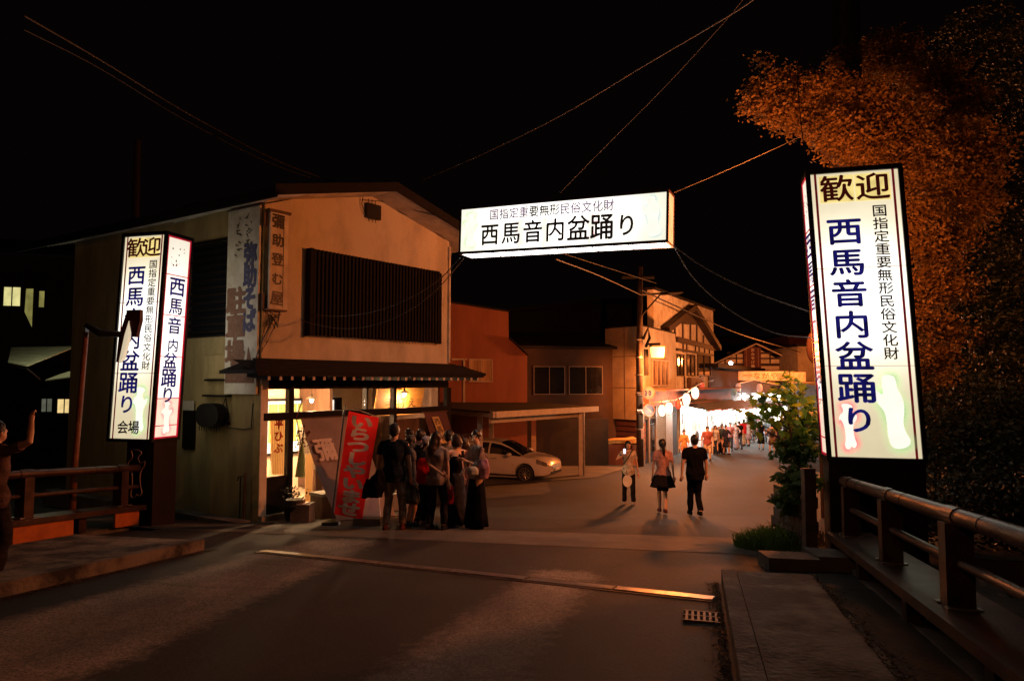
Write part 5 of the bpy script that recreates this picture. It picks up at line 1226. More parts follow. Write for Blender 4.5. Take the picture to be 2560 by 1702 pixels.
M_car = mat('pearl_white_paint', (.62,.58,.55), .28, (.58,.54,.51), 3, coat=1)
def make_car(loc, rz, label):
    t = thing('parked_car', label, 'car', loc, rz=rz)
    # stations: x, halfwidth, z_bottom, z_belt, roof halfwidth, z_top
    St = [(-2.16,.62,.42,.80,.50,.93),(-2.10,.78,.30,.90,.56,1.05),(-1.95,.84,.24,.95,.58,1.28),(-1.65,.86,.20,.96,.60,1.41),(-1.2,.875,.19,.955,.61,1.455),(-.6,.88,.19,.94,.61,1.465),(-.1,.88,.19,.925,.60,1.45),(.3,.88,.19,.91,.585,1.39),(.65,.88,.19,.90,.565,1.24),(.95,.88,.19,.895,.58,1.07),(1.15,.875,.19,.89,.62,.965),(1.45,.87,.19,.865,.63,.925),(1.75,.855,.20,.82,.62,.875),(1.98,.80,.22,.745,.58,.80),(2.10,.70,.25,.68,.50,.72),(2.17,.58,.30,.60,.42,.63)]
    def ring(s):
        x, w_, zb, zl, wr, zt = s; h = zl-zb
        return [(0,zb),(w_*.80,zb),(w_*.97,zb+h*.12),(w_*1.0,zb+h*.45),(w_*.985,zb+h*.78),(w_*.945,zl),(w_*.90,zl+.012),
                ((w_*.90+wr)/2+.02,(zl+zt)/2),(wr,zt-.055),(wr*.6,zt-.012),(0,zt)]
    b = B(); nr_ = 11
    for s in St:
        r = ring(s)
        for y, z in r: b.v.append((s[0], -y, z))
        for y, z in r[1:-1][::-1]: b.v.append((s[0], y, z))
    m_ = 20
    for i in range(len(St)-1):
        for j in range(m_):
            b.f.append((i*m_+j, (i+1)*m_+j, (i+1)*m_+(j+1)%m_, i*m_+(j+1)%m_)); b.m.append(0)
    b.f.append(tuple(range(m_))); b.m.append(0); b.f.append(tuple((len(St)-1)*m_+j for j in range(m_))[::-1]); b.m.append(0)
    me = b.mesh('body'); bm = bmesh.new(); bm.from_mesh(me); bmesh.ops.recalc_face_normals(bm, faces=bm.faces); bm.to_mesh(me); bm.free()
    tmp = bpy.data.objects.new('tmp', me); COL.objects.link(tmp)
    cut = B()
    for x in (1.32, -1.33):
        for s in (-1, 1): cut.tube([(x, s*.60, .32), (x, s*1.1, .32)], .375, 28)
    cm = cut.mesh('cut'); bm = bmesh.new(); bm.from_mesh(cm); bmesh.ops.recalc_face_normals(bm, faces=bm.faces); bm.to_mesh(cm); bm.free()
    co = bpy.data.objects.new('cut', cm); COL.objects.link(co)
    md = tmp.modifiers.new('b', 'BOOLEAN'); md.object = co; md.solver = 'EXACT'
    dg = bpy.context.evaluated_depsgraph_get(); dg.update(); nm = bpy.data.meshes.new_from_object(tmp.evaluated_get(dg)); nm.name = 'body'
    bpy.data.objects.remove(tmp); bpy.data.objects.remove(co)
    for p in nm.polygons: p.use_smooth = True
    try: nm.set_sharp_from_angle(angle=math.radians(32))
    except Exception: pass
    part(nm, 'body', M_car, t, local=True)
    def surf(i, f, j, g, off=.006, side=-1):   # point on loft: station i+f, ring index j+g
        a, c = ring(St[i]), ring(St[min(i+1, len(St)-1)])
        def R(r, jj, gg): return (r[jj][0]+(r[min(jj+1,10)][0]-r[jj][0])*gg, r[jj][1]+(r[min(jj+1,10)][1]-r[jj][1])*gg)
        p, q = R(a, j, g), R(c, j, g); x = St[i][0]+(St[min(i+1,len(St)-1)][0]-St[i][0])*f
        y = p[0]+(q[0]-p[0])*f; z = p[1]+(q[1]-p[1])*f
        return Vector((x, side*(y+off), z+off*.6))
    def patch(cells, nm_, m, off=.006, side=-1):
        b = B()
        for (i0, i1, j0, g0, j1, g1) in cells:
            for i in range(i0, i1):
                pts = []
                for jj, gg in ([(j0, g0)] + [(k, 0) for k in range(j0+1, j1+1)] + [(j1, g1)] if j1 > j0 else [(j0, g0), (j1, g1)]): pts.append((jj, gg))
                for (a, ga), (c, gc) in zip(pts, pts[1:]):
                    if (a, ga) == (c, gc): continue
                    b.poly([surf(i,0,a,ga,off,side), surf(i,1,a,ga,off,side), surf(i,1,c,gc,off,side), surf(i,0,c,gc,off,side)])
        b.sm = True; return part(b, nm_, m, t, local=True)
    for s in (-1, 1):
        # side glass: three panes
        for (i0, i1) in ((2,4),(4,6),(6,10)):
            b = B()
            for i in range(i0, i1):
                g1 = .85
                f0 = .08 if i == i0 else 0; f1 = .92 if i == i1-1 else 1
                top = [.9, .9]
                b.poly([surf(i,f0,6,.12,.008,s), surf(i,f1,6,.12,.008,s), surf(i,f1,7,.0,.008,s), surf(i,f0,7,.0,.008,s)]); b.poly([surf(i,f0,7,0,.008,s), surf(i,f1,7,0,.008,s), surf(i,f1,7,.72,.008,s), surf(i,f0,7,.72,.008,s)])
            part(b, 'side_window', M_dglass, t, local=True)
        b = B(); b.ell((.78, s*1.0, .98), (.10,.10,.07)); b.sm = True; part(b, 'wing_mirror', M_car, t, local=True)
        b = B(); b.tube([surf(4,.2,4,.3,.015,s), surf(4,.65,4,.3,.02,s)], .014, 6); b.tube([surf(6,.3,4,.3,.015,s), surf(6,.85,4,.3,.02,s)], .014, 6); part(b, 'door_handle', M_steel, t, local=True)
        b = B()
        for (i, f) in ((3,.9),(5,.4),(8,.7)): b.tube([surf(i,f,2,.2,.002,s), surf(i,f,3,.5,.003,s), surf(i,f,5,.9,.002,s)], .005, 4)
        part(b, 'door_gap', M_black, t, local=True)
        for x in (1.32, -1.33):
            b = B(); b.tube([(x,s*.66,.315),(x,s*.67,.315),(x,s*.85,.315),(x,s*.862,.315)], [.29,.315,.315,.28], 28); b.sm = True; wh = part(b, 'wheel', mat('tyre_rubber', (.02,.02,.02), .8) if 'tyre_rubber' not in bpy.data.materials else bpy.data.materials['tyre_rubber'], t, local=True)
            b = B()
            for k in range(10): 
                a = k*math.pi/5; b.tube([(x+.05*math.cos(a), s*.872, .315+.05*math.sin(a)), (x+.205*math.cos(a), s*.868, .315+.205*math.sin(a))], .014, 5)
            b.tube([(x+.21*math.cos(a*math.pi/12), s*.866, .315+.21*math.sin(a*math.pi/12)) for a in range(25)], .012, 5); b.ell((x,s*.868,.315),(.055,.02,.055)); part(b, 'rim', M_steel, wh, local=True)
        # headlamp
        patch([(12,14,4,.0,5,1)], 'headlight', mat('headlamp_glass', (.10,.09,.09), .06, (.25,.22,.2), 12, spec=1), .010, s)
        b = B(); b.ell((1.93, s*.64, .68), (.09,.10,.035)); b.sm = True; part(b, 'headlight_reflector', M_steel, t, local=True)
        b = B(); b.prism([(2.05,s*.45,.34),(1.99,s*.72,.36),(2.00,s*.74,.50),(2.08,s*.50,.48)], (.035,s*.012,0)); part(b, 'fog_recess', M_black, t, local=True)
    b = B()
    for i in range(7, 10):
        for s in (-1, 1):
            b.poly([surf(i,0,8,.15,.008,s), surf(i,1,8,.15,.008,s), surf(i,1,9,0,.008,s), surf(i,0,9,0,.008,s)][::s]); b.poly([surf(i,0,9,0,.008,s), surf(i,1,9,0,.008,s), surf(i,1,10,0,.008,s), surf(i,0,10,0,.008,s)][::s])
    part(b, 'windscreen', M_dglass, t, local=True)
    b = B(); b.prism([(2.13,-.42,.60),(2.13,.42,.60),(2.165,.30,.50),(2.165,-.30,.50)], (.035,0,0)); b.prism([(2.14,-.55,.30),(2.14,.55,.30),(2.15,.5,.39),(2.15,-.5,.39)], (.05,0,0)); part(b, 'grille', M_black, t, local=True)
    b = B(); b.box((2.202,-.40,.555),(2.215,.40,.572)); b.box((2.2,-.17,.41),(2.222,.17,.49)); part(b, 'number_plate', M_white, t, local=True)
    b = B(); 
    for k in range(2): b.tube([(1.1,-.45+k*.5,1.0),(.9,-.1+k*.5,1.09)], .008, 5)
    part(b, 'wiper', M_black, t, local=True)
    return t
cc = (-.42, 25.5)
make_car((cc[0], cc[1], gz(25.2)), math.radians(-24), 'pearl white hatchback parked under the carport, nose to the right')
gpitch = None

# ------------------------------------------------------------------ far gabled souvenir shop
Fg, Lg = FF(1745, 66, 2016, 66.5)
t = thing('gabled_shop', 'wide gabled souvenir hall with white plaster and dark beams at the end of the street', 'building', tuple(Fg.p(5,-3.5,0)))
def gon(x, y): return Fg.on(x, y)
ap = gon(1882, 862); le = gon(1752, 924); re = gon(2010, 921)
b = B(); b.prism([Fg.p(le[0]+.4,-4,0),Fg.p(re[0]-.6,-4,0),Fg.p(re[0]-.6,re[1]-.1,0),Fg.p(ap[0],ap[1]-.1,0),Fg.p(le[0]+.4,le[1]-.1,0)], -Fg.n*10); part(b, 'wall', M_plas, t)
for (p, q) in ((le, ap), (ap, re)):
    b = B(); b.hexa([Fg.p(p[0],p[1],.8),Fg.p(q[0],q[1],.8),Fg.p(q[0],q[1],-10),Fg.p(p[0],p[1],-10),Fg.p(p[0],p[1]+.25,.8),Fg.p(q[0],q[1]+.25,.8),Fg.p(q[0],q[1]+.25,-10),Fg.p(p[0],p[1]+.25,-10)]); part(b, 'roof', M_roofdk, t)
    b = B(); b.hexa([Fg.p(p[0],p[1]+.0,.82),Fg.p(q[0],q[1]+.0,.82),Fg.p(q[0],q[1]+.0,.81),Fg.p(p[0],p[1]+.0,.81),Fg.p(p[0],p[1]+.13,.9),Fg.p(q[0],q[1]+.13,.9),Fg.p(q[0],q[1]+.13,.81),Fg.p(p[0],p[1]+.13,.81)]); part(b, 'bargeboard', M_plas, t)
def gb_(x0, x1, y0, y1, n0=.0, n1=.15, m=M_timb, nm='beam'):
    u0, v1 = gon(x0, y0); u1, v0 = gon(x1, y1); b = B(); b.fbox(Fg, u0, u1, v0, v1, n0, n1); part(b, nm, m, t)
gb_(1818,1944,880,885); gb_(1798,1968,894,898,.001,.16); gb_(1757,2003,908,915,.002,.17); gb_(1880,1885,858,880,.003,.14)
for k, x in enumerate((1811,1839,1923,1951)): gb_(x, x+3, 884 if 1830 < x < 1930 else 898, 908, .004, .12, nm='stud')
gb_(1757,1985,925,929,.002,.2); gb_(1850,1900,874,880,.003,.13)
gb_(1757,1822,929,960,.0,.05,M_redwall,'lower_panel')
# signboard
tb = thing('souvenir_signboard', 'tall dark wooden board with white lettering on the gable of the souvenir hall', 'sign board', tuple(Fg.p(*gon(1855,924),.3)))
u0, v1 = gon(1855, 868); u1, v0 = gon(1899, 925); b = B(); b.fbox(Fg, u0, u1, v0, v1, .25, .4); part(b, 'board', mat('plum_board', (.14,.05,.04), .7, (.09,.03,.03), 3), tb)
b = B(); put_text(b, Fg, 'おみやげ館', u0+(u1-u0)*.52, v1-.28, .36, .36, .41, .03, True, .40); part(b, 'lettering', M_plas, tb)
b = B()
for x in (.14, .84):
    for k in range(9): b.fbox(Fg, u0+(u1-u0)*x-.04, u0+(u1-u0)*x+.05, v1-.3-k*.19, v1-.18-k*.19, .402, .41)
part(b, 'small_print', mat('faint_print', (.4,.28,.24), .8), tb, kind='stuff')
Fb2, _ = FF(1823, 58, 1973, 58)
tb = thing('cloth_banner', 'long white banner with large kana strung over the stalls', 'banner', tuple(Fb2.p(0,-3,0)))
u0, v1 = Fb2.on(1823, 928); u1, v0 = Fb2.on(1973, 951); b = B(); b.fbox(Fb2, u0, u1, v0, v1, 0, .03); part(b, 'cloth', M_plas, tb)
b = B(); put_text(b, Fb2, 'ながや', u0+(u1-u0)*.46, (v0+v1)/2, .66, .62, .035, .01, False, .72); part(b, 'lettering', mat('brown_print', (.16,.09,.06), .8), tb)
b = B()
for (xa, xb, rows_) in ((.03,.16,3),(.22,.38,1),(.80,.98,4)):
    for r in range(rows_):
        for k in range(8):
            x = u0+(u1-u0)*(xa+(xb-xa)*k/8); y = v1-.12-(v1-v0-.2)*(r+.5)/max(rows_,1.3); b.fbox(Fb2, x, x+(u1-u0)*(xb-xa)/11, y-.05, y+.05, .031, .036)
part(b, 'small_print', mat('grey_small_print', (.25,.18,.14), .8), tb, kind='stuff')
tb = thing('cloth_banner', 'shorter white banner hanging right of the kana banner behind the shrub', 'banner', tuple(Fb2.p(6,-3,0)))
u0, v1 = Fb2.on(1975, 930); u1, v0 = Fb2.on(2014, 966); b = B(); b.fbox(Fb2, u0, u1, v0, v1, .05, .08); part(b, 'cloth', M_plas, tb)
# buildings at the far right and behind
for lab, x0, x1, yt, Y, m in (('orange lit block at the far right behind the shrub', 1996, 2120, 866, 62, M_tilewall), ('dim block behind the right slope of the souvenir hall', 1975, 2060, 838, 80, M_redwall), ('dark block behind the left slope of the souvenir hall', 1784, 1834, 872, 82, M_redwall), ('long dark block filling the skyline behind the souvenir hall', 1700, 2000, 846, 95, M_dkwall)):
    Fk, Lk = FF(x0, Y, x1, Y); t = thing('building', lab, 'building', tuple(Fk.p(0,-4,0))); v = Fk.on((x0+x1)/2, yt)[1]
    b = B(); b.fbox(Fk, 0, Lk, -5, v, -8, 0); part(b, 'wall', m, t); b = B(); b.fbox(Fk, -.2, Lk+.2, v+.003, v+.25, -8.2, .2); part(b, 'roof', M_roofdk, t)
lamp('far_fill_light', at(1990, 900, 54), 2600, SODIUM, .3)  # unseen lamp without a fixture, added to brighten the gabled hall
t = thing('shop_lightbox', 'small blue and white shop light at the far right behind the sign post', 'light box sign', tuple(at(2028, 970, 45))); p = at(2028, 970, 45)
b = B(); b.box((p.x-.35,p.y,p.z-.12),(p.x+.5,p.y+.3,p.z+.12)); part(b, 'lens', emat('blue_light', (.35,.55,1), 3), t); b = B(); b.box((p.x-.35,p.y,p.z-.7),(p.x+.5,p.y+.3,p.z-.13)); part(b, 'board', emat('dim_blue', (.02,.04,.3), .6), t)
t = thing('convex_mirror', 'orange traffic mirror glowing just left of the right gate sign', 'traffic mirror', tuple(at(2026, 862, 14)))
p = at(2030, 866, 14); b = B(); p = at(2036, 868, 14); b.ell(p, (.17,.05,.34), seg=18); b.sm = True; part(b, 'rim', mat('orange_mirror_back', (.09,.03,.010), .7), t)
b = B(); b.tube([p+Vector((.1,.08,-.1)), (p.x+.12, p.y+.1, gz(14))], .035, 8); part(b, 'pole', mat('orange_pole', (.10,.04,.015), .6), t)
# added unseen lamp post farther along the right side of the street
t = thing('street_lamp', 'sodium street lamp on the right of the street hidden behind the right gate sign', 'street lamp', (17.3, 34.2, gz(34.2)))  # added unseen lamp, lights the half timbered front
b = B(); b.tube([(17.3,34.2,gz(34.2)-.1),(17.3,34.2,3.7),(17.0,34.1,3.95),(16.6,34.0,3.92)], .06, 8); part(b, 'pole', M_steel, t)
b = B(); b.ell((16.6,34.0,3.86), (.25,.14,.07)); b.sm = True; part(b, 'hood', M_steel, t); b = B(); b.ell((16.6,34.0,3.78), (.15,.09,.03)); part(b, 'lens', emat('added_lamp_lens', (1,.40,.09), 9), t)
# sodium lamp post hidden behind the right gate sign
t = thing('street_lamp', 'sodium street lamp on a post behind the right gate sign', 'street lamp', (6.32, 11.35, gz(11.3)))
b = B(); b.tube([(6.32,11.35,gz(11.3)-.1),(6.30,11.35,4.1),(6.2,11.3,4.27)], .05, 8); part(b, 'pole', M_steel, t)
b = B(); b.ell((6.1,11.2,4.22), (.25,.14,.08)); b.sm = True; part(b, 'hood', M_steel, t)
b = B(); b.ell((6.1,11.2,4.13), (.14,.08,.03)); part(b, 'lens', emat('sodium_lens_small', (1,.40,.09), 9), t)

# ------------------------------------------------------------------ left side houses
t = thing('house', 'dark house at the far left with small lit upstairs windows', 'house', tuple(at(100,1000,25)))
Fz, Lz = FF(-220, 25, 330, 27)
b = B(); b.fbox(Fz, 0, Lz, -3, Fz.on(60,640)[1], -5, 0); part(b, 'wall', M_blkwall, t)
b = B(); v = Fz.on(60,640)[1]; b.hexa([Fz.p(-.5,v,.6),Fz.p(Lz,v,.6),Fz.p(Lz,v+1.2,-4),Fz.p(-.5,v+1.2,-4),Fz.p(-.5,v+.15,.6),Fz.p(Lz,v+.15,.6),Fz.p(Lz,v+1.35,-4),Fz.p(-.5,v+1.35,-4)]); part(b, 'roof', M_roofdk, t)
M_lit = emat('lit_curtain', (.85,.78,.32), .78, .25, 3); M_lit2 = emat('dim_curtain', (.55,.5,.14), .35, .3, 3); M_lit3 = emat('warm_lit_blind', (1,.72,.30), .85, .25, 3); M_lit4 = emat('grey_lit_blind', (.35,.36,.26), .22, .3, 3)
for (x0,x1,y0,y1,m,n_) in ((8,54,715,768,M_lit,2),(96,114,725,771,M_lit2,1),(102,133,994,1031,M_lit4,2),(142,181,995,1034,M_lit3,2)):
    u0, v1 = Fz.on(x0, y0); u1, v0 = Fz.on(x1, y1); win(Fz, t, u0, u1, v0, v1, .01, n_, M_blkwall, m, .05)
b = B(); b.poly([Fz.p(*Fz.on(x,y),.02) for x, y in ((66,722),(84,722),(80,818),(62,780))]); part(b, 'curtain_glow', M_lit2, t)
M_roofgr = mat('greenish_sheet_roof', (.38,.38,.26), .5, (.3,.3,.2), 4)
def awn(label, pts, n_):
    P = [at(*p) for p in pts]; t = thing('awning', label, 'awning', tuple(P[0]))
    for k in range(n_):
        a, c = P[0].lerp(P[3], k/n_), P[0].lerp(P[3], (k+.9)/n_); d, e = P[1].lerp(P[2], k/n_), P[1].lerp(P[2], (k+.9)/n_)
        b = B(); b.prism([a, d, e, c], (0,0,-.03)); part(b, 'roof_strip', M_roofgr, t)
    b = B(); b.prism([P[3]+Vector((0,.05,-.05)), P[2]+Vector((0,.05,-.05)), P[2]+Vector((0,.6,-.35)), P[3]+Vector((0,.6,-.35))], (0,0,-.05)); part(b, 'underside', M_blkwall, t)
awn('pale ribbed awning roof on the dark house at the far left', [(28,868,21),(190,865,21),(66,915,19.5),(20,905,19.5)], 6)
awn('smaller pale awning roof under the ribbed one', [(150,935,20),(193,922,20),(190,940,19.5),(112,950,19.5)], 3)
lamp('awning_light', at(110, 850, 19.2), 26, (.9,.9,.6), .1)
# faint utility pole left
p = at(340, 700, 30); t = thing('utility_pole', 'faint utility pole with crossarms rising behind the left gate sign', 'utility pole', (p.x, 30, gz(30)))
b = B(); b.tube([(p.x,30,gz(30)),(p.x-.15,30,12.4)], [.2,.15], 10); b.box((p.x-2.2,29.9,8.3),(p.x+1.2,30.1,8.42)); b.tube([(p.x-1.9,30,8.3),(p.x-.1,30,6.4)], .05, 6); part(b, 'pole', M_roofdk, t)

# bent street lamp standing by the left railing
p0, p1 = at(188,1152,11.6), at(216,830,11.6)
t = thing('street_lamp', 'leaning rusty lamp post whose dark hooded lantern hangs in front of the left gate sign', 'street lamp', (p0.x, 11.6, gz(11.6)))
b = B(); b.tube([(p0.x-.03,11.6,gz(11.6)-.1), p0, p1], [.06,.05,.04], 9); b.sm = True; part(b, 'post', mat('rusty_post', (.30,.12,.06), .5, (.16,.06,.03), 7), t)
b = B(); b.tube([at(216,812,11.6), at(250,832,11.6), at(304,836,11.7)], [.05,.07,.05], 8); b.box(tuple(at(213,834,11.6)), tuple(at(222,810,11.7))); part(b, 'arm', M_black, t)
hd = [at(290,905,11.7), at(297,840,11.7), at(318,775,11.7), at(350,774,11.7), at(350,800,11.7), at(340,842,11.7), at(330,842,11.7), at(322,800,11.7), at(311,835,11.7), at(296,905,11.7)]
b = B(); b.prism(hd, (0,.10,0)); part(b, 'hood', mat('dark_maroon_hood', (.10,.02,.018), .5), t)
gl2 = [at(297,904,11.68), at(311,838,11.68), at(322,802,11.68), at(320,845,11.68), at(306,897,11.68)]
b = B(); b.prism(gl2, (0,.09,0)); part(b, 'lantern_glass', emat('cream_lantern_glass', (.9,.75,.5), .7), t)
# ================================================================== PEOPLE
def ik(a, c, l1, l2, pole):
    a, c, pole = Vector(a), Vector(c), Vector(pole); d = c-a; L = min(max(d.length, .05), (l1+l2)*.998); dn = d.normalized(); c2 = a+dn*L
    x = (l1*l1 - l2*l2 + L*L)/(2*L); h = math.sqrt(max(l1*l1-x*x, 0)); pp = pole - dn*pole.dot(dn); pp = pp.normalized() if pp.length > 1e-6 else Vector((0,1,0))
    return a + dn*x + pp*h, c2
def remesh(b, vox, amp=0.0, freq=14, smooth_it=2, name='m'):
    me = b.mesh('tmp'); o = bpy.data.objects.new('tmp', me); COL.objects.link(o)
    md = o.modifiers.new('r', 'REMESH'); md.mode = 'VOXEL'; md.voxel_size = vox; md.use_smooth_shade = True
    if smooth_it: ms = o.modifiers.new('s', 'SMOOTH'); ms.iterations = smooth_it; ms.factor = .5
    dg = bpy.context.evaluated_depsgraph_get(); dg.update(); nm = bpy.data.meshes.new_from_object(o.evaluated_get(dg)); nm.name = name
    bpy.data.objects.remove(o); bpy.data.meshes.remove(me)
    if amp:
        n = len(nm.vertices); co = np.empty(n*3, 'f'); nm.vertices.foreach_get('co', co); co = co.reshape(-1,3); no = np.empty(n*3, 'f'); nm.vertices.foreach_get('normal', no); no = no.reshape(-1,3)
        ph = rng.random(6)*6.28
        d = np.sin(co[:,0]*freq*1.3+co[:,2]*freq*.55+ph[0]) * np.sin(co[:,2]*freq*.9-co[:,1]*freq*.8+ph[1]) + .6*np.sin(co[:,2]*freq*2.1+co[:,0]*freq*1.7+ph[2])*np.sin(co[:,1]*freq*2+ph[3]) + .35*np.sin(co[:,0]*freq*4+ph[4]+co[:,2]*freq)
        co += no*(d*amp)[:,None]; nm.vertices.foreach_set('co', co.ravel())
    nm.polygons.foreach_set('use_smooth', [True]*len(nm.polygons)); nm.update(); return nm
SKIN = mat('skin', (.52,.30,.20), .55, (.46,.25,.165), 6); SKIN2 = mat('paler_skin', (.62,.42,.31), .5, (.56,.36,.26), 6)
HAIR = mat('black_hair', (.014,.010,.009), .42, (.008,.006,.006), 30, stretch=(3,3,.4)); HAIRB = mat('brown_hair', (.05,.025,.015), .42, (.03,.015,.01), 30, stretch=(3,3,.4))
CM = {}
def cmat(col, rough=.85):
    k = tuple(round(c, 3) for c in col)
    if k not in CM: CM[k] = mat('fabric', col, rough, tuple(c*.5 for c in col), 9, 8, .3, 90, spec=.03, thr=(.4,.6))
    return CM[k]
EYE = mat('eye_dark', (.02,.012,.01), .2); LIP = mat('lips', (.40,.12,.10), .5)
PEOPLE = []
def person(label, px, Y, yaw, H=1.68, fem=False, top='tee', tc=(.2,.2,.2), bot='trousers', bc=(.03,.03,.035), hair='short', hm=None, lh=None, rh=None, lf=(-.10,0), rf=(.10,0),
           look=(0,0), vox=.014, sc=(.03,.03,.03), group=None, face=False, skin=None, lpole=(-1,-.6,0), rpole=(1,-.6,0), hem=None, lean=(0,0), wide=1.0, hands=True, lfz=0, rfz=0, dx=None):
    skin = skin or SKIN; hm = hm or HAIR; k = H/1.72; sh = (.165 if fem else .19)*wide; hp = .09
    x = at(px, 955, Y).x if dx is None else dx
    t = thing('person', label, 'person', (x, Y, gz(Y)), group, rz=math.radians(yaw))
    J = {}
    lx, ly = lean
    pel = Vector((0, 0, .93)); chest = Vector((lx*.6, ly*.6, 1.28)); neck = Vector((lx, ly, 1.47)); hc = Vector((lx*1.1, ly*1.2+.02, 1.605))
    shl = Vector((lx*.8-sh, ly*.8, 1.405)); shr = Vector((lx*.8+sh, ly*.8, 1.405))
    lh = lh or (-sh-.09, .05, .80); rh = rh or (sh+.09, .05, .80)
    lel, lw = ik(shl, lh, .285, .25, lpole); rel, rw = ik(shr, rh, .285, .25, rpole)
    la = Vector((lf[0], lf[1], .085+lfz)); ra = Vector((rf[0], rf[1], .085+rfz))
    hl = Vector((-hp, 0, .90)); hr = Vector((hp, 0, .90))
    lk, la = ik(hl, la, .42, .415, (0,1,0)); rk, ra = ik(hr, ra, .42, .415, (0,1,0))
    yw, pt = math.radians(look[0]), math.radians(look[1]); Rh = Matrix.Rotation(yw, 3, 'Z') @ Matrix.Rotation(pt, 3, 'X')
    def hd(v): return hc + Rh @ Vector(v)
    sc_ = lambda b: b
    def scale(b): b.v = [(a*k, c*k, d*k) for a, c, d in b.v]; return b
    wst, hip_, cst = (.115,.145,.135) if fem else (.145,.155,.165)
    wst *= wide; hip_ *= wide; cst *= wide
    def torso(b, inf=0, z0=.86, z1=1.46, hemf=0):
        R = [(0,0,.84,hip_*1.0,.105),(0,0,.92,hip_*1.08,.115),(lx*.2,ly*.2,1.06,wst*1.02,.098),(lx*.5,ly*.5,1.22,cst*1.0,.112),(lx*.7,ly*.7,1.33,cst*1.12,.112),(lx*.8,ly*.8,1.405,cst*1.05,.088),(lx*.95,ly*.95,1.46,.075,.065)]
        out = []
        for i, (a, c, z, rx, ry) in enumerate(R):
            if z < z0-.01: continue
            out.append((a, c, z, rx+inf+(hemf if z < 1.0 else 0), ry+inf+(hemf if z < 1.0 else 0)))
        if z0 < R[0][2]: out = [(0,0,z0,R[0][3]+inf+hemf*1.2,R[0][4]+inf+hemf*1.2)] + out
        elif out[0][2] > z0+.015:
            o0 = out[0]; out = [(o0[0],o0[1],z0,o0[3]+.004,o0[4]+.004)] + out
        b.loft(out, 20)
    ar = (.036,.030,.021) if fem else (.045,.036,.026)
    b = B(); torso(b)
    b.tube([neck-Vector((0,0,.05)), hc-Vector((0,.01,.06))], [.055 if fem else .062,.05], 12)
    b.ell(hd((0,-.008,.028)), (.074,.092,.092), Rh, 18, 12); b.ell(hd((0,.022,-.045)), (.058,.066,.072), Rh, 16, 10)   # skull, jaw
    b.tube([hd((0,.086,.018)), hd((0,.104,-.018)), hd((0,.088,-.028))], [.010,.0145,.010], 8)
    for s in (-1, 1): b.ell(hd((s*.076,-.006,-.004)), (.012,.022,.032), Rh, 8, 6)
    for (s0, e, w_) in ((shl, lel, lw), (shr, rel, rw)):
        b.tube([s0, s0.lerp(e,.5), e, e.lerp(w_,.45), w_], [ar[0]*1.15, ar[0], ar[1], ar[1]*.95, ar[2]], 12, round_=True)
    for (h_, k_, a_) in ((hl, lk, la), (hr, rk, ra)):
        b.tube([h_, h_.lerp(k_,.5), k_, k_.lerp(a_,.35), a_+Vector((0,0,-.0))], [.084,.072,.052,.054,.036], 12, round_=True)
        b.ell(a_+Vector((0,.06,-.05)), (.040,.115,.032))
    for s0 in (shl, shr): b.tube([Vector((lx*.9+(s0.x-lx*.9)*.25, ly*.9, 1.435)), s0.lerp(neck, .35)+Vector((0,0,-.012)), s0+Vector((0,0,-.012))], [.050,.048,ar[0]*1.1], 12, round_=True)
    # palms
    palms = []
    for (e, w_, s) in ((lel, lw, -1), (rel, rw, 1)):
        d = (w_-e).normalized(); c = w_+d*.045; palms.append((c, d, s)); b.tube([w_, w_+d*.03, w_+d*.085], [ar[2],.028,.030], 10, round_=False)
    scale(b); bodym = remesh(b, vox*k, 0, name='body')
    if hands:     # five separate fingers on each hand
        fb = B()
        for (c, d, s) in palms:
            side = d.cross(Vector((0,1,0))); side = side.normalized() if side.length > .2 else Vector((1,0,0)); nrm = side.cross(d).normalized()
            for i in range(4):
                o0 = c+d*.035+side*(.024-.016*i); l = (.072,.08,.075,.058)[i]; cu = .5+.1*i
                fb.tube([o0, o0+d*l*.5+nrm*.004, o0+d*l*.85+nrm*l*.3*cu, o0+d*l*.95+nrm*l*.6*cu], [.0095,.009,.008,.006], 6)
            o0 = c+side*.026-d*.01; fb.tube([o0, o0+side*.022+d*.03+nrm*.01, o0+side*.024+d*.058+nrm*.018], [.012,.010,.007], 6)
        scale(fb); fm = fb.mesh('f'); bm = bmesh.new(); bm.from_mesh(bodym); bm.from_mesh(fm); bm.to_mesh(bodym); bm.free(); bpy.data.meshes.remove(fm)
        bodym.polygons.foreach_set('use_smooth', [True]*len(bodym.polygons))
    body = part(bodym, 'body', skin, t, local=True)
    if face:
        for s in (-1, 1):
            b = B(); b.ell(hd((s*.030,.083,.014)), (.014,.006,.0045), Rh, 8, 5); b.tube([hd((s*.014,.089,.034)), hd((s*.032,.087,.040)), hd((s*.048,.078,.034))], .0035, 5); part(scale(b), 'eye', EYE, t, local=True)
        b = B(); b.ell(hd((0,.090,-.060)), (.022,.006,.006), Rh, 8, 5); part(scale(b), 'mouth', LIP, t, local=True)
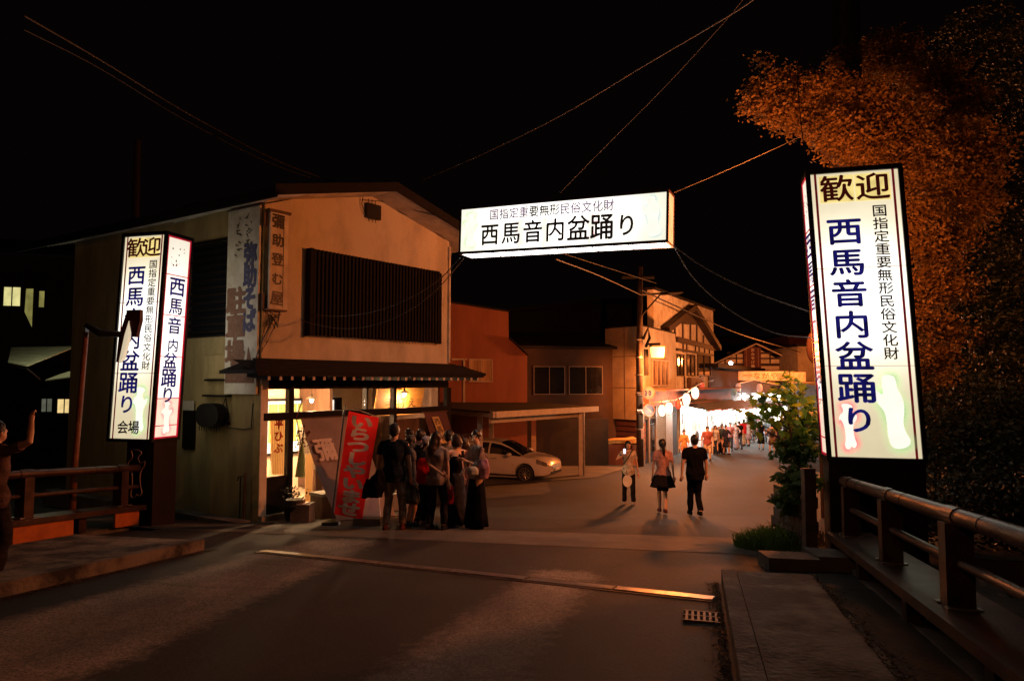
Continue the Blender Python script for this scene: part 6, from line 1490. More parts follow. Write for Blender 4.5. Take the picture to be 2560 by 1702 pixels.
    # clothes
    if top:
        z0 = hem or (.80 if top != 'dress' else .80); b = B()
        if top == 'tank':
            R = [(0,0,z0,hip_*1.1+.012,.118),(0,0,.92,hip_*1.08+.012,.124),(lx*.2,ly*.2,1.06,wst*1.02+.012,.108),(lx*.5,ly*.5,1.22,cst+.010,.122),(lx*.7,ly*.7,1.33,cst*1.0,.118),(lx*.75,ly*.75,1.38,cst*.7,.095)]
            b.loft(R, 20)
            for s in (-1,1): b.tube([Vector((lx*.75+s*.075,ly*.75+.06,1.36)), Vector((lx*.8+s*.09,ly*.8,1.452)), Vector((lx*.75+s*.075,ly*.75-.07,1.34))], .013, 8)
        else:
            torso(b, .017, z0, hemf=.012)
            f_ = {'tee': .62, 'dress': .5, 'long': 1.95, 'loose': 1.35, 'cap': .35, 'open': 1.6}[top]; ex = .02 if top in ('loose', 'open') else .012
            for (s0, e, w_) in ((shl, lel, lw), (shr, rel, rw)):
                pts = [s0, s0.lerp(e, min(f_,1)*.5), s0.lerp(e, min(f_,1))]; rr = [ar[0]*1.2+ex, ar[0]+ex*1.1, ar[0]*.92+ex*1.5]
                if f_ > 1: pts += [e.lerp(w_, (f_-1)*.6), e.lerp(w_, f_-1)]; rr += [ar[1]+ex*1.3, ar[2]+ex*1.4]
                b.tube([s0.lerp(neck, .8)+Vector((0,0,-.02)), s0.lerp(neck, .4)+Vector((0,0,-.008))]+pts, [.058,.064]+[ar[0]*1.12+ex]+rr[1:], 14)
            b.loft([(lx*.88,ly*.88,1.40,.12,.085),(lx*.95,ly*.95,1.462,.068,.062)], 16)
        part(remesh(scale(b), vox*.9*k, .0075, 13, 1, 'shirt'), 'shirt' if top != 'dress' else 'dress', cmat(tc), t, local=True)
    if bot == 'trousers' or bot == 'shorts' or bot == 'capri':
        b = B(); b.loft([(0,0,.80,hip_*1.02+.008,.112),(0,0,.90,hip_*1.1+.008,.122),(0,0,1.0,hip_*1.0+.004,.112)], 20)
        fr_ = {'trousers': (1,.97), 'shorts': (.0,.0), 'capri': (1,.35)}[bot]
        for (h_, k_, a_) in ((hl, lk, la), (hr, rk, ra)):
            if bot == 'shorts': b.tube([h_, h_.lerp(k_, .5), h_.lerp(k_, .92)], [.096,.090,.078], 14)
            else: b.tube([h_, h_.lerp(k_, .5), k_, k_.lerp(a_, fr_[1]*.5), k_.lerp(a_, fr_[1])], [.096,.086,.070,.066,.060], 14)
        part(remesh(scale(b), vox*.95*k, .0065, 15, 1, 'trousers'), 'trousers' if bot != 'shorts' else 'shorts', cmat(bc), t, local=True)
    elif bot in ('skirt', 'longskirt', 'miniskirt', 'dressskirt'):
        z1 = {'skirt': .46, 'longskirt': .06, 'miniskirt': .62, 'dressskirt': .38}[bot]; fl = {'skirt': 1.5, 'longskirt': 1.75, 'miniskirt': 1.75, 'dressskirt': 1.45}[bot]
        n = 7; rg = []
        for i in range(n):
            q = i/(n-1); z = z1+(1.02-z1)*q; f = 1+(fl-1)*(1-q)**1.1; rg.append((0, .01*(1-q), z, hip_*(.98 if q > .8 else 1.08)*f, .118*f))
        b = B(); ph = random.random()*6; b.loft(rg, 44, wav=lambda i, a: (.055*(1-i/6))*math.sin(a*9+ph)+(.03*(1-i/6))*math.sin(a*5+1)); b.sm = True
        part(scale(b), 'skirt', cmat(bc), t, local=True)
    # hair
    b = B()
    if hair in ('short', 'bob', 'long', 'pony', 'bun', 'updo', 'thin'):
        th = .020 if hair != 'thin' else .004
        b.ell(hd((0,-.020,.046)), (.080+th*.5,.094+th*.4,.086+th), Rh, 20, 12)
        b.ell(hd((0,-.045,.0)), (.074+th*.4,.062,.078), Rh, 16, 10)
        if hair == 'bob' : b.tube([hd((0,-.05,.03)), hd((0,-.055,-.04)), hd((0,-.05,-.11))], [.084,.090,.070], 16); [b.tube([hd((s*.07,.0,.04)), hd((s*.078,.015,-.03)), hd((s*.065,.01,-.10))], [.03,.028,.018], 10) for s in (-1,1)]
        if hair == 'long': b.tube([hd((0,-.04,.03)), hd((0,-.06,-.06)), hd((0,-.085,-.18)), hd((0,-.09,-.29))], [.086,.095,.105,.075], 18); [b.tube([hd((s*.068,.0,.05)), hd((s*.08,.0,-.05)), hd((s*.08,-.03,-.16))], [.032,.035,.03], 10) for s in (-1,1)]
        if hair == 'pony': b.tube([hd((0,-.09,.05)), hd((.0,-.135,.0)), hd((.01,-.135,-.10)), hd((.015,-.12,-.24)), hd((.01,-.11,-.33))], [.026,.036,.038,.030,.010], 12)
        if hair == 'bun': b.ell(hd((.01,-.10,-.03)), (.042,.036,.042), Rh)
        if hair == 'updo': b.ell(hd((0,-.085,.055)), (.055,.045,.05), Rh)
        part(remesh(scale(b), max(vox*.8, .010)*k, .004, 38, 1, 'hair'), 'hair', hm, t, local=True)
    elif hair == 'bandana':
        b.ell(hd((0,-.016,.042)), (.084,.101,.090), Rh, 20, 12); b.ell(hd((0,-.09,-.03)), (.028,.03,.03), Rh); b.tube([hd((0,-.1,-.03)), hd((-.02,-.12,-.10))], [.014,.02], 8); b.tube([hd((0,-.1,-.03)), hd((.03,-.12,-.09))], [.014,.018], 8)
        part(remesh(scale(b), .010, .003, 30, 1, 'bandana'), 'bandana', mat('patterned_bandana', (.50,.50,.54), .8, (.22,.22,.30), 45, thr=(.45,.55)), t, local=True)
        b = B(); b.ell(hd((0,-.05,-.03)), (.07,.055,.055), Rh); part(scale(b), 'hair', hm, t, local=True)
    for (a_, nm_) in ((la, 'l'), (ra, 'r')):
        b = B(); z = a_.z-.085; b.loft([(a_.x,a_.y+.045,z+.002,.046,.135),(a_.x,a_.y+.045,z+.025,.050,.14),(a_.x,a_.y+.04,z+.06,.044,.125),(a_.x,a_.y+.01,z+.088,.036,.065)], 14); b.sm = True; part(scale(b), 'shoe', cmat(sc, .6), t, local=True)
    M = Matrix.Translation(t.location) @ Matrix.Rotation(math.radians(yaw), 4, 'Z')
    info = dict(t=t, lw=M @ (lw*k), rw=M @ (rw*k), lel=M @ (lel*k), rel=M @ (rel*k), shl=M @ (shl*k), shr=M @ (shr*k), neck=M @ (neck*k), M=M, k=k)
    PEOPLE.append(info); return info
GR = 'people waiting outside the shop'; GS = 'people strolling in the festival street'
# the queue in front of the shop
pA = person('tall man in dark blue tee and khaki trousers at the left of the queue', 987, 11.75, -8, 1.76, tc=(.022,.028,.040), bc=(.30,.23,.18), bot='trousers', hair='short', lh=(-.31,.06,.86), rh=(.29,.03,.84), lf=(-.13,-.02), rf=(.14,.05), look=(-6,-4), vox=.012, sc=(.10,.03,.03), group=GR, wide=1.08)
pB = person('woman in a grey dress with dark tied hair facing right behind the tall man', 1027, 12.35, -62, 1.58, True, top='dress', tc=(.16,.145,.13), bot='skirt', bc=(.17,.14,.11), hair='updo', lh=(-.2,.12,.82), look=(-10,-6), vox=.012, sc=(.03,.03,.04), group=GR, face=True, hem=.86)
pC = person('dark shirted man with a balding crown at the back of the queue', 1024, 13.3, 25, 1.76, tc=(.02,.018,.018), hair='thin', hm=SKIN if False else HAIR, vox=.014, group=GR)
pD = person('dark dressed person with full hair nearest the shop door', 1052, 13.1, -50, 1.72, tc=(.018,.014,.014), hair='short', vox=.014, group=GR, face=True)
pE = person('woman wearing a patterned white bandana and a slate tee', 1068, 12.3, -35, 1.58, True, tc=(.10,.115,.135), bc=(.02,.022,.03), bot='trousers', hair='bandana', look=(-25,-5), lh=(-.19,.16,.93), vox=.012, sc=(.4,.38,.35), group=GR, face=True)
pF = person('woman with long loose dark hair and a taupe tee holding her arm behind her back', 1093, 11.75, -14, 1.63, True, tc=(.30,.25,.24), bc=(.022,.02,.024), bot='trousers', hair='long', hm=HAIRB, look=(-45,-3), lh=(.12,-.16,1.04), lpole=(-1,-.4,-.3), rh=(.24,-.02,.80), vox=.012, sc=(.02,.018,.018), group=GR, lf=(-.13,0), rf=(.13,.02), face=True, wide=1.05)
pG = person('person in a tan shirt mostly hidden behind the long haired woman', 1124, 12.9, -20, 1.70, tc=(.30,.20,.12), hair='short', vox=.014, group=GR, look=(-30,0))
pH = person('woman in a black tank top and long dark skirt with brown hair', 1141, 12.35, 35, 1.60, True, top='tank', tc=(.012,.012,.014), bot='longskirt', bc=(.035,.040,.060), hair='bob', hm=HAIRB, look=(20,-12), lh=(-.06,.25,.98), rh=(.02,.30,1.0), vox=.012, group=GR, face=True, skin=SKIN2)
pI = person('person with a purple scarf half hidden behind the woman with the phone', 1160, 13.1, 60, 1.58, True, tc=(.09,.05,.06), hair='bob', hm=HAIRB, vox=.014, group=GR, bot='longskirt', bc=(.03,.03,.05))
b = B(); b.ell((0,.02,1.42), (.09,.09,.07)); part(b, 'scarf', cmat((.22,.09,.28)), pI['t'], local=True)
pJ = person('woman in beige cardigan and long black skirt with a raised phone, rightmost in the queue', 1193, 11.95, 118, 1.66, True, top='loose', tc=(.36,.32,.29), bot='longskirt', bc=(.012,.012,.014), hair='bun', look=(42,2), lh=(-.10,.27,1.22), lpole=(-.3,-1,-1), rh=(.14,.20,1.02), vox=.011, group=GR, face=True, skin=SKIN2, hem=.88)
# things they carry: separate things
def bag(label, c, w_, h_, d_, col, strap=None, name='shoulder_bag', rz=0, extra=None):
    c = Vector(c); t = thing(name, label, 'bag', tuple(c), rz=rz)
    b = B(); b.loft([(0,0,0,w_*.42,d_*.5),(0,0,h_*.08,w_*.5,d_*.62),(0,0,h_*.55,w_*.52,d_*.6),(0,0,h_*.9,w_*.40,d_*.3),(0,0,h_,w_*.30,d_*.12)], 22, wav=lambda i, a: .05*math.sin(a*3+i)); 
    part(remesh(b, .012, .005, 18, 1, 'pouch'), 'pouch', cmat(col), t, local=True)
    if strap:
        b = B(); b.tube([Matrix.Rotation(-rz,3,'Z') @ (Vector(p)-c) for p in strap], .010, 6); part(b, 'strap', cmat(tuple(x*.8 for x in col)), t, local=True)
    return t
s = pE['shl']; c = Vector((at(1060,955,11.95).x, 11.98, gz(12)+.76)); bag('bright red cloth shoulder bag hanging behind the woman in the bandana', c, .26, .44, .12, (.50,.012,.016), [c+Vector((-.06,0,.44)), s+Vector((.0,-.1,-.25)), s+Vector((.08,-.02,.06)), c+Vector((.12,.15,.50))])
c = Vector((at(1126,955,11.8).x, 11.85, gz(11.85)+.42)); bag('small dark red paper bag held low by the long haired woman', c, .13, .32, .10, (.28,.012,.02), [c+Vector((-.03,0,.30)), pF['rw']+Vector((0,0,-.06)), c+Vector((.03,0,.30))], 'hand_bag')
c = Vector((at(1205,955,11.7).x+.03, 11.72, gz(11.7)+.86)); bag('lilac tote bag with a pale bottom on the shoulder of the woman with the phone', c, .19, .33, .09, (.50,.26,.34), [c+Vector((-.07,0,.36)), pJ['shl']+Vector((.02,-.05,.05)), pJ['shr']+Vector((.0,-.02,.06)), c+Vector((.07,0,.36))], 'tote_bag')
c = Vector((at(1182,955,11.6).x, 11.66, gz(11.7)+.93)); bag('white cloth bundle under the arm of the woman with the phone', c, .20, .14, .08, (.62,.60,.52), None, 'bundle')
c = Vector((at(938,955,11.6).x, 11.62, gz(11.6)+.55)); tj = thing('jacket', 'black jacket dangling from the hand of the tall man in the dark tee', 'jacket', tuple(c))
b = B(); b.loft([(0,0,0,.13,.04),(.02,0,.12,.15,.07),(.05,0,.3,.12,.08),(.09,0,.46,.05,.05)], 20, wav=lambda i, a: .16*math.sin(a*4+i)); b.tube([(-.08,0,.30),(-.15,0,.1),(-.17,0,-.02)], [.06,.05,.05], 10); part(remesh(b, .014, .008, 16, 1, 'cloth'), 'cloth', cmat((.014,.012,.013)), tj, local=True)
def phone(label, c, rz, lit=True):
    t = thing('phone', label, 'phone', tuple(c), rz=rz); b = B(); b.box((-.036,-.004,-.07),(.036,.004,.07)); part(b, 'case', M_black, t, local=True)
    b = B(); b.box((-.032,-.006,-.062),(.032,-.0045,.062)); part(b, 'screen', emat('phone_screen', (.8,.85,1), 1.5) if lit else M_dglass, t, local=True)
phone('black smartphone held up by the woman in the beige cardigan', pJ['lw']+Vector((-.05,0,.10)), math.radians(60), False)
# three people in the middle of the road
GM = 'people walking into the street'
pK = person('woman in a white tee and dark trousers holding a phone and a round fan', 1569, 17.4, 172, 1.58, True, tc=(.60,.52,.42), bc=(.02,.018,.02), hair='bob', lh=(-.27,.05,.80), rh=(.12,.16,1.36), rpole=(1,.2,-.8), look=(5,18), vox=.014, group=GM, face=True, lf=(-.12,.02), rf=(.12,-.03), sc=(.35,.3,.27))
pL = person('woman with a ponytail in a pink top and short flared black skirt walking away', 1654, 15.35, -3, 1.62, True, tc=(.46,.25,.22), bot='miniskirt', bc=(.015,.013,.015), hair='pony', lh=(-.23,.08,.86), rh=(.25,-.04,.82), lf=(-.05,.22), rf=(.03,-.16), rfz=.05, vox=.013, group=GM, sc=(.12,.04,.04), wide=1.08, hem=.84)
b = B(); 
for s in (-.085,.075): b.tube([(s,.02,.80),(s*.8,.04,.66),(s*.7,.03 if s<0 else -.02,.50)], [.095,.085,.065], 12)
part(remesh(b, .015, .003, 13, 1, 'leggings'), 'leggings', cmat((.012,.012,.012)), pL['t'], local=True)
pM = person('man in a black tee and black trousers walking away down the middle of the road', 1734, 14.85, 3, 1.70, tc=(.006,.006,.007), bc=(.007,.007,.008), hair='short', lh=(-.29,.06,.82), rh=(.28,.10,.86), lf=(-.06,.18), rf=(.06,-.14), rfz=.04, vox=.013, group=GM, wide=1.1, sc=(.01,.01,.01), hem=.78)
# round fan and strap of the woman in white
c = pK['rw']; fanp = Vector((pK['lw'].x, pK['lw'].y-.02, pK['lw'].z)); fanp = pK['lw'] if pK['lw'].x > pK['rw'].x else pK['lw']
fp = Vector((at(1566,955,17.2).x, 17.2, gz(17.2)+.60)); t = thing('hand_fan', 'pale round paper fan hanging from the hand of the woman in white', 'fan', tuple(fp))
b = B(); b.prism([fp+Vector((.115*math.cos(a*math.pi/12), 0, .15*math.sin(a*math.pi/12))) for a in range(24)], (0,.006,0)); part(b, 'paper', M_white, t); b = B(); b.tube([fp+Vector((0,.003,.13)), pK['lw'] if False else fp+Vector((-.02,.003,.27))], .008, 6); part(b, 'handle', M_wood, t)
b = B(); b.tube([(-.12,.115,1.40),(.0,.135,1.20),(.13,.13,1.02)], .014, 6); part(b, 'strap', M_black, pK['t'], local=True)
phone('bright phone at the ear of the woman in white', pK['rw']+Vector((.0,-.06,.10)), .3)
# street crowd
pN = person('man in a red polo shirt and pale trousers walking toward the camera', 1766, 34.5, 178, 1.70, tc=(.34,.10,.08), bc=(.62,.42,.28), vox=.022, group=GS, face=True, hands=True, wide=1.12, lf=(-.1,.08), rf=(.1,-.08))
pO = person('person in an orange festival coat behind the man in black', 1708, 33.5, 175, 1.58, True, tc=(.62,.30,.10), bc=(.5,.22,.10), top='loose', hair='updo', vox=.022, group=GS, face=True)
crowd = [(1786,38.2,170,1.58,1,'dress',(.5,.48,.47),'longskirt',(.02,.03,.05),'bob','woman in a white blouse and navy skirt left of the lit stalls'),
 (1803,38.8,-160,1.62,1,'loose',(.05,.08,.09),'longskirt',(.02,.02,.03),'bob','woman in dark teal with a pale bag strap among the left group'),
 (1812,38.0,200,1.60,1,'loose',(.03,.03,.05),'skirt',(.02,.02,.035),'updo','person in a short dark kimono in front of the left group'),
 (1823,40.5,160,1.66,0,'tee',(.30,.14,.14),'trousers',(.03,.03,.03),'short','person in a dusty rose top behind the dark kimono'),
 (1836,42,190,1.6,1,'loose',(.5,.5,.56),'longskirt',(.35,.35,.42),'updo','woman in a pale blue yukata near the bright stalls'),
 (1846,42.5,5,1.70,0,'tee',(.02,.02,.022),'trousers',(.10,.14,.22),'short','person with a black top and jeans walking toward the bright stalls'),
 (1857,46,0,1.74,0,'tee',(.60,.02,.025),'trousers',(.6,.48,.3),'short','person in a vivid red shirt in front of the brightest stalls'),
 (1869,46,10,1.66,1,'tee',(.5,.45,.45),'skirt',(.35,.25,.25),'bob','person in a pale top just right of the red shirt'),
 (1900,42,-8,1.66,1,'cap',(.008,.008,.009),'dressskirt',(.008,.008,.009),'short','woman in a long black dress walking away at the centre right'),
 (1927,38,0,1.70,0,'tee',(.30,.20,.17),'shorts',(.13,.07,.06),'short','man with a dark backpack and shorts under the shrub leaves'),
 (1943,44,5,1.66,0,'tee',(.05,.05,.06),'trousers',(.03,.03,.04),'short','dim person right of the man with the backpack'),
 (1915,50,-5,1.68,0,'tee',(.12,.13,.14),'trousers',(.05,.05,.06),'short','person in grey beyond the woman in the long black dress'),
 (1877,52,0,1.7,0,'tee',(.15,.15,.16),'trousers',(.06,.06,.07),'short','distant person in grey right of the red shirted person'),
 (1866,50,0,1.68,0,'tee',(.35,.2,.1),'trousers',(.06,.06,.07),'short','distant person in brown behind the crowd'),
 (1884,58,8,1.7,1,'tee',(.1,.12,.2),'trousers',(.06,.06,.07),'bob','distant person in blue behind the crowd'),
 (1895,60,8,1.7,1,'tee',(.5,.2,.2),'trousers',(.06,.06,.07),'bob','distant person in pink behind the crowd'),
 (1888,50,8,1.7,1,'tee',(.05,.05,.05),'skirt',(.06,.06,.07),'bob','distant person in black right of the red shirt'),
 (1905,56,0,1.7,0,'tee',(.4,.38,.35),'trousers',(.06,.06,.07),'short','distant person in off white between the red shirt and the black dress')]
for (px, Y, yaw, H, fm, tp, tc, bt_, bc, hr_, lab) in crowd:
    st = random.choice((-.1,.1,.14)); person(lab, px, Y, yaw, H, bool(fm), top=tp, tc=tc, bot=bt_, bc=bc, hair=hr_, vox=.03, group=GS, hands=Y < 40, lf=(-.09,st), rf=(.09,-st), lh=random.choice((None, (-.15,.2,1.1))))
c = Vector((at(1927,955,37.85).x, 37.82, gz(38)+1.0)); t = thing('backpack', 'dark backpack worn by the man in shorts', 'backpack', tuple(c)); b = B(); b.loft([(0,0,0,.15,.08),(0,0,.2,.17,.11),(0,0,.42,.12,.07)], 14); part(b, 'pack', M_black, t, local=True)
# dog
Yd = 35.5; xd = at(1972,955,Yd).x; t = thing('dog', 'reddish tan dog standing in the street under the shrub branches', 'dog', (xd, Yd, gz(Yd)), rz=math.radians(165))
b = B(); b.tube([(-.30,0,.50),(-.1,0,.47),(.15,0,.48),(.28,0,.52)], [.11,.115,.14,.12], 14, round_=True); b.tube([(.26,0,.55),(.36,0,.68)], [.095,.08], 12, round_=True); b.ell((.40,0,.72), (.10,.085,.085)); b.tube([(.44,0,.70),(.53,0,.68)], [.05,.032], 10, round_=True)
for s in (-1,1):
    b.tube([(.38,s*.05,.78),(.37,s*.06,.86)], [.03,.008], 6); b.tube([(.22,s*.08,.46),(.21,s*.085,.26),(.22,s*.085,.04),(.26,s*.085,.025)], [.055,.035,.026,.03], 10, round_=True)
    b.tube([(-.26,s*.08,.46),(-.19,s*.09,.30),(-.33,s*.09,.18),(-.31,s*.09,.04),(-.27,s*.09,.025)], [.08,.05,.028,.025,.03], 10, round_=True)
b.tube([(-.36,0,.55),(-.44,0,.66),(-.38,0,.74),(-.28,0,.70)], [.045,.05,.045,.03], 10, round_=True)
part(remesh(b, .016, .003, 30, 1, 'body'), 'body', mat('tan_fur', (.55,.25,.13), .9, (.40,.16,.08), 12), t, local=True)
b = B(); b.tube([(.30,-.09,.60),(.33,0,.64),(.30,.09,.60),(.28,0,.53),(.30,-.09,.60)], .014, 6); part(b, 'collar', cmat((.4,.02,.02)), t, local=True)
# person at the left edge reaching up
pQ = person('dim person at the left edge of the view beside the railing with one arm raised', -6, 7.6, -20, 1.74, tc=(.16,.10,.09), bc=(.05,.04,.045), hair='short', rh=(.33,.16,1.72), rpole=(1,-.2,-.6), vox=.014, look=(0,12), skin=SKIN)

# ================================================================== STREET STALLS AND LANTERNS
WHITE_L = (1, .93, .82)
def lantern(px, py, Y, r, m, label, group, hgt=1.6):
    c = at(px, py, Y); t = thing('paper_lantern', label, 'lantern', tuple(c)); b = B(); n = 11
    b.loft([(c.x,c.y,c.z-r*hgt+2*r*hgt*i/n, r*math.sqrt(max(.12,1-((i/n-.5)*1.85)**2))*(1+.04*(i%2)), r*math.sqrt(max(.12,1-((i/n-.5)*1.85)**2))*(1+.04*(i%2))) for i in range(n+1)], 16); b.sm = True; part(b, 'shade', m, t)
    b = B(); b.tube([(c.x,c.y,c.z-r*hgt-.04),(c.x,c.y,c.z-r*hgt+.01)], r*.4, 10); b.tube([(c.x,c.y,c.z+r*hgt-.01),(c.x,c.y,c.z+r*hgt+.05)], r*.4, 10); b.tube([(c.x,c.y,c.z+r*hgt+.05),(c.x,c.y,c.z+r*hgt+.25)], .012, 5); part(b, 'ring', M_black, t)
    if m.name == 'lit_lantern_paper': lamp('lantern_light', c+Vector((0,-.45,-.1)), 190, (1,.58,.32), .15)
    return c
ML1 = emat('lit_lantern_paper', (1,.80,.50), 3.2, .15, 6); ML2 = emat('dim_lantern_paper', (1,.45,.28), .55, .15, 6); ML3 = emat('red_lantern_paper', (.8,.12,.06), .5, .15, 6); ML4 = emat('grey_lantern_paper', (.35,.38,.28), .4, .15, 6)
LG = 'paper lanterns along the street'
ln = [(1655,1026,30.4,.15,ML1,'glowing lantern nearest the no parking sign'),(1672.5,1020,32,.165,ML1,'glowing lantern second from the no parking sign'),(1716,998,34.4,.185,ML1,'glowing lantern left of the awning corner'),(1738,982,36,.185,ML1,'highest glowing lantern in front of the half timbered house'),(1695.5,1011,33.6,.15,ML3,'unlit red lantern between the glowing ones'),(1755,965,44,.16,ML3,'small dark red lantern beside the wooden signboard'),(1846,968,55,.21,ML2,'dim pink lantern hanging left under the far canopy'),(1899,970,55,.22,ML2,'dim orange lantern hanging right under the far canopy'),(1836,977,55,.2,ML4,'greenish unlit lantern beside the dim pink one')]
for (px, py, Y, r, m, lab) in ln: lantern(px, py, Y, r, m, lab+' over the street', LG)
wire('lantern_cable', 'cable the near street lanterns hang from', [at(1625,1008,32), at(1660,1003,31.5), at(1700,995,34), at(1745,962,37), at(1785,950,48)], .02, M_white)
# stalls on the left side: each a tent with counter, goods, bulbs
M_tent = mat('grey_tent_sheet', (.10,.10,.11), .7, (.07,.07,.08), 4); M_tentw = mat('white_tent_wall', (.75,.74,.72), .8, (.6,.6,.6), 3)
M_goods = [mat('goods_cloth', c, .8, tuple(x*.5 for x in c), 9) for c in ((.7,.68,.66),(.25,.33,.42),(.55,.2,.16),(.6,.55,.38),(.3,.36,.28),(.55,.42,.36),(.22,.22,.24))]
M_wbulb = emat('white_bulb', (.95,.97,1), 26)
SG = 'festival stalls on the left of the street'
def stall(i, s0, L_, lab, dark=False):
    """s0 = distance along the building line; the stall stands out from Fs by n 0.3..3"""
    g0 = gz(Fs.p(s0,0,1).y); t = thing('market_stall', lab, 'stall', tuple(Fs.p(s0, g0, 2)), SG)
    zt_ = g0+2.75
    b = B(); b.prism([Fs.p(s0,zt_,-.2),Fs.p(s0,zt_-.35,1.5),Fs.p(s0,zt_+.25,.6)], Fs.u*L_); part(b, 'canopy', M_tent, t)
    b = B(); b.fbox(Fs, s0, s0+L_, zt_-.40, zt_-.34, 1.48, 1.53); part(b, 'valance', mat('orange_trim', (.7,.3,.16), .6) if 'orange_trim' not in bpy.data.materials else bpy.data.materials['orange_trim'], t)
    for a in (.05, L_-.05):
        b = B(); b.tube([Fs.p(s0+a,g0,1.45),Fs.p(s0+a,zt_-.36,1.45)], .025, 6); part(b, 'leg', M_steel, t)
    b = B(); b.fbox(Fs, s0+.05, s0+L_-.05, g0, zt_-.1, -.12, -.08); part(b, 'back_sheet', M_tentw, t)
    b = B(); b.fbox(Fs, s0+.2, s0+L_-.2, g0+.72, g0+.78, .6, 1.2); b.fbox(Fs, s0+.22, s0+L_-.22, g0, g0+.72, 1.12, 1.16); part(b, 'counter', M_tentw, t)
    for k in range(int(L_*1.75)):
        u = s0+.3+random.random()*(L_-.6); v = g0+.79; w_ = .1+.12*random.random(); h_ = .1+.25*random.random(); n_ = .65+.35*random.random()
        tg = thing('goods', ['folded goods','boxed toys','bottles','wrapped snacks'][k%4]+[' lying first',' placed second',' placed third',' placed last'][min(3,k//4)]+' on the counter of '+lab, 'goods', tuple(Fs.p(u,v,n_)), 'goods on the stall counters'); b = B(); b.fbox(Fs, u, u+w_, v, v+h_, n_, n_+w_); b.fbox(Fs, u+w_*.2, u+w_*.8, v+h_+.001, v+h_*1.3, n_+w_*.2, n_+w_*.8); part(b, 'pack', random.choice(M_goods), tg)
    # goods hung on the back sheet
    b = B(); mm = M_goods
    for k in range(int(L_*4)):
        u = s0+.1+random.random()*(L_-.65); v = g0+.9+random.random()*1.1; w_ = .14+.30*random.random(); h_ = .2+.4*random.random(); b.fbox(Fs, u, u+w_, v, v+h_, -.075+.0015*k, -.06+.0015*k, random.randrange(7))
    part(b, 'hung_goods', mm, t)
    for k in range(max(2, int(L_/1.0))):
        p = Fs.p(s0+.4+(L_-.8)*k/max(1, int(L_/1.0)-1), zt_-.55, 1.30); tb_ = thing('bare_bulb', ['leftmost','second','third','fourth','fifth','rightmost'][k]+' bare white bulb hanging in '+lab, 'lamp', tuple(p), 'bare bulbs in the stalls')
        b = B(); b.ell(p, (.085,.085,.10)); part(b, 'bulb', M_wbulb, tb_); b = B(); b.tube([p+Vector((0,0,.08)), p+Vector((0,0,.22))], .012, 5); part(b, 'cord', M_black, tb_)
    lamp('stall_light', Fs.p(s0+L_/2, zt_-.62, .9), 380, WHITE_L, .12)
labs = ['the nearest festival stall with hanging clothes', 'the second festival stall', 'the third festival stall', 'the fourth festival stall', 'the fifth festival stall', 'the farthest festival stall on the left']
s0 = us1+3.4
for i, L_ in enumerate((3.6, 3.6, 4.2, 4.5, 5, 5)): stall(i, s0, L_, labs[i]); s0 += L_+.15
# clothes rack with white shirts in front of nearest stall
p0 = Fs.p(us1+3.2, 0, 1.75); g0 = gz(p0.y); t = thing('clothes_rack', 'white tube rack hung with pale shirts before the nearest stall', 'rack', (p0.x,p0.y,g0))
b = B()
for a in (0, 2.0): b.tube([Fs.p(us1+3.2+a,g0,1.75),Fs.p(us1+3.2+a,g0+1.55,1.75)], .025, 6)
b.tube([Fs.p(us1+3.2,g0+1.55,1.75),Fs.p(us1+5.2,g0+1.55,1.75)], .025, 6); b.tube([Fs.p(us1+3.2,g0+.3,1.75),Fs.p(us1+5.2,g0+.3,1.75)], .025, 6); part(b, 'frame', M_white, t)
for k in range(6):
    b = B(); u = us1+3.4+k*.3; b.fbox(Fs, u, u+.22, g0+.65, g0+1.45, 1.65,1.77); part(b, 'shirt', M_goods[(0,0,1,0,5,0)[k]], t)
# the big tent across the end of the street
Fq, Lq = FF(1778, 58, 1996, 58.5); zq = Fq.on(1880, 982)[1]; zq2 = Fq.on(1880, 951)[1]
t = thing('event_tent', 'wide dark roofed tent glaring white inside at the end of the street', 'tent', tuple(Fq.p(3,gz(58),0)))
b = B(); b.prism([Fq.p(-.6,zq+.15,.3),Fq.p(Lq*.47,zq2,.3),Fq.p(Lq+.6,zq+.15,.3),Fq.p(Lq+.4,zq-.0,.3),Fq.p(-.4,zq-.0,.3)], -Fq.n*6.5); part(b, 'canopy', M_tent, t)
b = B(); b.tube([Fq.p(-.6,zq+.2,.4),Fq.p(Lq*.47,zq2+.05,.4),Fq.p(Lq+.6,zq+.2,.4)], .06, 6); part(b, 'ridge_tube', M_cpw, t)
for a in (0, Lq*.33, Lq*.7, Lq): b = B(); b.tube([Fq.p(a,gz(58)-.1,.2),Fq.p(a,zq,.2)], .05, 6); part(b, 'leg', M_steel, t)
b = B(); b.fbox(Fq, -1, Lq+1, gz(62)-.3, zq-.05, -5.6, -5.5); part(b, 'back_sheet', M_tentw, t)
b = B()
for k in range(70):
    u = random.random()*Lq; v = gz(60)+.3+random.random()*2.2; w_ = .15+.3*random.random(); h_ = .1+.35*random.random(); b.fbox(Fq, u, u+w_, v, v+h_, -5.49+.003*k, -5.45+.003*k, random.randrange(7))
part(b, 'hung_goods', M_goods, t)
for k in range(7):
    p = Fq.p(.5+(Lq-1)*k/6, zq-.30, -.6); tb_ = thing('tube_lamp', ['first','second','third','fourth','fifth','sixth','seventh'][k]+' tube lamp from the left glaring under the end tent', 'lamp', tuple(p), 'tube lamps under the event tent'); b = B(); b.box((p.x-.6,p.y-.05,p.z-.06),(p.x+.6,p.y+.05,p.z+.04)); part(b, 'tube', emat('tube_glow', (1,.97,.92), 32) if not k else bpy.data.materials['tube_glow'], tb_)
for k in range(3): lamp('tent_light', Fq.p(Lq*(.15+.35*k), zq-.55, -2.2), 3200, (1,.95,.86), .3)
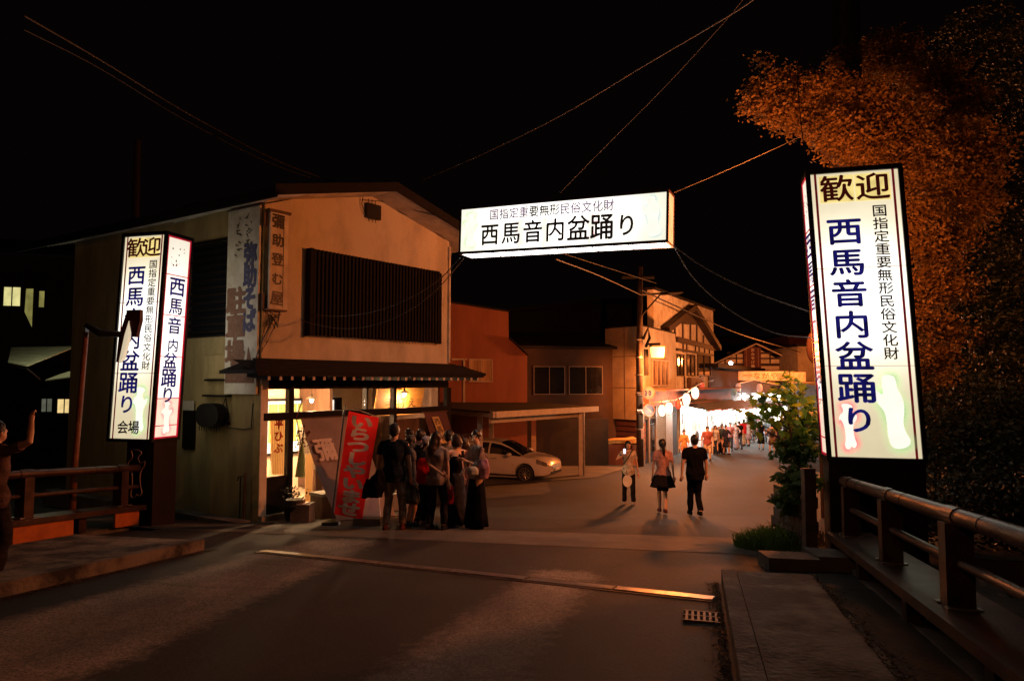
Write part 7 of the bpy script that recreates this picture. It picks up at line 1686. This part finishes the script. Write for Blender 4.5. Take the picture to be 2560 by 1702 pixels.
lamp('tent_front_light', Fq.p(Lq*.35, zq-.45, .8), 90, (1,.95,.86), .3)
t = thing('pole_lamp', 'small white lamp on a post in front of the gable', 'lamp', tuple(at(1827,912,60))); p = at(1827,908,60); b = B(); b.ell(p, (.16,.16,.16)); part(b, 'bulb', M_wbulb, t); b = B(); b.tube([p, p+Vector((-.1,0,-1.1))], .1, 7); part(b, 'arm', M_cpw, t)
# right side of the street: dark wall with some lit stalls, hidden behind the shrub
Fy = Frame(Vector((at(2075,955,30).x, 30, 0)), Vector((.30,.95,0)))
t = thing('building', 'dark row of shops on the right of the street behind the shrub', 'building', tuple(Fy.p(0,-3,0))); b = B(); b.prism([Fy.p(2,-4,0),Fy.p(36,-4,0),Fy.p(36,1.7,0),Fy.p(2,1.4,0)], Fy.n*6); part(b, 'wall', M_dkwall, t)
for k, (u, c_) in enumerate(((18,(1,.95,.8)),(24,(1,.9,.8)),(30,(1,.95,.85)))):
    t = thing('market_stall', ['nearest','middle','farthest'][k]+' lit stall on the right side glimpsed through the shrub', 'stall', tuple(Fy.p(u,gz(50),-1))); b = B(); b.hexa([Fy.p(u,.0,-.3),Fy.p(u+4,.0,-.3),Fy.p(u+4,-.3,-2.2),Fy.p(u,-.3,-2.2),Fy.p(u,.12,-.3),Fy.p(u+4,.12,-.3),Fy.p(u+4,-.18,-2.2),Fy.p(u,-.18,-2.2)]); part(b, 'canopy', M_tent, t)
    b = B(); b.fbox(Fy, u, u+4, -3.6, -.1, -.4, -.3); part(b, 'back_sheet', M_tentw, t); b = B(); b.fbox(Fy, u+.3, u+3.7, -3.6, -2.4, -1.6, -1.2); part(b, 'counter', M_goods[k], t)
    b = B(); b.ell(Fy.p(u+1,-.45,-1.4), (.14,.14,.14)); b.ell(Fy.p(u+3,-.45,-1.4), (.14,.14,.14)); part(b, 'bulb', M_wbulb, t)
    lamp('stall_light', Fy.p(u+2, -.6, -1.3), 160, c_, .15)

# ================================================================== FOLIAGE
def leafcloud(n, centres, size, flat=.5, rs=1.0, seed=1):
    r = np.random.default_rng(seed); C = np.array([c[:3] for c in centres]); Rr = np.array([c[3] for c in centres]); w_ = Rr**2.2; w_ /= w_.sum()
    # twig clumps inside each blob
    nc = max(40, n//60); ci = r.choice(len(C), nc, p=w_); d = r.normal(size=(nc,3)); d /= np.linalg.norm(d, axis=1)[:,None]; rad = r.random(nc)**.42
    cl = C[ci] + d*(rad*Rr[ci])[:,None]*np.array([1,1,.85]); k = r.integers(0, nc, n)
    p = cl[k] + r.normal(size=(n,3))*np.array([.17,.17,.10])*rs
    a = r.normal(size=(n,3)); a[:,2] = a[:,2]*.5-.25; a /= np.linalg.norm(a, axis=1)[:,None]; q = r.normal(size=(n,3)); q -= (q*a).sum(1)[:,None]*a; q /= np.linalg.norm(q, axis=1)[:,None]
    s = size*(.6+.8*r.random(n))[:,None]; nn = np.cross(a, q)
    V = np.stack([p, p+a*s*.45+q*s*.30+nn*s*.05, p+a*s, p+a*s*.45-q*s*.30+nn*s*.05], 1).reshape(-1,3)
    me = bpy.data.meshes.new('leaves'); F_ = np.arange(n*4).reshape(-1,4)
    me.from_pydata(V.tolist(), [], F_.tolist()); me.update(); return me
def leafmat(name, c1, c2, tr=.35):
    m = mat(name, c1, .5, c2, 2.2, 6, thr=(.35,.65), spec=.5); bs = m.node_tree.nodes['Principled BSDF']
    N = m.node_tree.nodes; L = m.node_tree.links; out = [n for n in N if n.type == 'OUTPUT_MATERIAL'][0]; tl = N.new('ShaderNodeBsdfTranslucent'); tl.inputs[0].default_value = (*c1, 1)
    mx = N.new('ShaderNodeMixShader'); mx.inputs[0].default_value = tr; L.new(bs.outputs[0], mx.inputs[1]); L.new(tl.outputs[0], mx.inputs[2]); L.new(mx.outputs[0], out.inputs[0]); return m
M_bark = mat('bark', (.12,.085,.065), .9, (.05,.035,.028), 6, 8, .8, 12, stretch=(1,1,.3)); ML_big = leafmat('tree_leaf', (.34,.20,.055), (.12,.075,.025)); ML_dk = leafmat('shaded_dark_leaf', (.035,.045,.022), (.018,.025,.014), .15)
def blobs(l): return [(*at(x, y, Y), r) for x, y, Y, r in l]
def tree(label, trunk, limbs, bl, n, size, m, seed, rs=1):
    t = thing('tree', label, 'tree', tuple(trunk[0][0])); b = B(); b.tube([p for p, r in trunk], [r for p, r in trunk], 14); b.sm = True; part(b, 'trunk', M_bark, t)
    for l in limbs: b = B(); b.tube([Vector(p) for p, r in l], [r for p, r in l], 8); b.sm = True; part(b, 'branch', M_bark, t)
    me = leafcloud(n, bl, size, seed=seed, rs=rs); part(me, 'crown', m, None); o = COL.objects['crown'] if False else bpy.data.objects[-1] if False else None
    cr = [x for x in COL.objects if x.data == me][0]; cr.location = Vector((0,0,0)) - Vector(WL[t.name]); cr.parent = t; cr['kind'] = 'stuff'; return t
g17 = gz(18); T0 = at(2135, 955, 18)
def bk(l, k=1.14): return blobs([(x, y, Y*k, r*k) for x, y, Y, r in l])
bl = bk([(1925,240,13,.40),(1900,262,12.9,.24),(1965,285,13,.42),(2005,235,13.1,.50),(2045,320,13,.40),(2085,225,13.4,.40),(2120,350,13.2,.5),(2150,265,13.5,.6),(2200,385,13.3,.5),(2235,320,13.6,.8),(2290,400,13.4,.7),(2340,450,13.6,.6),(2400,400,14,.9),(2290,600,13.0,.42),(2335,640,13.3,.45),(2300,720,13.2,.45),(2290,800,13.1,.42),(2345,830,13.5,.40),(2290,880,13.1,.35),(2320,950,13.4,.35),(2300,520,13.2,.3),(2310,560,13.3,.35),(2370,600,13.6,.5),(2360,720,13.5,.45),(2330,900,13.4,.4),(2420,520,14,.6),(2390,270,15.4,.7),(2320,215,15.6,.7),(2220,150,15.8,.7),(2120,150,15.6,.4),(1915,165,13.2,.10),(1903,150,13.2,.06),(1960,200,13.2,.2)])
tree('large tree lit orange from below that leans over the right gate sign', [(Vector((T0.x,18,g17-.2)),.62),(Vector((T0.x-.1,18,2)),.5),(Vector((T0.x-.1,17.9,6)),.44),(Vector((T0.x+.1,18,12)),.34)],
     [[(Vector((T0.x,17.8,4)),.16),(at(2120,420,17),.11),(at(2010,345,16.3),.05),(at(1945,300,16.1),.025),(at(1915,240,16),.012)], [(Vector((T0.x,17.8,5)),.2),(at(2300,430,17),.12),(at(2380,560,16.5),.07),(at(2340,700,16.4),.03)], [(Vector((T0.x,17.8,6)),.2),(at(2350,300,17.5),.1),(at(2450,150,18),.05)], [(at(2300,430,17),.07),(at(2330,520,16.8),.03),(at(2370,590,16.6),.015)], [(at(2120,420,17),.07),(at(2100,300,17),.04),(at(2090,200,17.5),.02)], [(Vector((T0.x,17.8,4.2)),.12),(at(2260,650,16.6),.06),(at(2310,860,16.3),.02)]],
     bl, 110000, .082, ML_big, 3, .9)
T1 = at(2450, 955, 17); bl = blobs([(2400,1060,15,1.3),(2480,1180,14.5,1.4),(2350,1180,14,.9),(2540,1000,15,1.5),(2420,1280,13.5,.8),(2340,1060,14.5,.7),(2530,720,16,1.6),(2600,1200,14,1.5),(2490,520,18,1.6),(2500,350,18,1.5),(2450,140,18.5,1.7),(2540,850,17,1.6),(2440,700,17.5,1.1),(2430,900,17,1.1)])  # upper clumps are the big tree's right side, shade put into leaf colour
tree('dark evergreen mass behind the right railing', [(Vector((T1.x,17,gz(17)-.2)),.3),(Vector((T1.x,17,3)),.18)], [[(Vector((T1.x,17,0)),.12),(at(2380,1100,15.2),.03)]], bl, 52000, .10, ML_dk, 5)  # dark foliage together with the shaded right side of the big tree
# big-leaved shrub beside the post
SB = Vector((4.30, 10.15, gz(10.15))); M_sh = [leafmat('shrub_leaf_lit', (.26,.40,.045), (.14,.24,.03), .5), leafmat('shrub_leaf_shaded', (.05,.12,.025), (.025,.07,.016), .35)]  # lit upper and shaded lower leaves, light put into the leaf colour
t = thing('shrub', 'big lobed leaf shrub spilling over the wall left of the right gate sign', 'shrub', tuple(SB))
stems = [[(4.25,10.1),(at(2000,1150,10.0),.035),(at(1955,1070,9.9),.02),(at(1930,990,9.9),.01)]]
b = B()
S0_ = Vector((4.25,10.1,gz(10.1)))
tips = [(1900,1030,10.0),(1935,985,10.0),(1985,965,10.1),(2015,1000,10.0),(1895,1065,9.9),(1950,1050,9.8),(2000,1090,9.8),(2020,1060,9.9),(1965,1150,9.6),(1950,1200,9.5)]
for (x, y, Y) in tips: b.tube([S0_, S0_.lerp(at(2000,1150,10.05),.9), at((x+2000)/2+random.uniform(-10,10),(y+1130)/2,10), at(x,y,Y)], [.04,.035,.018,.006], 6)
b.sm = True; part(b, 'stem', M_bark, t)
def leafmesh(nm):
    b = B(); lob = [(0,0),(.16,.02),(.42,-.02),(.30,.14),(.52,.30),(.30,.36),(.30,.62),(.14,.60),(0,1.0)]
    pts = lob + [(-x, y) for x, y in lob[1:-1]][::-1]
    c = (0,.30,.03); n = len(pts)
    for i in range(n):
        a, d = pts[i], pts[(i+1)%n]; b.poly([c, (a[0],a[1],-.10*abs(a[0])*2-.08*a[1]**2), (d[0],d[1],-.10*abs(d[0])*2-.08*d[1]**2)])
    return b.mesh(nm)
lm = [leafmesh('leaf'), leafmesh('leaf')]; lm[0].materials.append(M_sh[0]); lm[1].materials.append(M_sh[1])
zones = [(1930,1010,10.0,.26,70,0),(1975,975,10.1,.24,60,0),(2015,1010,10.0,.18,30,0),(1890,1050,9.9,.15,30,0),(1990,1045,9.9,.25,40,0),(2000,1110,10.0,.28,26,1),(1985,1190,9.7,.17,20,1),(2010,1200,9.6,.18,12,1),(1985,1240,9.6,.10,6,1)]
cnt = 0
for (x, y, Y, r, n, mi) in zones:
    c = at(x, y, Y)
    for k in range(n):
        p = c + Vector((max(-1.3*r,min(1.3*r,random.gauss(0,r*.55))), random.gauss(0,r*.6), max(-1.2*r,min(1.2*r,random.gauss(0,r*.5))))); s = random.uniform(.11,.185)
        o = bpy.data.objects.new('leaf', lm[mi if random.random() > .12 else 1-mi]); COL.objects.link(o); o.parent = t; o.location = p - SB; o.scale = (s,s,s)
        o.rotation_euler = (random.uniform(-.9,.7)-.3, random.uniform(-.6,.6), random.uniform(0,6.28)); cnt += 1
bl = [(*at(2000,1130,10.0),.24),(*at(2000,1200,9.9),.22),(*at(1990,1260,9.8),.16),(*at(2015,1060,10.3),.24)]
me = leafcloud(1800, bl, .11, seed=11, rs=.5); o = part(me, 'inner_foliage', M_sh[1], None); o.parent = t; o.location = -SB; o['kind'] = 'stuff'
# concrete block wall behind the shrub
t = thing('block_wall', 'short rough concrete block wall behind the shrub', 'wall', (4.15, 9.75, gz(9.75)))
for r_ in range(5):
    for k in range(3):
        b = B(); x0 = 3.98+(.2 if r_%2 else 0)*.2; z0 = gz(9.8)-.02+r_*.165; y0 = 9.35+k*.40+(.2 if r_%2 else 0); b.box((x0+random.uniform(-.01,.01),y0,z0),(x0+.16,y0+.39,z0+.155)); part(b, 'block', M_concd, t)
# dark hedge on the bank behind the right gate sign
Hd = [(5.9+.55*k, 10.0+random.uniform(-.1,.1)-.08*k, gz(9.8)+.5+random.uniform(-.05,.15), .62) for k in range(14)]
t = thing('hedge', 'dark clipped hedge on the bank right of the right gate sign base', 'hedge', (5.9,10.0,gz(10)))
me = leafcloud(30000, Hd, .07, seed=21, rs=.8); o = part(me, 'foliage', leafmat('hedge_leaf', (.014,.018,.009), (.008,.011,.006), .1), None); o.parent = t; o.location = -Vector(WL[t.name]); o['kind'] = 'stuff'
b = B()
for h in Hd[::2]: b.tube([(h[0],h[1],gz(h[1])-.1),(h[0]+.05,h[1],h[2]+.2)], [.04,.015], 6)
part(b, 'stem', M_bark, t)
# grass tufts
def grass(label, cx_, cy0, rx, ry, n, h, col, nm='grass_tuft'):
    b = B()
    for k in range(n):
        a = random.random()*6.28; r = math.sqrt(random.random()); x = cx_+math.cos(a)*r*rx; y = cy0+math.sin(a)*r*ry; z = gz(y)
        d = Vector((random.gauss(0,.5), random.gauss(0,.5), 1)); hh = h*(.5+random.random())*(1.2-r*.6); w_ = .006
        p1 = Vector((x,y,z))+Vector((d.x*.25,d.y*.25,.6))*hh; p2 = Vector((x,y,z))+Vector((d.x*.75,d.y*.75,.75))*hh
        b.poly([(x-w_,y,z-.02),(x+w_,y,z-.02),tuple(p1+Vector((w_*.8,0,0))),tuple(p1-Vector((w_*.8,0,0)))]); b.poly([tuple(p1-Vector((w_*.8,0,0))),tuple(p1+Vector((w_*.8,0,0))),tuple(p2)])
    return part(b, nm, col, kind='stuff', label=label)
Mg = leafmat('grass_blade', (.12,.24,.05), (.06,.12,.03), .3)
grass('green grass growing at the foot of the shrub', 3.75, 9.95, .55, .45, 1500, .30, Mg); grass('dry grass behind the green tuft', 4.2, 10.4, .5, .5, 500, .35, mat('dry_grass', (.16,.10,.05), .9), 'dry_grass')
